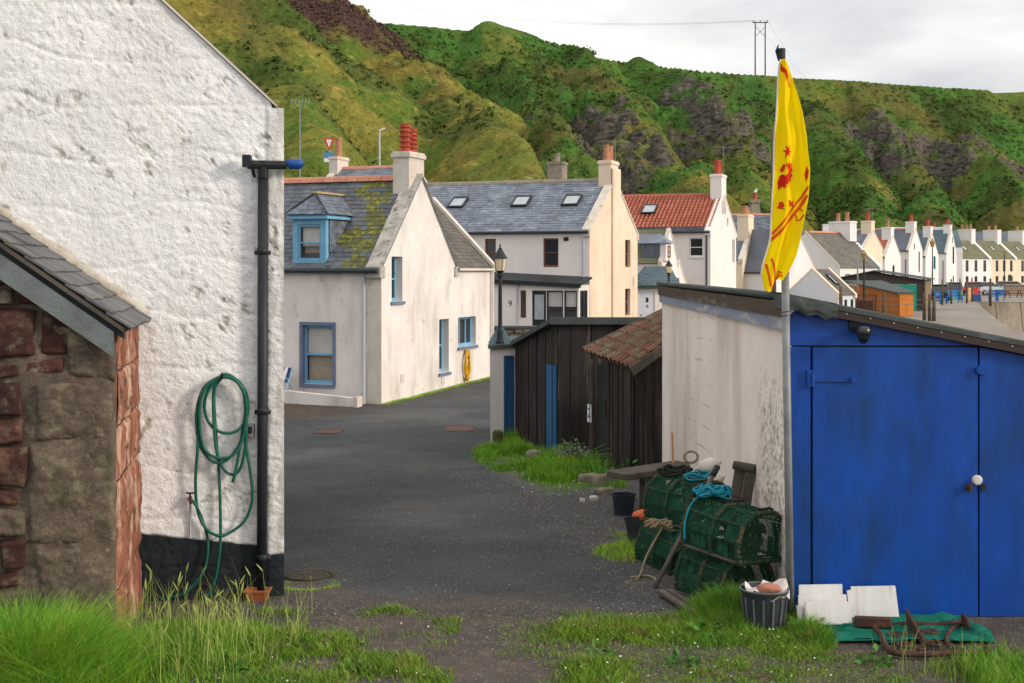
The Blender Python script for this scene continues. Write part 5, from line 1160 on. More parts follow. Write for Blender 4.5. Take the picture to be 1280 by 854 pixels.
def hotel():
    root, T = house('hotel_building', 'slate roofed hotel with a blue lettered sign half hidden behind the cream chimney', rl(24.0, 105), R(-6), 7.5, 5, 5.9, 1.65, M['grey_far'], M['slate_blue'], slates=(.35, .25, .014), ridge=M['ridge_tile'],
                    chims=[dict(cx=-1.3, cy=.4, wx=.6, wy=.6, z0=5.2, z1=6.4, m=M['white_far'], pots=0)])
    k = MB(T); k.box(-5.7, -2.6, -.28, -.2, 5.55, 6.05); s = k.build('sign_board', mat('hotel_sign_blue', '2f7fae', '2a74a2', 3, .5), root)
    text('OT', T @ Vector((-5.25, -.286, 5.8)), T.to_3x3() @ Vector((1, 0, 0)), (0, 0, 1), .52, M['white_frame'], s, 'sign_lettering')
hotel()
def stone_chimney_cottage():
    root, T = house('stone_chimney_cottage', 'cottage behind the hotel with tapering old stone chimney and a gull on top', rl(21.6, 112), RA, 5, 6, 5.0, 2.2, M['harl_grey'], M['slate_far'], gut=False)
    b = T @ Vector((-.9, 3, 6.2)); k = MB(); k.lathe(b, [(1.0, 0), (.75, 1.0), (.5, 2.6), (.62, 2.7), (.62, 3.0)], 4, ax=Matrix.Rotation(R(45), 3, 'Z')); c = k.build('chimney', M['stonec'], root)
    k = MB(); k.lathe(b+Vector((0, 0, 3.0)), [(.2, 0), (.17, .5), (.22, .55)], 10); k.build('chimney_pot', M['pot_red'], c)
    g = MB(); q = b+Vector((0, 0, 3.56)); g.lathe(q+Vector((0, 0, .12)), [(.02, -.1), (.12, -.02), (.14, .08), (.09, .18), (.03, .22)], 8, ax=Matrix.Rotation(R(55), 3, 'Y')); g.lathe(q+Vector((.16, 0, .38)), [(.02, -.07), (.07, 0), (.02, .07)], 8); g.tube([q+Vector((.1, 0, .2)), q+Vector((.15, 0, .36))], .05, 6); g.tube([q+Vector((.2, 0, .38)), q+Vector((.3, 0, .36))], .02, 4); g.tube([q, q+Vector((0, 0, .1))], .015, 4)
    o = g.build('seagull', M['white_frame'], None, smooth=True); tag(o, 'white gull perched on the tapering stone chimney', 'gull')
stone_chimney_cottage()
# waterfront houses: px of the front corner, distance, eave / apex / chimney rows
def fh(label, px, D, ang, L, W, eave_py, apex_py, chim_py, wm, rm, wins=(), name='waterfront_house', pots=1, ch=None, skew='skew_clean', potm='pot_buff', aerial=0, chx=-.5, chwy=1.2, **kw):
    X = (px-640)/FOC*D; A = rl(X, D); ev = EYE-(eave_py-335)/FOC*D-A.z; ap = EYE-(apex_py-335)/FOC*(D+W*.4)-A.z; ct = EYE-(chim_py-335)/FOC*(D+W*.4)-A.z
    return house(name, label, A, R(ang), L, W, ev, ap-ev, M[wm], M[rm], wins=wins, skew=M[skew], sk='RL', gut=kw.pop('gut', True), group='white houses along the waterfront', wdepth=.15,
        chims=[dict(cx=chx, cy=W/2, wx=.9, wy=chwy, z0=ap-.9, z1=ct, m=M[wm], pots=pots, pot_h=.75, pot_r=.2, potm=M[potm], aerial=aerial)], **kw)
dk = {'fm': M['dark'], 'depth': .05}; bl = {'fm': M['blue_frame'], 'depth': .05, 'trim': M['blue_dull']}
mb_ = {'fm': mat('violet_frame', '6a58a8'), 'depth': .05}; tq = {'fm': mat('turquoise_frame', '35a5a0'), 'depth': .05, 'trim': mat('turquoise_trim', '35a5a0')}
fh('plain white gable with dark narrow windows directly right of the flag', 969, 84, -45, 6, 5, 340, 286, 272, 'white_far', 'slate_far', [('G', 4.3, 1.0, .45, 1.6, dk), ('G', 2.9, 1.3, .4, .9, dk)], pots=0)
#fh('cottage with and blue trimmed windows', 1110, 92.97, 38.5, 4.79, 6, 333, 290, 278, 'grey_far', 'slate_olive', [('F', -4.0, 1.35, .35, 1.4, bl), ('F', -2.5, 1.35, .35, 1.4, bl), ('F', -1.1, 1.35, .35, 1.4, bl), ('F', -4.2, .1, .4, .6, bl), ('F', -1.3, .1, .4, .6, bl)], pots=2, chwy=2.2) if False else None
def grey_roof_cottage():
    A = rl(26.8, 92.97); L, W, EV, RS = 4.79, 6, 3.1, 2.55
    root, T = house('waterfront_house', 'cottage with brown grey slates, shaded left gable and blue trimmed windows', A, R(38.5), L, W, EV, RS, M['white_far'], M['slate_brown'], gut=False,
        wins=[('F', -4.1, 1.2, .4, 1.35, bl), ('F', -2.5, 1.2, .4, 1.35, bl), ('F', -1.0, 1.2, .4, 1.35, bl), ('F', -4.2, .0, .5, .6, bl), ('F', -1.3, .0, .5, .6, bl)],
        chims=[dict(cx=-.5, cy=W/2, wx=.8, wy=1.9, z0=5.0, z1=6.5, m=M['white_far'], pots=2, pot_h=.7, pot_r=.17, potm=M['pot_buff'])], skew=M['white_far'], sk='R', ridge=M['ridge_tile'], slates=(.35, .25, .012), group='white houses along the waterfront')
    k = MB(T); k.prism([(-L, 0, EV+.02), (-L, W/2, EV+RS+.02), (-L, W/2, EV+RS+.1), (-L, 0, EV+.1)], (-.05, 0, 0)); k.build('verge_board', M['cream_far'], root)
grey_roof_cottage()
fh('cream washed gable house next to the blue trimmed cottage', 1080, 110, -30, 5.5, 6.4, 310, 289, 276, 'cream_far', 'slate_far', [('G', 3.4, 1.6, .5, 1.3, dk)], pots=1, potm='pot_red', aerial=1.2)
fh('narrow white gable house joined to a small red pantile roof', 1106, 122, -31, 4.5, 6, 321, 295, 284, 'white_far', 'pantile', [('G', 2.8, 1.8, .8, 1.5, dk)], pots=1, potm='pot_buff')
fh('tall white gable with one violet window', 1136, 134, -31, 6.5, 6, 313, 286, 277, 'white_far', 'slate_far', [('G', 4.2, 2.6, .6, 2.2, mb_), ('G', 2.2, 5.0, .4, .6, dk), ('G', 1.6, .5, .5, .8, mb_), ('G', 4.2, .5, .5, .8, mb_)], pots=1, potm='pot_red', ridge=M['ridge_tile'], pipe=[(-.3, -.1, M['gutter'], 4)])
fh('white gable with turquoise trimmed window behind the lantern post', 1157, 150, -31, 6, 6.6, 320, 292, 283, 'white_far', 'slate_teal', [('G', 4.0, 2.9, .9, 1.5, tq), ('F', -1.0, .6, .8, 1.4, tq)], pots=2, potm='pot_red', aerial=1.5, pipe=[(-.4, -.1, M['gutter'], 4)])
fh('tall white gable with brown window surrounds beside the olive roofed terrace', 1183, 165, -30, 7, 6.6, 316, 287, 281, 'white_far', 'slate_teal', [('G', 4.0, 3.6, .8, 2.2, {'fm': M['brown_frame'], 'depth': .05, 'trim': M['brown_frame']}), ('G', 3.6, 6.3, .5, .8, dk), ('G', 4.0, .8, .8, 1.2, dk)], pots=1, potm='pot_red', aerial=1.2, pipe=[(-.4, -.1, M['gutter'], 4)])
def terrace(label, idx, ang, L, W, wm, pots, am, skd):
    q = Vector((66.6, 190, 0))+Vector((math.cos(R(ang)), math.sin(R(ang)), 0))*sum((7.4, 6.6, 6.6)[:idx+1]); A = rl(q.x, q.y)
    ws = []
    for i in range(3): ws += [('F', -L+1.2+i*(L-2.2)/2.4, 2.5, .7, 1.7, dk), ('F', -L+1.2+i*(L-2.2)/2.4, .7, .7, 1.1, dk)]
    root, T = house('terraced_house', label, A, R(ang), L, W, 4.45, 2.8, M[wm], M['slate_olive'], wins=ws, skew=M['white_far'], sk='R', skw=.5, skh=.25, group='olive roofed terrace above the quay', gut=False, slates=(.5, .4, .02),
        chims=[dict(cx=-.6, cy=W/2+.6, wx=1.0, wy=2.6, z0=5.8, z1=9.0, m=M['white_far'], pots=pots, pot_h=.75, pot_r=.22, potm=M['pot_buff'], aerial=am)])
    skylight(T, root, L, W, 4.45, 2.8, -L*.55, 1.8, .7, 1.1)
    if skd: k = MB(T); k.box(-2.2, -1.4, -.07, .0, 0, 2.0); k.build('door', M['dark'], root)
terrace('olive roofed terraced house with bright white wall beside the brown windowed gable', 0, 35, 7.4, 6.6, 'white_far', 3, 0, 0)
terrace('cream walled middle house of the olive roofed terrace', 1, 35, 6.59, 6.6, 'cream_far', 2, 1.4, 1)
terrace('last cream terraced house at the picture edge behind the low wall', 2, 35, 6.59, 6.6, 'cream_far', 1, 0, 0)
house('back_row_house', 'long slate roof with salmon ridge behind the waterfront gables', rl(.3*158, 158), R(-8), 17, 7, 5.2, 2.4, M['white_far'], M['slate_far'], ridge=M['ridge_tile'], gut=False, chims=[dict(cx=-8, cy=3.5, wx=1, wy=1.6, z0=7, z1=8.6, m=M['white_far'], pots=0)])
house('back_row_house', 'grey slate roof with two white chimneys behind the turquoise windowed gable', rl(.352*178, 178), R(-8), 12, 7, 6.0, 2.4, M['white_far'], M['slate_teal'], gut=False, chims=[dict(cx=-8.6, cy=2, wx=2.6, wy=1.2, z0=7, z1=8.8, m=M['white_far'], pots=0), dict(cx=-3.5, cy=2, wx=2.6, wy=1.2, z0=7, z1=8.8, m=M['white_far'], pots=2, pot_h=.6, pot_r=.2)])
house('back_row_house', 'slate roof rising behind the olive terrace chimneys', rl(.40*206, 206), R(-8), 16, 7, 6.4, 2.6, M['white_far'], M['slate_far'], gut=False)
# sheds by the quay
def quay_sheds():
    L, W, EV, RS = 1.5, 3.5, 1.6, 1.36
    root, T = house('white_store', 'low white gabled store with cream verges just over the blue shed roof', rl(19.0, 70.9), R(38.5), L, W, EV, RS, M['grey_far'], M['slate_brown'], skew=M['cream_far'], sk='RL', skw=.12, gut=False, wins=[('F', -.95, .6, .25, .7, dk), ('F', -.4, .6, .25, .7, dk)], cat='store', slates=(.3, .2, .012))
    skylight(T, root, L, W, EV, RS, -.8, .95, .3, .9)
    k = MB(); k.box(18.9, 20.6, 77, 78, .3, 1.35); k.box(18.8, 20.7, 76.9, 78.1, 1.353, 1.5)
    k.box(19.0, 20.5, 77, 78, -.6, .298)
    k.build('chimney_stump', M['stonec'], None); o = bpy.data.objects['chimney_stump']; tag(o, 'flat capped grey block behind the low white store', 'stone block'); o.name = 'stone_block'
    A = Vector((24.2, 80, -.6)); B = Vector((22.9, 88, -.6)); root = thing('orange_timber_shed', 'low shed clad in orange brown timber with flat grey roof', 'shed', A)
    om = mat('orange_stained_timber', 'b06a2c', '9a5a24', 2, .7, .3, 6, st=(8, 8, .3), c3='7a4a22', s3=3, t3=(.55, .7), rand=.12)
    za, zb = .84, 1.5; R_ = A+Vector((.95, .2, 0))
    k = MB(); k.prism([A+Vector((.04,.06,-.3)), R_+Vector((-.04,.05,-.3)), B+Vector((2.4, .2, -.3)), B+Vector((.04,0,-.3))], (0, 0, 1.6)); k.build('wall_core', M['brown_frame'], root)
    plank_wall(root, (B.x, B.y), (A.x, A.y), lambda t: zb+(za-zb)*t-.02, -.6, .16, .03, om, 2); plank_wall(root, (A.x+.01, A.y), (R_.x, R_.y), lambda t: za-.02, -.6, .13, .03, mat('bright_orange_timber', 'd08438', 'bd752f', 2, .7, .3, 6, c3='9a5a24', s3=4, t3=(.6, .7), rand=.1), 3)
    k = MB(); k.prism([A+Vector((-.15,-.15,za+.6)), R_+Vector((.12,-.12,za+.6)), B+Vector((2.6, .3, zb+.6)), B+Vector((-.15,.3,zb+.6))], (0, 0, .09)); k.build('roof', M['lead'], root)
    # dark shed with green door
    x0, x1, y0 = 23.2, 29.05, 90.0; root = thing('dark_boat_shed', 'broad dark brown shed with jade green double door beyond the orange timber shed', 'shed', ((x0+x1)/2, y0, -.6))
    xm = 25.4; bv = Vector((2.4, 6, 0)); k = MB()
    k.wall([(x0, -.9), (x1, -.9), (x1, 1.62), (xm, 2.2), (x0, 1.75)], [(25.9, -.58, 28.5, 1.3)], (1, 0, 0), (0, 0, 1), (0, y0, 0), .1, (0, -1, 0)); k.build('front_wall', mat('dark_brown_boarding', '3d3531', '342d2a', 2, .8, .4, 5, st=(6, 1, .4)), root)
    k = MB(); q = Vector((x1, y0, -.9)); k.add([q, q+bv, q+bv+Vector((0,0,2.5)), q+Vector((0,0,2.5))], [(0, 1, 2, 3)]); k.build('side_wall', mat('bare_weathered_boarding', '8a7a62', '77684f', 2, .85, .4, 5, st=(6, 6, .3)), root)
    k = MB(); k.box(x1-.1, x1+.02, y0-.03, y0, -.6, 1.6); k.build('corner_post', M['old_wood'], root)
    for sg in (0, 1):
        k = MB(); a = 25.905+1.3*sg; k.box(a, a+1.285, y0+.03, y0+.07, -.57, 1.29); k.build('door', mat('jade_green_paint', '0f8f78', '0d8470', 2, .6), root)
    k = MB(); up = Vector((0, 0, .07))
    k.prism([Vector((x0-.2, y0-.2, 1.74)), Vector((xm, y0-.2, 2.22)), Vector((xm, y0-.2, 2.22))+bv, Vector((x0-.2, y0-.2, 1.74))+bv], up); k.prism([Vector((xm, y0-.2, 2.22)), Vector((x1+.2, y0-.2, 1.60)), Vector((x1+.2, y0-.2, 1.60))+bv, Vector((xm, y0-.2, 2.22))+bv], up); k.build('roof', M['lead'], root)
quay_sheds()
# ---------------------------------------------------------------- objects in the lane
def catmull(pts, n=8, closed=False):
    pts = [Vector(p) for p in pts]; m = len(pts); out = []
    for i in range(m if closed else m-1):
        g = (lambda k: pts[k % m]) if closed else (lambda k: pts[max(0, min(m-1, k))])
        a, b, c, d = g(i-1), g(i), g(i+1), g(i+2)
        for k in range(n):
            t = k/n; out.append(.5*((2*b)+(c-a)*t+(2*a-5*b+4*c-d)*t*t+(-a+3*b-3*c+d)*t**3))
    if not closed: out.append(pts[-1])
    return out
def hose():
    root = thing('garden_hose', 'green hose looped over a hook on the white gable beside the black downpipe', 'hose', on_wall(278, 757, .05)); root.location.z = 0; WPOS[root.name] = root.location.copy()
    Z = lambda l, o: [on_wall(x/1.968, 420+y/1.968, .05+o+.012*math.sin(i*1.7)) for i, (x, y) in enumerate(l)]
    a = [(468,397),(482,412),(498,448),(512,505),(502,575),(458,625),(418,640),(408,650),(416,659),(446,663),(490,655),(524,612),(539,545),(543,480),(540,350),(530,210),(529,130),(552,96)]
    b = [(552,96),(590,112),(607,165),(604,250),(616,330),(621,395),(603,450),(566,480),(540,487),(508,470),(487,425),(482,350),(488,260),(484,190),(500,130),(530,104),(556,95)]
    c = [(556,95),(596,125),(604,200),(590,262),(560,300),(528,306),(500,280),(486,235),(488,165),(512,118),(545,98)]
    d = [(545,98),(582,108),(606,160),(600,240),(578,285),(540,296),(505,275),(492,215),(496,150),(520,112),(548,97)]
    e = [(548,97),(520,120),(504,165),(514,210),(545,234),(580,232),(604,205),(611,170),(600,125),(560,93),(530,115),(526,190),(534,280),(552,325),(578,338),(596,310),(606,250),(604,190),(594,250),(582,320),(573,356)]
    k = MB()
    for l_, o in ((a, .0), (b, .012), (c, .03), (d, .045), (e, .02)): k.tube(catmull(Z(l_, o), 6), .0115, 8)
    k.build('hose_pipe', M['green_hose'], root, smooth=True)
    k = MB(); h = on_wall(278, 470, .02); k.tube([h, h+Wn*.09, h+Wn*.11+Vector((0, 0, .03))], .009, 6); k.build('hook', M['dark'], root)
    t = thing('wall_tap', 'dark outdoor tap low on the white gable feeding the green hose', 'tap', on_wall(238, 622, 0)); c0 = on_wall(238, 622, 0)
    k = MB(); k.tube([c0, c0+Wn*.07, c0+Wn*.08+Vector((.012, 0, -.03))], .014, 8); k.build('spout', M['rust'], t)
    k = MB(); k.tube([c0+Wn*.05, c0+Wn*.05+Vector((0, 0, .04))], .008, 6); k.tube([c0+Wn*.05+Vector((-.03, 0, .042)), c0+Wn*.05+Vector((.03, 0, .042))], .007, 6); k.build('handle', M['dark'], t)
    k = MB(); k.tube([c0+Vector((0, .0, -.3))+Wn*.02, c0+Wn*.02], .009, 6); k.build('feed_pipe', M['downpipe_w'], t)
hose()
def trough():
    c = on_wall(322, 742, .12); c.z = gz(c.x, c.y); root = thing('terracotta_planter', 'small empty terracotta trough under the black downpipe', 'planter', c); k = MB()
    a, b, h = .085, .06, .085
    def ring(f, z, g=0): return [c+Vector((sx*(a*f-g), sy*(b*f-g), z)) for sx, sy in ((-1,-1),(1,-1),(1,1),(-1,1))]
    rs = [ring(.8, 0), ring(1, h*.75), ring(1.1, h*.76), ring(1.12, h), ring(1.12, h, .016), ring(.85, .02, .012)]
    vs = [p for r in rs for p in r]; k.add(vs, [(i*4+j, i*4+(j+1) % 4, (i+1)*4+(j+1) % 4, (i+1)*4+j) for i in range(5) for j in range(4)]+[(3, 2, 1, 0), (20, 21, 22, 23)]); k.build('pot', M['terracotta'], root, bev=.003)
    k = MB(); k.box(c.x-.07, c.x+.07, c.y-.045, c.y+.045, c.z+.03, c.z+.055); k.build('soil', M['soil'], root)
trough()
net_green = mat('green_trawl_netting', '1d5640', '13402f', 14, .85, mott=(40, .4)); frame_green = mat('green_rubber_wrapped_frame', '1c4a35', '2c3d2c', 12, .8, .4, 60, c3='5a5238', s3=18, t3=(.5, .62)); rope_dark = mat('dark_tarred_twine', '2a2c22', '1c231c', 20, .9)
rope_blue = mat('turquoise_rope', '1b8fa6', '15788f', 30, .7, .3, 120); rope_tan = mat('pale_tan_rope', '9c8c70', '7c6d55', 30, .8, .3, 120)
def creel(label, loc, yaw, tilt=(0, 0), L=.66, W=.46, H=.36, seed=0, brown=False):
    rr = random.Random(seed); root = thing('lobster_pot', label, 'lobster pot', loc, 'lobster pots stacked against the shed wall')
    T = Matrix.Translation(loc) @ Matrix.Rotation(yaw, 4, 'Z') @ Matrix.Rotation(tilt[0], 4, 'X') @ Matrix.Rotation(tilt[1], 4, 'Y')
    prof = [(-W/2, .0), (-W*.52, H*.38), (-W*.42, H*.74), (-W*.2, H*.97), (W*.2, H*.97), (W*.42, H*.74), (W*.52, H*.38), (W/2, 0)]; NP = 8
    xs = [-L/2, -L*.02, L/2]
    for x in xs:
        k = MB(T); P_ = [(x+rr.uniform(-.008, .008), y, z) for y, z in prof]; k.tube(P_+[P_[0]], .015, 7)
        for i in range(len(P_)):
            a = Vector(P_[i]); b = Vector(P_[(i+1) % NP]); n = int((b-a).length/.028)
            for j in range(n):
                c = a.lerp(b, (j+.5)/n); d = (b-a).normalized(); k.tube([c-d*.006, c+d*.006], .021+rr.uniform(-.002, .004), 6)
        k.build('hoop', frame_green, root)
    k = MB(T)
    for y, z in (prof[0], prof[-1]): k.tube([(-L/2, y, z), (L/2, y, z)], .012, 6)
    for x in np.linspace(-L/2, L/2, 6): k.tube([(x, -W/2, 0), (x, W/2, 0)], .008, 5)
    k.build('base_frame', M['old_wood'], root)
    k = MB(T); [k.tube([(-L/2, y, z), (0, y*1.0, z-.008), (L/2, y, z)], .006, 5) for y, z in prof[2:-2]]; k.build('side_rail', frame_green, root)
    # netting: two layers of diagonal twine over every face
    k = MB(T); sp = .026
    def panel(A, B, D, sag=.012):
        A, B, D = Vector(A), Vector(B), Vector(D); U = B-A; V = D-A; lu, lv = U.length, V.length; N = U.cross(V).normalized(); nu = int(lu/sp); nv = max(2, int(lv/sp))
        n = nu+nv
        for s in (1, -1):
            for i in range(n+1):
                u0 = i*sp if s > 0 else i*sp; pts = []
                for j in range(nv+1):
                    v = j*sp*lv/(nv*sp); u = (i-nv+j)*sp if s > 0 else (i-j)*sp
                    if -1e-4 <= u <= lu+1e-4:
                        pts.append(A+U*(u/lu)+V*(j/nv)-N*sag*math.sin(math.pi*min(1, max(0, u/lu)))*math.sin(math.pi*j/nv)+N*(.002*s)+Vector((rr.uniform(-.003, .003), 0, rr.uniform(-.003, .003))))
                if len(pts) > 1: k.tube(pts, .0022, 3, cap=False)
    for x0, x1 in ((xs[0], xs[1]), (xs[1], xs[2])):
        for (y0, z0), (y1, z1) in zip(prof[:-1], prof[1:]): panel((x0, y0, z0), (x1, y0, z0), (x0, y1, z1), rr.uniform(-.01, .03))
    for x in (xs[0], xs[2]):
        panel((x, -W/2, 0), (x, W/2, 0), (x, -W/2, H*.52), .02); panel((x, -W*.42, H*.52), (x, W*.42, H*.52), (x, -W*.3, H*.95), .02)
    k.build('netting', net_green, root, kind='stuff')
    # denser inner netting, parlour eye and bait band
    k = MB(T); q = .93
    pr = [(y*q, z*q+.005) for y, z in prof]
    for i in range(7):
        (y0, z0), (y1, z1) = pr[i], pr[i+1]; n = 10
        for j in range(n):
            if rr.random() < .35: continue
            a = xs[0]+(xs[2]-xs[0])*j/n; k.add([(a+.004, y0, z0), (a+L/n-.004, y0, z0), (a+L/n-.004, y1, z1), (a+.004, y1, z1)], [(0, 1, 2, 3)])
    k.build('net_cloth', net_green, root, kind='stuff')
    k = MB(T); n = 18
    for x, s in ((-L*.28, 1), (L*.26, -1)):
        ring = [(x, math.cos(t)*W*.34, H*.45+math.sin(t)*H*.36) for t in np.linspace(0, 2*math.pi, n, endpoint=False)]; inner = [(x+s*.12, math.cos(t)*.06, H*.42+math.sin(t)*.06) for t in np.linspace(0, 2*math.pi, n, endpoint=False)]
        k.tube(inner, .008, 5, closed=True); k.add(ring+inner, [(i, (i+1) % n, n+(i+1) % n, n+i) for i in range(n) if i % 3])
    k.build('entrance_funnel', mat('brown_old_netting', '4f4330', '3a3426', 12, .9, mott=(60, .4)) if 'BN' not in M else M['BN'], root)
    M['BN'] = bpy.data.materials['brown_old_netting']
    for x in xs[:2]:
        k = MB(T); pts = [(x+.03+.012*math.sin(i*2.1), -W/2-.01+W*1.02*i/16, H*1.03-abs(i-8)*.0+.008*math.cos(i*3)) for i in range(5, 12)]; k.tube(pts, .011, 5); k.build('lashing', rope_dark, root)
    return T
yw = R(115)
c1 = creel('bottom lobster pot of the near stack, half sunk in grass beside the tub', (1.59, 9.58, -.01), yw, (0, 0), seed=1, L=.6)
c2 = creel('top lobster pot of the near stack, turquoise rope heaped on it', (1.64, 9.50, .345), yw+.12, (.05, -.04), seed=2, L=.62)
c3 = creel('bottom lobster pot of the rear stack, tan rope on its side', (1.40, 10.80, -.07), R(108), (.0, .0), seed=3)
c4 = creel('top lobster pot of the rear stack, white buoy resting on it', (1.52, 10.98, .29), R(116), (-.05, .04), seed=4)
def tangle(label, c, rx, ry, rz, m, r, n, seed, extra=None, name='rope'):
    rr = random.Random(seed); pts = []
    for i in range(n):
        t = i*.55+rr.uniform(-.2, .2); f = rr.uniform(.45, 1); pts.append(Vector(c)+Vector((math.cos(t)*rx*f, math.sin(t)*ry*f, rr.uniform(-.5, .5)*rz+rz*(1-f))))
    if extra: pts += [Vector(p) for p in extra]
    k = MB(); k.tube(catmull(pts, 5), r, 6); o = k.build(name, m, None, smooth=True); tag(o, label, 'rope'); return o
tangle('turquoise rope heaped over the front lobster pot stack', (1.52, 9.66, .75), .16, .12, .07, rope_blue, .0085, 80, 1, [(1.38, 9.66, .7), (1.30, 9.6, .55), (1.29, 9.55, .42)])
tangle('turquoise rope tangle on the rear lobster pot below the white buoy', (1.60, 10.85, .68), .15, .12, .05, rope_blue, .0085, 50, 2)
tangle('coil of tan rope hanging on the rear bottom lobster pot', (1.22, 10.62, .30), .13, .06, .07, rope_tan, .009, 60, 3, [(1.1, 10.45, .1), (1.02, 10.3, -.04), (.9, 10.15, -.045), (1.0, 10.1, -.045), (1.15, 10.2, -.045), (1.1, 10.35, -.04), (.95, 10.28, -.04)])
tangle('old brown rope lying along the top of the rear lobster pots', (1.42, 11.15, .68), .16, .08, .05, rope_dark, .011, 40, 5)
def buoy(label, c, r, s, ring=False):
    k = MB(); ax = Matrix.Rotation(R(68), 3, 'Y') @ Matrix.Rotation(R(20), 3, 'X'); k.lathe(c, [(r*.1, -r*s), (r*.62, -r*s*.88), (r*.92, -r*s*.5), (r, 0), (r*.92, r*s*.5), (r*.6, r*s*.88), (r*.22, r*s*1.02), (r*.2, r*s*1.2)], 18, ax=ax)
    o = k.build('buoy', mat('chalky_white_float' if ring else 'cream_float', 'ddd8cc', 'c8c0b0', 6, .6, .1, 30, c3='a89a80', s3=12, t3=(.62, .7)), None, smooth=True, loc=c); tag(o, label, 'buoy', 'net floats on the lobster pots')
buoy('large white oval float on top of the rear lobster pots', (1.70, 11.05, .74), .07, 1.35, True)
buoy('small cream float on the turquoise rope under the large white float', (1.73, 10.75, .68), .042, 1.3)
k = MB(); k.tube([(1.58+.06*math.cos(t), 11.3, .78+.05*math.sin(t)) for t in np.linspace(0, 6.28, 16, endpoint=False)], .011, 6, closed=True); o = k.build('rope_ring', rope_tan, None, smooth=True); tag(o, 'pale rope ring standing on the rear lobster pots', 'rope ring')
def leaning_things():
    k = MB(); a = Vector((1.10, 9.9, -.03)); b = Vector((1.63, 10.25, .83)); k.tube([a, b], .019, 10); root = thing('metal_pole', 'grey metal pole with black cap leaning between the lobster pot stacks', 'pole', a); k.build('shaft', mat('weathered_pipe', '6d6660', '57514c', 12, .7, .2, 50), root, smooth=True)
    k = MB(); k.tube([b-(b-a)*.05, b+(b-a)*.035], .026, 12); k.build('cap', M['rubber'], root, smooth=True)
    root = thing('folded_trestle', 'pair of dark weathered boards hinged at the top leaning on the shed wall', 'trestle', (1.85, 10.35, 0)); wd = M['old_wood']
    for dx, dy in ((0, 0), (.085, -.06)):
        k = MB(); k.beam((1.70+dx, 10.3+dy, .0), (1.86+dx*.9, 10.42+dy, .84), .085, .03, up=(0, 1, 0)); k.build('board', wd, root, bev=.006)
    k = MB(); k.tube([(1.80, 10.40, .85), (1.96, 10.33, .83)], .035, 10); k.build('hinge_roll', wd, root)
    k = MB(); k.tube([(1.74, 10.27, .5), (1.9, 10.22, .48)], .006, 5); k.tube([(1.76, 10.27, .62), (1.9, 10.22, .6)], .006, 5); k.build('tie_wire', M['rust'], root)
    root = thing('ground_plank', 'short grooved grey board lying on gravel in front of lobster pots', 'board', (1.2, 9.15, 0))
    for i in range(2):
        k = MB(); s = Vector((.066*i, .02*i, 0)); k.beam(Vector((1.12, 9.62, .02))+s, Vector((1.27, 8.98, .03))+s, .055, .03); k.build('slat', M['old_wood'], root, bev=.004)
    root = thing('wooden_bench', 'rough plank bench end against the far corner of the white shed wall', 'bench', (1.62, 14.0, gz(1.6, 14)))
    z = gz(1.6, 14)
    k = MB(); k.beam((1.12, 13.75, z+.44), (1.96, 14.35, z+.46), .34, .07, w2=.36); k.build('seat', M['old_wood'], root, bev=.01)
    for i in range(4):
        k = MB(); p = Vector((1.42+.075*i, 13.93+.02*i, z)); k.beam(p, p+Vector((0, 0, .41)), .065, .05, up=(0, 1, 0)); k.build('leg_board', M['old_wood'], root)
    k = MB(); k.beam((1.80, 14.3, z+.48), (1.80, 14.38, z+.82), .035, .02, up=(1, 0, 0)); o = k.build('stake', mat('fresh_pine', 'c09a6a', 'ab8558', 8, .8), None); tag(o, 'pale pine stick standing on the plank bench', 'stick')
leaning_things()
def bucket(label, c, r, h, m, lean=0, yaw=0, fill=None, handle=True, name='bucket', rim=None, taper=.78):
    c = Vector(c); root = thing(name, label, name, c); ax = Matrix.Rotation(yaw, 3, 'Z') @ Matrix.Rotation(lean, 3, 'X')
    k = MB(); k.lathe(c, [(r*taper, 0), (r*(taper+.02), .01), (r*.97, h*.93), (r*1.04, h*.93), (r*1.05, h), (r*.98, h), (r*.95, h*.94), (r*taper*.95, .02)], 28, ax=ax); k.build('shell', m, root, smooth=False)
    if rim: k = MB(); k.tube([c+ax @ Vector((math.cos(t)*r*1.04, math.sin(t)*r*1.04, h)) for t in np.linspace(0, 2*math.pi, 28, endpoint=False)], .006, 6, closed=True); k.build('rim', rim, root, smooth=True)
    if handle: k = MB(); k.tube([c+ax @ Vector((math.cos(t)*r*1.08, -abs(math.sin(t))*r*.9-.01, h*.82-abs(math.sin(t))*.03)) for t in np.linspace(0, math.pi, 12)], .005, 5); k.build('handle', rim or m, root)
    return root, ax
zt = gz(1.70, 8.72)
tub, _ = bucket('charcoal plastic tub holding a white bag and pink stone at the shed corner', (1.715, 8.70, zt), .158, .27, mat('charcoal_plastic', '343b40', '2b3236', 9, .6, .2, 40), handle=False, name='tub', rim=mat('worn_grey_rim', '6e7478', '555b5f', 20, .6))
for i in range(14):
    t = i/14*2*math.pi; k = MB(); d = Vector((math.cos(t), math.sin(t), 0)); c = Vector((1.715, 8.70, zt)); k.beam(c+d*.135+Vector((0, 0, .03)), c+d*.155+Vector((0, 0, .22)), .012, .008, up=d); k.build('rib', tub.children[0].data.materials[0], tub)
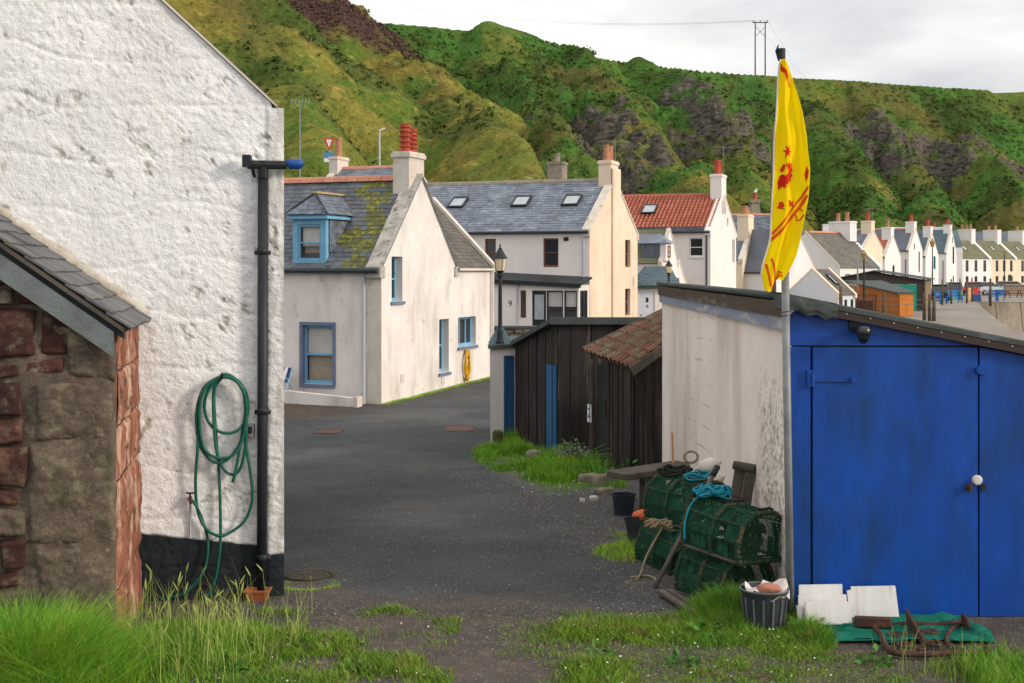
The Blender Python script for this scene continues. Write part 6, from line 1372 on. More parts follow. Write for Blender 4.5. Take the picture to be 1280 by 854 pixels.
def tub_fill():
    rr = random.Random(3); c = Vector((1.715, 8.70, zt)); n = 16; vs = []; m = 7
    for j in range(m):
        for i in range(n):
            t = i/n*2*math.pi; f = j/(m-1); r = .14*(1-f)+.012; z = .235+.03*math.sin(t*2+1)+.03*math.sin(t*5+j)*(1-f)+.03*(1-f)*(math.sin(t*3) > 0)
            if math.sin(t+.4) > .75 and j == 0: z += .05
            vs.append(c+Vector((math.cos(t)*r+.02, math.sin(t)*r, z+rr.uniform(-.008, .008))))
    k = MB(); k.add(vs, [(j*n+i, j*n+(i+1) % n, (j+1)*n+(i+1) % n, (j+1)*n+i) for j in range(m-1) for i in range(n) if not (2 < i < 7 and j > 2)]); o = k.build('plastic_bag', mat('crumpled_white_bag', 'e8e2e0', 'd4c8c4', 8, .6, .5, 30), None, loc=c); tag(o, 'crumpled white bag stuffed into the charcoal tub', 'bag')
    bm = bmesh.new(); bmesh.ops.create_icosphere(bm, subdivisions=3, radius=1)
    for v in bm.verts:
        p = v.co; f = 1+.18*float(fbm(p.x*1.5+3, p.y*1.5+p.z, 3, 5)); v.co = Vector((p.x*.085*f, p.y*.05*f, p.z*.032*f))
    me = bpy.data.meshes.new('stone'); bm.to_mesh(me); bm.free(); me.polygons.foreach_set('use_smooth', [True]*len(me.polygons)); o = bpy.data.objects.new('stone', me); C.objects.link(o); me.materials.append(mat('pink_sandstone_lump', 'b87f68', 'a06c58', 9, .9, .5, 50)); o.location = (1.74, 8.64, zt+.285); o.rotation_euler = (.1, .12, .1)
    tag(o, 'pinkish brown stone weighing down the white bag in the tub', 'stone')
tub_fill()
zb = gz(1.22, 14)
bucket('dark blue bucket under the left end of the plank bench', (1.20, 13.75, zb), .125, .25, mat('navy_plastic', '232d3a', '1b2430', 9, .5), handle=True)
b2, ax2 = bucket('black tipped bucket behind the lobster pots holding something orange', (1.19, 11.7, gz(1.2, 11.7)), .14, .30, M['rubber'], lean=R(-10), yaw=R(30))
bm = bmesh.new(); bmesh.ops.create_icosphere(bm, subdivisions=2, radius=1); me = bpy.data.meshes.new('orange_float')
for v in bm.verts: v.co = Vector((v.co.x*.10, v.co.y*.08, v.co.z*.06*(1+.2*math.sin(v.co.x*3))))
bm.to_mesh(me); bm.free(); o = bpy.data.objects.new('orange_float', me); C.objects.link(o); me.materials.append(mat('faded_orange_plastic', 'd0643c', 'b85634', 9, .7)); o.location = (1.19, 11.67, gz(1.2, 11.7)+.31); tag(o, 'faded orange float sitting in the black bucket', 'float')
def white_boards():
    pm = mat('white_foam_board', 'e2e0dd', 'd2d0ce', 5, .8, .2, 60, c3='a8a49e', s3=3, t3=(.6, .75), st=(4, 1, .3))
    labs = ['tall white board at the back of the stack by the shed corner', 'wide white board second from the front of the stack', 'front white board with a torn flap', 'broad white board leaning alone against the blue door', 'small white board scrap lying below the stack', 'narrow white board edge at the left of the stack']
    specs = [[(998, 731), (1052, 730), (1053, 790), (998, 792)], [(997, 744), (1057, 743), (1059, 788), (998, 790)], [(1006, 752), (1062, 752), (1066, 795), (1006, 794)], [(1058, 738), (1063, 737), (1063, 733), (1118, 732), (1124, 780), (1062, 782)], [(1019, 790), (1052, 791), (1052, 804), (1019, 802)], [(995, 757), (1001, 757), (1003, 797), (998, 795)]]
    dy = [.07, .12, .19, .05, .26, .16]
    for i, (lb, sp) in enumerate(zip(labs, specs)):
        D = 8.96-dy[i]; pts = []
        for x, y in sp:
            lean = (y-731)/60*.06; pts.append(P(x, y, D-lean))
        th = Vector((0, -.022, 0)); k = MB(); k.prism(pts, th)
        o = k.build('foam_board', pm, None, loc=pts[0]); tag(o, lb, 'board', 'white boards leaning on the blue shed')
        if i == 2:
            for q in ([(1012, 781), (1030, 776), (1052, 779), (1056, 786), (1034, 785)], [(998, 779), (1012, 781), (1008, 785), (1001, 783)]):
                k = MB(); k.prism([P(x, y, D-.09) for x, y in q], (0, -.012, 0)); f = k.build('torn_flap', pm, o); 
            k = MB(); k.prism([P(x, y, D-.08) for x, y in ((1021, 780), (1027, 772), (1031, 772), (1026, 783))], (0, -.01, 0)); k.build('inner_core', M['stonec'], o)
white_boards()
def bench_end():
    ir = M['rust']; z = .03
    G = lambda x, y, h=.0: Vector(((x-640)/FOC*(EYE-z-h)*FOC/(y-335), (EYE-z-h)*FOC/(y-335), z+h+.01))
    root = thing('cast_iron_frame', 'rusty ornate cast iron bench end lying flat by the blue shed', 'bench end', G(1150, 805))
    def bar(name, pts, w=.018, h=.0):
        k = MB(); k.tube(catmull([G(x, y, h) for x, y in pts], 6), w, 6); k.build(name, ir, root, smooth=True)
    bar('outer_rail', [(1068, 780), (1085, 784), (1100, 794), (1106, 808), (1118, 818), (1150, 820), (1200, 818), (1238, 820)], .02)
    bar('upper_rail', [(1112, 784), (1140, 782), (1175, 783), (1205, 778)], .018)
    bar('end_rail', [(1205, 780), (1188, 790), (1183, 802), (1190, 812), (1215, 817)], .016)
    k = MB(); a = G(1133, 781, .0); b = G(1152, 808, 0); k.prism([a+Vector((0, 0, 0)), b, b+Vector((.01, 0, .03)), a+Vector((-.01, 0, .10))], Vector((.02, .01, 0))); k.build('upright_web', ir, root)
    for (x, y, r) in ((1122, 796, .055), (1145, 792, .05), (1163, 792, .05), (1168, 806, .05), (1130, 808, .045), (1150, 812, .03)):
        c = G(x, y); k = MB(); k.tube([c+Vector((math.cos(t)*r, math.sin(t)*r*1.1, 0)) for t in np.linspace(0, 2*math.pi, 16, endpoint=False)], .010, 5, closed=True); k.tube([c+Vector((math.cos(t)*r*t/7, math.sin(t)*r*t/7, 0)) for t in np.linspace(.5, 6, 14)], .008, 5); k.build('scroll', ir, root, smooth=True)
    k = MB(); c = G(1207, 786); k.lathe(c+Vector((0, 0, .03)), [(.055, -.012), (.06, 0), (.055, .012)], 14, ax=Matrix.Rotation(R(80), 3, 'Y')); k.build('foot', ir, root)
    k = MB(); c = G(1235, 822); k.lathe(c+Vector((0, 0, .02)), [(.04, -.012), (.045, 0), (.04, .012)], 12, ax=Matrix.Rotation(R(75), 3, 'Y')); k.build('foot', ir, root)
    k = MB(); k.beam(G(1068, 786)+Vector((0, 0, .04)), G(1114, 788)+Vector((0, 0, .04)), .05, .07); o = k.build('iron_block', ir, None, bev=.008); tag(o, 'dark rusty bar lying beside the white boards', 'iron bar')
    # green net doormat
    jm = mat('jade_netting', '12806c', '0d6a58', 30, .9, .8, 120, mott=(60, .4)); vs = []; nx, ny = 110, 60
    x0, x1, y0, y1 = 2.08, 3.12, 8.30, 8.92
    X, Y = np.meshgrid(np.linspace(0, 1, nx), np.linspace(0, 1, ny), indexing='ij'); XX = x0+(x1-x0)*X+.06*np.sin(Y*5); YY = y0+.02*np.sin(X*9)+(y1-y0)*Y; ZZ = .012+.03*vn(XX*7, YY*7, 3)+.012*vn(XX*30, YY*30, 7)
    o = npmesh('net_mat', np.stack([XX, YY, ZZ], -1).reshape(-1, 3), grid_faces(nx, ny, False), jm); tag(o, 'jade green netting spread on the ground under the white boards', 'netting')
    k = MB(); rr = random.Random(6)
    for i in range(60):
        x = x0+(x1-x0)*i/60; k.tube([(x, y0+.02, .03), (x+.03, y0+.2, .035), (x-.01, y0+.45, .035), (x+.02, y1-.02, .03)], .004, 3)
    for i in range(26): y = y0+(y1-y0)*i/26; k.tube([(x0+.05, y, .033), ((x0+x1)/2, y+.015, .038), (x1+.03, y, .03)], .004, 3)
    k.build('twine', jm, o, kind='stuff')
bench_end()
def covers():
    def slab(label, px, py, w, d, m, rim, rnd_=False):
        D = 2.45; Y = 10
        for _ in range(8): Y = (EYE-gz(0, Y))*FOC/(py-335)
        x = (px-640)/FOC*Y; z = gz(x, Y)+.012; root = thing('manhole_cover', label, 'manhole cover', (x, Y, z))
        if rnd_:
            k = MB(); k.lathe((x, Y, z), [(w/2, -.02), (w/2, .008), (w/2-.01, .012)], 28, sy=.8); k.build('lid', m, root)
            k = MB(); k.tube([(x+math.cos(t)*(w/2+.02), Y+math.sin(t)*(w/2+.02)*.8, z+.004) for t in np.linspace(0, 6.283, 28, endpoint=False)], .009, 6, closed=True); k.build('rim', rim, root)
            rr = random.Random(2); k = MB()
            for i in range(90):
                t = rr.uniform(0, 6.28); r = w/2*math.sqrt(rr.random())*.9; c = Vector((x+math.cos(t)*r, Y+math.sin(t)*r*.8, z+.012)); k.lathe(c, [(.016, -.004), (.013, .006), (.004, .009)], 5)
            k.build('lid_pattern', m, root, kind='stuff')
        else:
            k = MB(); k.box(x-w/2, x+w/2, Y-d/2, Y+d/2, z-.02, z+.006); k.build('lid', m, root, bev=.003)
            k = MB()
            for a, b, c, e in ((-1, 1, -1, -1), (-1, 1, 1, 1), (-1, -1, -1, 1), (1, 1, -1, 1)): k.beam((x+a*(w/2+.02), Y+c*(d/2+.02), z), (x+b*(w/2+.02), Y+e*(d/2+.02), z), .03, .02)
            k.build('rim', rim, root)
    brick_m = mat('worn_reddish_iron', '6f4e40', '5c463c', 9, .85, .4, 60)
    slab('round mossy edged manhole cover by the corner of the white gable', 386, 723, .34, .3, mat('dark_cover_iron', '57504a', '443f3b', 20, .85, .4, 60), mat('moss_rim', '4c5230', '3e4226', 14, .95, .5, 60), True)
    slab('reddish rectangular cover in the lane left of centre', 411, 541, .42, .55, brick_m, M['soil'])
    slab('reddish rectangular cover in the lane in front of the lamp pier', 574, 537, .50, .75, brick_m, M['soil'])
covers()
def plants():
    # potted plant by the sheds
    def at(px, py):
        Y = 15
        for _ in range(8): Y = (EYE-gz(0, Y))*FOC/(py-335)
        return Vector(((px-640)/FOC*Y, Y, gz(0, Y)))
    c = at(714, 592); root, _ = bucket('red flower pot with grey leaved shrub in front of the tarred shed', c, .16, .24, mat('red_glazed_pot', '9a3a28', '7c3022', 6, .5), handle=False, name='plant_pot')
    rg = np.random.default_rng(5)
    def leaves(name, c, n, spread, h, ls, m, parent=None, label=None, cat=None, up=.6):
        c = np.array(c); d = rg.normal(size=(n, 3)); d[:, 2] = np.abs(d[:, 2])*up; d /= np.linalg.norm(d, axis=1, keepdims=True)
        p = c+d*np.array([spread, spread, h])*rg.uniform(.25, 1, (n, 1)); t1 = rg.normal(size=(n, 3)); t1 /= np.linalg.norm(t1, axis=1, keepdims=True); t2 = np.cross(d, t1); t2 /= np.linalg.norm(t2, axis=1, keepdims=True); dl = d*.6+t1*.4; s = ls*rg.uniform(.6, 1.3, (n, 1))
        v = np.stack([p, p+dl*s*.5+t2*s*.22, p+dl*s, p+dl*s*.5-t2*s*.22], 1).reshape(-1, 3); o = npmesh(name, v, np.arange(len(v)).reshape(-1, 4), m, parent)
        if label: tag(o, label, cat)
        return o
    gm = mat('silver_green_leaves', '8d9a86', '6c7c66', 14, .8, rand=.2); st = MB(); cc = c+Vector((0, 0, .22))
    for i in range(9): t = i*.7; st.tube([cc, cc+Vector((math.cos(t)*.12, math.sin(t)*.12, .16))], .006, 4)
    st.build('stems', M['old_wood'], root); leaves('leaves', cc+Vector((0, 0, .03)), 420, .26, .24, .06, gm, root)
    # weeds with broad leaves
    wm = mat('broad_weed_leaves', '4f8030', '3c6826', 8, .7, rand=.25)
    for i, (px, py, s, lb) in enumerate([(752, 600, .22, 'leafy green weed by the stones in front of the pantiled lean-to'), (782, 596, .2, 'leafy weed against the wall left of the dark blue bucket'), (676, 588, .16, 'low leafy weed left of the red flower pot'), (810, 652, .13, 'broad leafed weed beside the tipped black bucket'), (738, 582, .2, 'weed clump growing under the number plate post')]):
        q = at(px, py); o = leaves('weed_plant', q, 90, s, s*1.1, s*.5, wm, None, lb, 'weed')
    bm_ = mat('brambly_stem_leaves', '5f8a3a', '7a7a3a', 8, .8, rand=.2); q = at(742, 588)
    k = MB(); rr = random.Random(4)
    for i in range(10): k.tube(catmull([q+Vector((rr.uniform(-.15, .15), 0, 0)), q+Vector((rr.uniform(-.25, .3), rr.uniform(-.1, .1), .2)), q+Vector((rr.uniform(-.4, .5), rr.uniform(-.2, .1), rr.uniform(.15, .4)))], 4), .004, 4)
    o = k.build('bramble', bm_, None); tag(o, 'thin brambles trailing in front of the pantiled lean-to', 'bramble')
    rr5 = random.Random(15)
    for (x, y, s, lb) in ((-2.02, 8.0, .13, 'broad leaved dock by the foot of the orange quoins'), (-1.72, 7.75, .1, 'broad leaved weed in the grass below the coiled green hose'), (-1.35, 8.25, .08, 'small plantain rosette left of the soil path'), (-.95, 7.8, .08, 'plantain at the left edge of the soil path'), (.55, 8.1, .08, 'plantain at the right edge of the soil path'), (1.05, 7.9, .09, 'clover clump in the middle of the right hand turf'), (1.3, 8.55, .1, 'dock leaves just left of the charcoal tub'), (2.25, 7.9, .09, 'leafy weed in front of the white boards')):
        leaves('weed_plant', (x, y, gz(x, y)), 46, s, s*.9, s*.75, wm, None, lb, 'weed')
    # loose stones and stump
    sm = mat('pale_field_stone', '8d8578', '6f685c', 7, .95, .5, 25); rr = random.Random(8)
    def rock(lb, px, py, w, h, m=None, cat='stone'):
        q = at(px, py); bm = bmesh.new(); bmesh.ops.create_icosphere(bm, subdivisions=3, radius=1); sd = rr.uniform(0, 50)
        for v in bm.verts:
            p = v.co.copy(); f = 1+.3*float(fbm(p.x*1.3+sd, p.y*1.3+p.z*.9, 3, 5)); v.co = Vector((max(-.8, min(.8, p.x))*w*f, max(-.8, min(.8, p.y))*w*.7*f, max(-.7, min(.75, p.z))*h*f))
        me = bpy.data.meshes.new('stone'); bm.to_mesh(me); bm.free(); me.polygons.foreach_set('use_smooth', [True]*len(me.polygons)); o = bpy.data.objects.new('stone', me); C.objects.link(o); me.materials.append(m or sm); o.location = q+Vector((0, 0, h*.4)); tag(o, lb, cat)
    rock('flat grey boulder beside the dark blue bucket', 752, 606, .17, .12); rock('brown boulder right of the red flower pot', 735, 603, .15, .10); rock('low slab stone under the flat grey boulder', 755, 618, .14, .07); rock('mossy boulder near the blue plank door', 668, 572, .14, .1)
    wm2 = mat('white_pebble', 'c8c4bc', 'aaa59c', 9, .8); rock('white cobble in front of the red flower pot', 742, 626, .06, .05, wm2); rock('second white cobble nearer the flower pot', 728, 628, .04, .04, wm2); rock('pale broken crockery lump near the tipped bucket', 808, 655, .06, .06, wm2)
    q = at(622, 560); k = MB(); k.lathe(q, [(.1, -.05), (.085, .1), (.09, .26), (.05, .29)], 9); o = k.build('tree_stump', mat('mossy_stump', '5d5a38', '4a4432', 9, .95, .5, 30), None); tag(o, 'short mossy stump at the foot of the lamp pier', 'stump')
plants()
# ---------------------------------------------------------------- grass and gravel
def blades(name, label, X, Y, h, w, m, seed, lean=.35, z0=None):
    rg = np.random.default_rng(seed); n = len(X); z = ground_z(X, Y)-.01 if z0 is None else z0
    a = rg.uniform(0, 2*np.pi, n); dx = np.cos(a); dy = np.sin(a); ll = h*lean*rg.uniform(.2, 1.6, n); b = rg.uniform(0, 2*np.pi, n); wx = np.cos(b)*w/2; wy = np.sin(b)*w/2
    def pt(f, fw, s): return np.stack([X+dx*ll*f*f+s*wx*fw, Y+dy*ll*f*f+s*wy*fw, z+h*f*(1-.25*f*lean)], -1)
    v = np.stack([pt(0, 1, -1), pt(0, 1, 1), pt(.5, .8, 1), pt(.5, .8, -1), pt(1, .12, 1), pt(1, .12, -1)], 1).reshape(-1, 3)
    i = np.arange(n)[:, None]*6; f = np.concatenate([i+np.array([[0, 1, 2, 3]]), i+np.array([[3, 2, 4, 5]])])
    o = npmesh(name, v, f, m, kind='stuff'); o['label'] = label; return o
def scatter(n, xr, yr, dens, seed):
    rg = np.random.default_rng(seed); X = rg.uniform(*xr, n*6); Y = rg.uniform(*yr, n*6); k = rg.uniform(0, 1, n*6) < dens(X, Y); return X[k][:n], Y[k][:n]
def blob(X, Y, cx, cy, rx, ry): return np.clip(1.3-np.hypot((X-cx)/rx, (Y-cy)/ry), 0, 1)
G1 = mat('lush_grass_blades', '78a42a', '4f8420', 2.5, .65, rand=.4, c3='9a9a48', s3=9, t3=(.55, .72)); G2 = mat('short_turf_blades', '8fb032', '659428', 3, .75, rand=.42, c3='94885a', s3=7, t3=(.5, .7)); G3 = mat('seeding_grass_stalks', 'a3b060', '8f9c50', 3, .8, rand=.2)
def grasses():
    rg = np.random.default_rng(8)
    X, Y = scatter(15000, (-3.3, -2.15), (6.7, 7.95), lambda x, y: blob(x, y, -2.85, 7.45, .55, .5)**.6, 1); h = .48*blob(X, Y, -2.85, 7.45, .8, .7)*rg.uniform(.6, 1.15, len(X))+.06
    blades('long_grass', 'long lush green grass clump in front of the stone outhouse', X, Y, h, .0055, G1, 11, .7)
    X, Y = scatter(15000, (-2.6, -.9), (7.0, 9.35), lambda x, y: np.clip(blob(x, y, -2.0, 8.3, .75, 1.1)+.5*fbm(x*3, y*3, 3, 3), 0, 1)*(~((x < -2.5) & (y > 8.1))), 2); h = (.03+.12*blob(X, Y, -2.15, 8.1, .6, .7))*np.clip(1.35-(Y-8.2)*.9, .25, 1)*rg.uniform(.4, 1.25, len(X))
    blades('rough_grass', 'rough mixed grass growing along the foot of the white gable', X, Y, h, .0055, G1, 12, .5)
    X, Y = scatter(24000, (-2.2, -.35), (6.9, 9.2), lambda x, y: np.clip(.7*blob(x, y, -1.5, 7.6, 1.0, 1.15)+1.1*fbm(x*2.4, y*2.4, 4, 7)-.02, 0, 1), 3); h = rg.uniform(.012, .075, len(X))*np.clip(.35+1.3*blob(X, Y, -1.5, 7.6, 1.0, 1.2)+1.2*fbm(X*2.4, Y*2.4, 4, 7), .25, 1.3)
    blades('short_turf', 'thin short turf on the bare ground at the lane mouth left side', X, Y, h, .006, G2, 13, .6)
    X, Y = scatter(60000, (-.1, 3.3), (6.9, 9.1), lambda x, y: np.clip(np.clip((x-.15+.3*(8.2-y)*0)*2.5, 0, 1)*np.clip((8.95-.25*np.clip(x-1.9, 0, 1)*2-y)*4, 0, 1)*np.clip((2.75-x)*1.2+.2, 0, 1)*.8+.6*fbm(x*2.2, y*2.2, 4, 17)+.22*np.clip((x-.25)*3, 0, 1)*np.clip((2.6-x)*2, 0, 1)-.02, 0, 1)**1.1*(~((x > 2.0) & (y > 8.15))), 4); h = rg.uniform(.012, .075, len(X))*np.clip(.85+1.3*fbm(X*2.2, Y*2.2, 4, 17), .4, 1.5)*np.clip(.4+(X-.1)*2, .3, 1)
    blades('short_turf', 'bright short turf in front of the blue shed and lobster pots', X, Y, h, .006, G2, 14, .6)
    X, Y = scatter(16000, (1.0, 2.12), (8.0, 9.7), lambda x, y: np.clip(blob(x, y, 1.6, 8.97, .36, .4)+blob(x, y, 1.97, 8.4, .12, .22)+.6*blob(x, y, 1.3, 8.6, .35, .3), 0, 1)**.7*(np.hypot(x-1.715, y-8.7) > .17), 5); h = (.07+.17*np.clip(blob(X, Y, 1.62, 9.0, .34, .4)+blob(X, Y, 1.97, 8.45, .1, .2)*.6, 0, 1))*rg.uniform(.5, 1.2, len(X))
    blades('long_grass', 'longer grass tuft round the charcoal tub and near lobster pots', X, Y, h, .0055, G1, 15, .6)
    X, Y = scatter(6000, (2.7, 3.6), (6.9, 8.1), lambda x, y: np.clip(blob(x, y, 3.05, 7.5, .42, .4)+.3*fbm(x*4, y*4, 3, 2), 0, 1), 6); blades('rough_grass', 'grass tuft at the lower right corner in front of the iron frame', X, Y, rg.uniform(.04, .17, len(X)), .006, G1, 16, .5)
    ed = lambda x, y: x-road_edge_right(y)
    X, Y = scatter(42000, (-1, 2.3), (13.6, 21.6), lambda x, y: np.clip((ed(x, y)+.05)*5, 0, 1)*np.clip((y-15.2-.9*np.clip(x-.4, 0, 2))*1.6+.3*0, 0, 1)*np.clip(1-np.clip(ed(x, y)-1.35, 0, 1)*5, 0, 1)*np.clip(.95+1.2*fbm(x*1.5, y*1.5, 4, 21), 0, 1), 7); h = (.03+.26*np.clip(.3+fbm(X*1.3, Y*1.3, 4, 23)*1.9, 0, 1))*rg.uniform(.3, 1.35, len(X))*np.clip(.25+ed(X, Y)*1.5, .2, 1)
    blades('verge_grass', 'uneven green verge along the tarred shed and lean-to', X, Y, h, .009, G1, 17, .5)
    X, Y = scatter(12000, (.5, 2.0), (10.4, 14.2), lambda x, y: np.clip(np.clip(1-np.abs(y-12.3+1.1*(x-1.0))/.75, 0, 1)*1.4*np.clip(ed(x, y)*6+.3, 0, 1)+blob(x, y, 1.1, 11.5, .35, .5)+.5*fbm(x*3, y*3, 3, 31)-.15, 0, 1)*(~((x > 1.15) & (y < 11.6))), 8); h = (.03+.08*blob(X, Y, 1.1, 11.5, .4, .5))*rg.uniform(.5, 1.3, len(X))
    blades('verge_grass', 'mossy yellow green strip of turf left of the rear lobster pots', X, Y, h, .008, G2, 18, .5)
    t = rg.uniform(0, 6.6, 5000); X = -2.914+.36*t+.933*rg.normal(.08, .05, 5000); Y = 28.6+.933*t-.36*.08; blades('wall_foot_moss', 'thin moss and grass line at the foot of the blue windowed house', X, Y, rg.uniform(.02, .07, 5000), .012, G2, 19, .5)
    X, Y = scatter(1500, (-2.0, -1.35), (9.5, 10.2), lambda x, y: np.clip(1-np.abs(np.hypot((x+1.6)/.22, (y-10.1)/.22)-1)*4, 0, 1), 9); blades('cover_moss', 'moss and grass ring round the manhole by the white gable', X, Y, rg.uniform(.01, .03, len(X)), .006, G2, 20, .5)
    # seed stalks
    X, Y = scatter(420, (-2.7, -1.2), (7.2, 9.2), lambda x, y: blob(x, y, -2.1, 8.3, .7, 1.0), 10); blades('seed_stalks', 'pale seeding grass stalks below the white gable', X, Y, rg.uniform(.2, .42, len(X)), .004, G3, 21, .4)
    X, Y = scatter(120, (2.3, 3.5), (7.4, 8.3), lambda x, y: x*0+1, 12); blades('seed_stalks', 'dry seed stalks in front of the rusty iron frame', X, Y, rg.uniform(.12, .25, len(X)), .004, G3, 22, .4)
    # seed heads
    k = MB(); rr = random.Random(4)
    for i in range(46):
        x = rr.uniform(-2.45, -1.7); y = rr.uniform(7.5, 8.9); h = rr.uniform(.22, .42); p = Vector((x, y, h)); d = Vector((rr.uniform(-.5, .5), rr.uniform(-.3, .3), rr.uniform(.3, 1))).normalized(); k.tube([p, p+d*.02, p+d*.05, p+d*.075], [.001, .006, .005, .001], 5); k.tube([Vector((x-d.x*.05, y, 0)), p], .0015, 3)
    o = k.build('grass_seed_heads', G3, None, kind='stuff'); o['label'] = 'feathery grass seed heads near the stone outhouse'
    # daisies
    k = MB()
    for (x0, x1, y0, y1, n) in ((.3, 1.9, 7.4, 8.9, 60), (-1.9, -.5, 7.3, 8.9, 25), (.0, .9, 15.5, 18, 50)):
        for i in range(n):
            x = rr.uniform(x0, x1); y = rr.uniform(y0, y1); z = gz(x, y)+rr.uniform(.03, .07); r = rr.uniform(.004, .007)*(1.6 if y > 14 else 1); k.lathe((x, y, z), [(r, 0), (r*.6, .002)], 6, ax=Matrix.Rotation(rr.uniform(-.5, .5), 3, 'X'))
    o = k.build('daisies', mat('daisy_white', 'ecebe6', None, rough=.8), None, kind='stuff'); o['label'] = 'tiny white daisies dotted through the turf'
grasses()
def gravel():
    rg = np.random.default_rng(12)
    def stones(name, label, X, Y, s, m, seed, off=.004):
        rg = np.random.default_rng(seed); n = len(X); z = ground_z(X, Y)+off; base = np.array([[1, 0, 0], [-.5, .87, 0], [-.5, -.87, 0], [.35, .2, .75], [-.4, .1, .7]]); f = np.array([[0, 1, 4], [0, 4, 3], [1, 2, 4], [2, 0, 3], [2, 3, 4]])
        a = rg.uniform(0, 6.28, n); c, sn = np.cos(a), np.sin(a); b = base[None]*rg.uniform(.6, 1.3, (n, 5, 3))*s[:, None, None]; v = np.stack([b[..., 0]*c[:, None]-b[..., 1]*sn[:, None]+X[:, None], b[..., 0]*sn[:, None]+b[..., 1]*c[:, None]+Y[:, None], b[..., 2]*.8+z[:, None]], -1).reshape(-1, 3)
        o = npmesh(name, v, (np.arange(n)[:, None, None]*5+f[None]).reshape(-1, 3), m, kind='stuff'); o['label'] = label
    gm = mat('mixed_dark_chippings', '5a5c60', '75736f', 40, .9, rand=.45); gb = mat('brown_grit_stones', '77675c', '5d5149', 40, .9, rand=.4); gw = mat('pale_chips', 'b0aca4', '94908a', 40, .9, rand=.2)
    X, Y = scatter(26000, (-2, 2), (9.0, 15.5), lambda x, y: np.clip(np.clip((x-road_edge_right(y)+.9)*1.1, 0, 1)+np.clip((9.9-y)*.9, 0, 1), .03, 1)*(x < 1.95), 31); stones('gravel', 'loose dark chippings scattered over the lane edge', X, Y, rg.uniform(.004, .012, len(X)), gm, 1, .006)
    X, Y = scatter(14000, (-2.6, 3.2), (7.0, 9.5), lambda x, y: np.clip(.9-np.abs(y-8.4)*.3, 0, 1)+0*x, 32); stones('grit', 'small brown grit on the bare soil path', X, Y, rg.uniform(.003, .010, len(X)), gb, 2, -.001)
    X, Y = scatter(2600, (-2, 2), (8.2, 18), lambda x, y: np.clip((x-road_edge_right(y)+.9)*1.3, .05, 1)*(x < 1.95), 33); stones('pale_chips', 'pale stone chips among the gravel', X, Y, rg.uniform(.004, .011, len(X)), gw, 3, .006)
    X, Y = scatter(9000, (-6, 2), (24.5, 29.5), lambda x, y: np.clip(-(x+3.3)*.8, 0, 1)*np.clip(1-np.abs(y-27.5)/2, 0, 1), 34); stones('grit', 'brown grit drifted in front of the low kerb wall', X, Y, rg.uniform(.008, .02, len(X)), gb, 4, .008)
gravel()
# ---------------------------------------------------------------- poles, signs, quay furniture
def pole(label, name, cat, px, pt, pb, D, r, m, extras=None, onhill=False, group=None):
    X = (px-640)/FOC*D; zb = hillz(X, D) if onhill else gz(X, D); zt_ = EYE-(pt-335)/FOC*D
    root = thing(name, label, cat, (X, D, zb), group); k = MB(); k.tube([(X, D, zb-.3), (X, D, (zb+zt_)/2), (X, D, zt_)], [r*1.15, r, r*.8], 10); k.build('post', m, root, smooth=True); return root, X, zt_, zb
wp = mat('weathered_pole_timber', '6a5a4c', '4f443b', 5, .9, .4, 20)
root, X, zt_, _ = pole('dark timber telegraph pole rising behind the yellow flag', 'telegraph_pole', 'pole', 966.5, 168, 368, 44, .10, wp)
root, X, zt_, _ = pole('thin mast with television aerial beside the gutter of the white gable', 'aerial_mast', 'aerial', 375, 127, 200, 64, .035, M['steel'])
k = MB(); k.tube([(X-.45, 64, zt_), (X+.5, 64.1, zt_)], .018, 5)
for q in range(6): k.tube([(X-.4+.17*q, 63.8, zt_-.2+.01*q), (X-.4+.17*q, 64.2, zt_+.2)], .012, 4)
k.tube([(X-.5, 64, zt_+.15), (X-.42, 64, zt_), (X-.5, 64, zt_-.15)], .014, 4); k.build('aerial', M['steel'], root)
root, X, zt_, _ = pole('slender lamp post on the hill road above the upper cottage', 'road_lamp', 'street lamp', 474.5, 163, 206, 96, .07, M['downpipe_w'], onhill=True)
k = MB(); k.beam((X, 96, zt_), (X+.4, 96, zt_+.15), .16, .1); k.build('lamp_head', M['white_frame'], root)
def give_way():
    root, X, zt_, zb = pole('give way sign with blue plate beneath on the hill road', 'road_sign', 'road sign', 411.5, 174, 198, 96, .05, M['steel'], onhill=True); Y = 95.92
    s = .42; zt2 = zt_+.05
    k = MB(); k.prism([(X-s, Y, zt2), (X+s, Y, zt2), (X, Y, zt2-.95)], (0, .03, 0)); k.build('sign_face', mat('sign_red', 'c03a34', None, rough=.5), root)
    k = MB(); k.prism([(X-s*.55, Y-.008, zt2-.1), (X+s*.55, Y-.008, zt2-.1), (X, Y-.008, zt2-.68)], (0, .006, 0)); k.build('sign_centre', M['white_frame'], root)
    k = MB(); k.prism([(X-.38, Y, zt2-1.05), (X+.38, Y, zt2-1.05), (X+.38, Y, zt2-1.75), (X-.38, Y, zt2-1.75)], (0, .03, 0)); k.build('blue_plate', mat('sign_blue', '4f86b8', None, rough=.5), root)
    k = MB(); k.prism([(X-.38, Y-.005, zt2-1.5), (X+.38, Y-.005, zt2-1.5), (X+.38, Y-.005, zt2-1.78), (X-.38, Y-.005, zt2-1.78)], (0, .003, 0)); k.build('plate_band', M['white_frame'], root)
give_way()
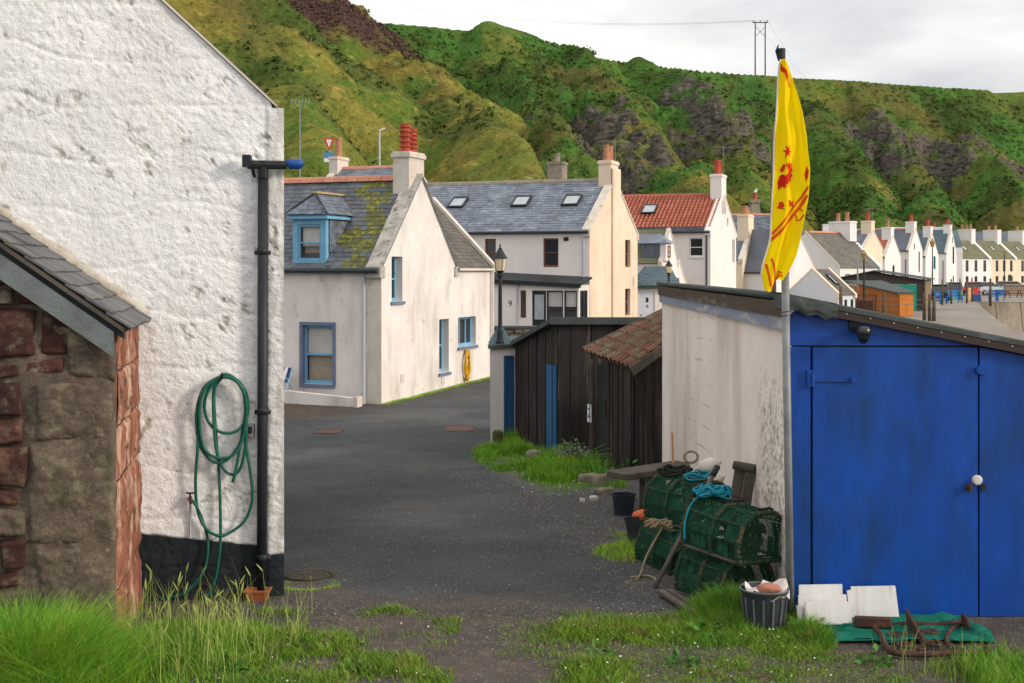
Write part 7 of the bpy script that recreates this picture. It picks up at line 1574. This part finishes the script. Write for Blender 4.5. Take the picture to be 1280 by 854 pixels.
def h_pylon():
    D = 376; root = None; X0 = (944-640)/FOC*D; X1 = (956.5-640)/FOC*D; zt_ = EYE-(27-335)/FOC*D; zb = min(hillz(X0, D), hillz(X1, D))-.5
    root = thing('power_line_pole', 'twin legged wooden power line pole on the bluff skyline', 'pylon', (X0, D, zb))
    for x in (X0, X1): k = MB(); k.tube([(x, D, zb), (x, D, zt_)], [.22, .16], 8); k.build('leg', wp, root)
    k = MB(); k.beam((X0-.8, D, zt_-.3), (X1+.8, D, zt_-.3), .25, .25); k.beam((X0, D, zt_-1.5), (X1, D, zt_-4.5), .12, .12); k.beam((X1, D, zt_-1.5), (X0, D, zt_-4.5), .12, .12); k.build('crossarm', wp, root)
    for x in (X0-.6, (X0+X1)/2, X1+.6): k = MB(); k.lathe((x, D, zt_-.15), [(.1, 0), (.16, .2), (.1, .5)], 6); k.build('insulator', M['dark'], root)
    k = MB()
    for i, x in enumerate((X0-.6, X1+.6)):
        a = Vector((x, D, zt_+.3)); b = P(500, 8+4*i, 330) ; pts = [a.lerp(b, t)+Vector((0, 0, -5*math.sin(math.pi*t)*.5)) for t in np.linspace(0, 1, 16)]; k.tube(pts, .028, 3)
        b = P(1010, 102, 400); k.tube([a, a.lerp(b, .5)+Vector((0, 0, -.6)), b], .02, 3)
    o = k.build('power_lines', M['dark'], None); tag(o, 'thin sagging power lines strung across the sky to the twin pole', 'cable')
h_pylon()
def field_fence():
    root = thing('field_fence', 'line of tiny fence posts along the skyline of the bluff', 'fence', (50, 366, TOP)); rr = random.Random(2); n = 0
    for (ax, ay), (bx, by) in zip(EDGE[5:9], EDGE[6:10]):
        L_ = math.hypot(bx-ax, by-ay); m_ = int(L_/5)
        for i in range(m_):
            t = (i+rr.uniform(-.15, .15))/m_; x = ax+(bx-ax)*t-3.0; y = ay+(by-ay)*t+7; z = hillz(x, y); k = MB(); k.beam((x, y, z-.2), (x+rr.uniform(-.1, .1), y, z+1.5), .2, .2, up=(0, 1, 0)); k.build('fence_post', wp, root)
field_fence()
def lantern_post(label, px, pt, D, hd=.34, yellow=True):
    X = (px-640)/FOC*D; base = Vector((X, D, gz(X, D))); H = EYE-(pt-335)/FOC*D-base.z
    root = thing('lantern_post', label, 'lamp post', base, 'tall lamp posts along the waterfront'); k = MB(); k.tube([base, base+Vector((0, 0, H-hd*1.8))], [.09, .05], 8); k.build('post', M['dark'], root)
    c = base+Vector((0, 0, H-hd*1.8)); k = MB(); k.lathe(c, [(hd*.3, 0), (hd*.55, hd*1.0)], 6); k.build('lantern_glass', mat('amber_lantern_glass', '9c8452', None, rough=.4) if 'amber' not in M else M['amber'], root); M['amber'] = bpy.data.materials['amber_lantern_glass']
    k = MB(); k.lathe(c+Vector((0, 0, hd)), [(hd*.65, 0), (hd*.3, hd*.4), (hd*.08, hd*.8)], 6); k.build('lantern_roof', M['amber'], root)
lantern_post('tall lantern post in front of the blue trimmed cottage', 1080, 312, 80)
lantern_post('tall lantern post in front of the turquoise trimmed gable', 1165.5, 298, 132, .5)
lantern_post('tall dark lamp post before the cream terraced house', 1255.5, 311, 150, .4)
root, X, zt_, _ = pole('thin pole with rooftop aerial near the low white store', 'aerial_mast', 'aerial', 1072, 305, 372, 84, .05, M['steel'])
k = MB(); k.tube([(X-.9, 84, zt_-.4), (X+.2, 84, zt_+.3)], .03, 4); [k.tube([(X-.9+.2*i, 83.7, zt_-.4+.12*i), (X-.9+.2*i, 84.3, zt_-.3+.12*i)], .02, 4) for i in range(6)]; k.build('aerial', M['steel'], root)
# posts
pl = [(1105, 366, 396, 79, 'grey timber post against the orange timber shed'), (1155.5, 366, 400, 74, 'first of three rough posts by the dark boat shed corner'), (1162, 368, 400, 73, 'second of three rough posts by the dark boat shed corner'), (1167.5, 370, 400, 73, 'third and thickest rough post by the dark boat shed corner'),
      (1178, 349, 379, 104, 'washing line post beside the parked black pickup'), (1189, 349, 377, 108, 'washing line post behind the first blue bench'), (1208.5, 349, 375, 110, 'washing line post in front of the red car'), (1215, 347, 373, 114, 'washing line post next to the red and white board'), (1238, 348, 374, 112, 'thick washing line post beside the double blue bench'), (1200, 348, 370, 122, 'washing line post at the rear of the dark blue car'), (1051, 358, 392, 66, 'weathered post in front of the low white store')]
for px, pt, pb, D, lb in pl: pole(lb, 'timber_post', 'post', px, pt, pb, D, .10 if 'thick' in lb or 'washing' not in lb else .075, wp, group='timber posts round the quay')
def wire_gate():
    root = thing('wire_gate', 'rusty mesh gate panel between the low white store and orange timber shed', 'gate', (20.2, 76, -.6)); x0, x1, Y, z0, z1 = 20.5, 21.6, 76, -.3, .85
    for a, b in (((x0, Y, z0), (x0, Y, z1)), ((x1, Y, z0), (x1, Y, z1)), ((x0, Y, z1), (x1, Y, z1)), ((x0, Y, z0), (x1, Y, z0))): k = MB(); k.beam(a, b, .06, .06, up=(0, 1, 0)); k.build('frame_bar', M['rust'], root)
    k = MB(); [k.beam((x0+i*.1, Y, z0), (x0+i*.1, Y, z1), .012, .012, up=(0, 1, 0)) for i in range(1, 11)]; [k.beam((x0, Y, z0+i*.14), (x1, Y, z0+i*.14), .012, .012) for i in range(1, 8)]; k.build('mesh_infill', M['rust'], root, kind='stuff')
    k = MB(); k.box(x0+.05, x1-.05, Y+.3, Y+.5, -.6, .5); o = k.build('stacked_crate', M['rust'], None, bev=.02); tag(o, 'brown crate standing behind the rusty mesh gate', 'crate')
wire_gate()
def wire_fence():
    root = thing('wire_fence', 'blue grey wires strung from the orange timber shed to the rough posts', 'fence', (22, 73.5, -.6)); 
    for i in range(3): k = MB(); k.tube([(20.6, 78.5, -.0+.3*i), (24.1, 73.9, .0+.3*i)], .012, 4); k.build('wire', M['steel'], root)
wire_fence()
def car(label, X, Y, yaw, body, Lc=4.1, Wc=1.72, Hc=1.48, hatch=True):
    z = gz(X, Y)+.012; T = Matrix.Translation((X, Y, z)) @ Matrix.Rotation(yaw, 4, 'Z'); root = thing('parked_car', label, 'car', (X, Y, z), 'cars parked in front of the terrace')
    bm_ = mat('car_paint_'+body, body, None, rough=.25, spec=.6)
    # side profile stations: x, half width bottom/top, z bottom, z shoulder
    st = [(-Lc/2, .72, .45, .68), (-Lc/2+.12, .80, .30, .90), (-Lc*.3, .86, .22, .98), (0, .86, .22, .96), (Lc*.2, .86, .22, .93), (Lc*.38, .82, .25, .80), (Lc/2-.06, .72, .34, .66), (Lc/2, .6, .42, .56)]
    k = MB(T); vs = []; n = 8
    for x, w, z0, z1 in st: vs += [(x, -w*.92, z0), (x, -w, (z0+z1)/2), (x, -w*.96, z1), (x, -w*.6, z1+.03), (x, w*.6, z1+.03), (x, w*.96, z1), (x, w, (z0+z1)/2), (x, w*.92, z0)]
    fs = [(i*n+j, i*n+(j+1) % n, (i+1)*n+(j+1) % n, (i+1)*n+j) for i in range(len(st)-1) for j in range(n)]+[tuple(range(n-1, -1, -1)), tuple((len(st)-1)*n+j for j in range(n))]
    k.add(vs, fs); k.build('body', bm_, root, smooth=False, bev=.03)
    k = MB(T); cab = [(-Lc*.46, .74, .92), (-Lc*.38, .66, Hc-.08), (-Lc*.2, .64, Hc), (.05, .64, Hc-.01), (.35, .66, Hc-.1), (Lc*.27, .74, .9)]; vs = []
    for x, w, z1 in cab: vs += [(x, -.76, .92), (x, -w, z1), (x, w, z1), (x, .76, .92)]
    k.add(vs, [(i*4+j, i*4+j+1, (i+1)*4+j+1, (i+1)*4+j) for i in range(len(cab)-1) for j in range(3)]); k.build('cabin_glass', M['glass'], root)
    k = MB(T); k.prism([(-Lc*.40, -.66, Hc-.06), (.3, -.64, Hc-.06), (.3, .64, Hc-.06), (-Lc*.40, .66, Hc-.06)], (0, 0, .075)); k.build('roof', bm_, root, bev=.02)
    for sx in (-1, 1):
        for sy in (-1, 1):
            ax = Matrix.Rotation(R(90), 3, 'X'); k = MB(); c = T @ Vector((sx*Lc*.31, sy*.78, .31)); k.lathe(c, [(.22, -.1), (.31, -.09), (.31, .09), (.22, .1)], 16, ax=T.to_3x3() @ ax); w = k.build('wheel', M['rubber'], root)
            k = MB(); k.lathe(c+T.to_3x3() @ Vector((0, sy*.06, 0)), [(.2, -.05), (.19, .05)], 12, ax=T.to_3x3() @ ax); k.build('rim', M['steel'], w)
    for sy in (-1, 1):
        k = MB(T); k.box(-Lc/2-.02+.1, -Lc/2+.16, sy*.66-.1, sy*.66+.1, .7, .9); k.build('tail_light', mat('tail_red', 'a01818', None, rough=.3) if 'tl' not in M else M['tl'], root); M['tl'] = bpy.data.materials['tail_red']
        k = MB(T); k.box(Lc/2-.12, Lc/2-.0, sy*.52-.13, sy*.52+.13, .56, .68); k.build('headlight', M['sky_tint'], root)
    k = MB(T); k.box(-Lc/2-.02, -Lc/2+.02, -.26, .26, .5, .61); k.build('number_plate', mat('plate_yellow', 'd8b830', None, rough=.5) if 'py' not in M else M['py'], root); M['py'] = bpy.data.materials['plate_yellow']
D = 138
car('dark blue hatchback parked facing the white terraced house', (1191-640)/FOC*D, D, R(80), '223356')
car('bright red car parked to the right of the dark blue hatchback', (1214-640)/FOC*141, 141, R(70), 'b5222a')
car('silver car parked in front of the cream terraced house', (1233-640)/FOC*143, 143, R(30), 'a8aeb4')
car('pale green car half hidden behind the low stone quay wall', (1266-640)/FOC*150, 150, R(8), '8fb0a4')
car('black car at the corner of the dark boat shed', (1175-640)/FOC*120, 120, R(70), '15181c')
def bench(label, px, D, yaw, w, m, back=True):
    X = (px-640)/FOC*D; z = gz(X, D)+.012; T = Matrix.Translation((X, D, z)) @ Matrix.Rotation(yaw, 4, 'Z'); root = thing('garden_chair', label, 'bench', (X, D, z), 'blue wooden seats on the quay')
    for i in range(4): k = MB(T); k.box(-w/2, w/2, -.25+i*.13, -.14+i*.13, .43, .47); k.build('seat_slat', m, root)
    for i in range(4): k = MB(T); k.box(-w/2, w/2, .27, .31, .55+i*.13, .65+i*.13); k.build('back_slat', m, root)
    for sx in (-1, 1):
        for sy in (-.22, .27): k = MB(T); k.box(sx*w/2-.04, sx*w/2+.04, sy-.04, sy+.04, 0, .62 if sy < 0 else 1.05); k.build('leg', m, root)
        k = MB(T); k.box(sx*w/2-.06, sx*w/2+.06, -.3, .3, .62, .66); k.build('armrest', m, root)
bm2 = mat('bright_blue_seat_paint', '1f6fb4', '1a62a2', 4, .6)
bench('blue wooden seat standing between the washing line posts', 1194, 112, R(20), 1.1, bm2); bench('blue wooden chair left of the taller blue chair', 1242, 116, R(-10), .7, bm2); bench('taller blue wooden chair at the end of the quay row', 1250, 118, R(-20), .7, bm2)
bench('blue seat in the shade beside the black car', 1176, 108, R(40), 1.0, bm2)
def boards_stack():
    for lb, px, D, col, w, h in (('teal and white dinghy cover propped behind the first blue seat', 1195, 122, '4fa39a', 1.6, .9), ('red board propped beside the washing line post', 1219, 118, 'c23a32', .9, 1.0), ('pale striped board propped left of the red board', 1214, 117, 'd9b48a', .5, 1.2), ('dark blue box on the quay in front of the red board', 1222, 114, '2a4a7a', .8, .7)):
        X = (px-640)/FOC*D; z = gz(X, D)+.01; k = MB(); k.prism([(X-w/2, D, z), (X+w/2, D, z), (X+w/2*.8, D+.15, z+h), (X-w/2*.8, D+.15, z+h)], (0, .25, 0)); o = k.build('propped_board', mat('paint_'+col, col, None, rough=.6), None, bev=.03, loc=(X, D, z)); tag(o, lb, 'board')
boards_stack()
def picnic():
    D = 131; X = (1267-640)/FOC*D; z = gz(X, D)+.012; root = thing('picnic_table', 'brown picnic table in front of the low stone quay wall', 'picnic table', (X, D, z)); m = mat('brown_picnic_timber', '8a4f34', '744029', 4, .8)
    for i in range(4): k = MB(); k.box(X-.8, X+.8, D-.36+i*.18, D-.2+i*.18, z+.72, z+.76); k.build('table_plank', m, root)
    for s in (-1, 1): k = MB(); k.box(X-.8, X+.8, D+s*.7-.13, D+s*.7+.13, z+.43, z+.47); k.build('seat_plank', m, root)
    for sx in (-.6, .6):
        for s in (-1, 1): k = MB(); k.beam((X+sx, D+s*.65, z), (X+sx, D+s*.2, z+.72), .09, .05); k.build('leg', m, root)
        k = MB(); k.beam((X+sx, D-.8, z+.4), (X+sx, D+.8, z+.4), .09, .05); k.build('crossbar', m, root)
picnic()
cm = mat('pitted_sea_concrete', 'a89c8c', '8f8475', .5, .95, .5, 4, c3='6f675c', s3=.35, t3=(.55, .72), st=(1, 1, .35), mott=(2, .2))
def quay_walls():
    root = thing('quay_wall', 'low stone wall sheltering the picnic table', 'wall', (54, 139, -.6)); k = MB(); k.box(53.6, 62, 139, 139.5, -.8, .55); k.build('wall_body', M['stonec'], root); k = MB(); k.box(53.5, 62, 138.9, 139.6, .553, .68); k.build('coping', cm, root)
    root = thing('harbour_wall', 'battered pale concrete harbour wall below the quay seats', 'harbour wall', (45, 113, -.6)); x = 40.5; rr = random.Random(2)
    while x < 75:
        w = rr.choice((2.2, 1.6, 2.6)); k = MB(); k.prism([(x, 112.2, -3.5), (x+w-.06, 112.2, -3.5), (x+w-.06, 113.05, -.57), (x, 113.05, -.57)], (0, 1.5, 0)); k.build('wall_panel', cm, root); x += w
    k = MB(); a = Vector((23.8, 61, -.6)); b = Vector((40.9, 113, -.6)); k.prism([a, b, b+Vector((.6, 0, -2.9)), a+Vector((.6, 0, -2.9))], (-.5, .2, 0)); k.build('side_wall', cm, root)
    k = MB(); k.prism([(60, 60.9, -.6), (23.8, 60.9, -.6), (23.8, 60.9, -3.4), (60, 60.9, -3.4)], (0, -.4, 0)); k.build('near_wall', cm, root)
quay_walls()
def lane_wall():
    """low rubble wall behind the lamp pier"""
    root = thing('rubble_wall', 'low brown rubble wall in front of the glazed porch behind the street lantern', 'wall', (-.5, 40, -.55)); rr = random.Random(3); k = MB(); k.box(-.6, 1.6, 40.05, 40.4, -1, .55); k.build('wall_core', M['old_wood'], root)
    sm = mat('brown_rubble_stone', '6a6258', '585046', 3, .95, .6, 12, rand=.3); z = -.5
    while z < .5:
        x = -.62; h = rr.uniform(.14, .2)
        while x < 1.6:
            w = rr.uniform(.2, .42); k = MB(); k.box(x, min(x+w-.02, 1.62), 39.98+rr.uniform(-.03, .02), 40.1, z, z+h-.02); k.build('stone', sm, root, bev=.015); x += w
        z += h
    k = MB(); k.box(-.65, 1.66, 39.94, 40.45, z, z+.07); k.build('coping', M['lead'], root)
lane_wall()
def folding_chair():
    T = T1 @ Matrix.Translation((-2.35, -.42, .0)); root = thing('deck_chair', 'small navy and white striped folding chair under the blue framed window', 'chair', T @ Vector((0, 0, 0)))
    nv = mat('navy_canvas', '27406a', None, rough=.9)
    for sx in (-.2, .2): k = MB(T); k.tube([(sx, -.1, .32), (sx, .2, .8)], .015, 5); k.tube([(sx, .2, .32), (sx, -.12, .62)], .015, 5); k.build('leg', M['blue_frame'], root)
    for i in range(5): k = MB(T); k.prism([(-.2+i*.08, -.02, .48), (-.125+i*.08, -.02, .48), (-.125+i*.08, .16, .8), (-.2+i*.08, .16, .8)], (0, -.012, 0)); k.build('canvas_stripe', nv if i % 2 == 0 else M['white_frame'], root)
    k = MB(T1); k.lathe(T1.inverted() @ (T1 @ Vector((-3.1, -.35, .33))), [(.03, 0), (.03, .25), (.16, .27), (.18, .3)], 12); o = k.build('garden_table', M['steel'], None); tag(o, 'tiny round metal table beside the striped folding chair', 'table')
folding_chair()
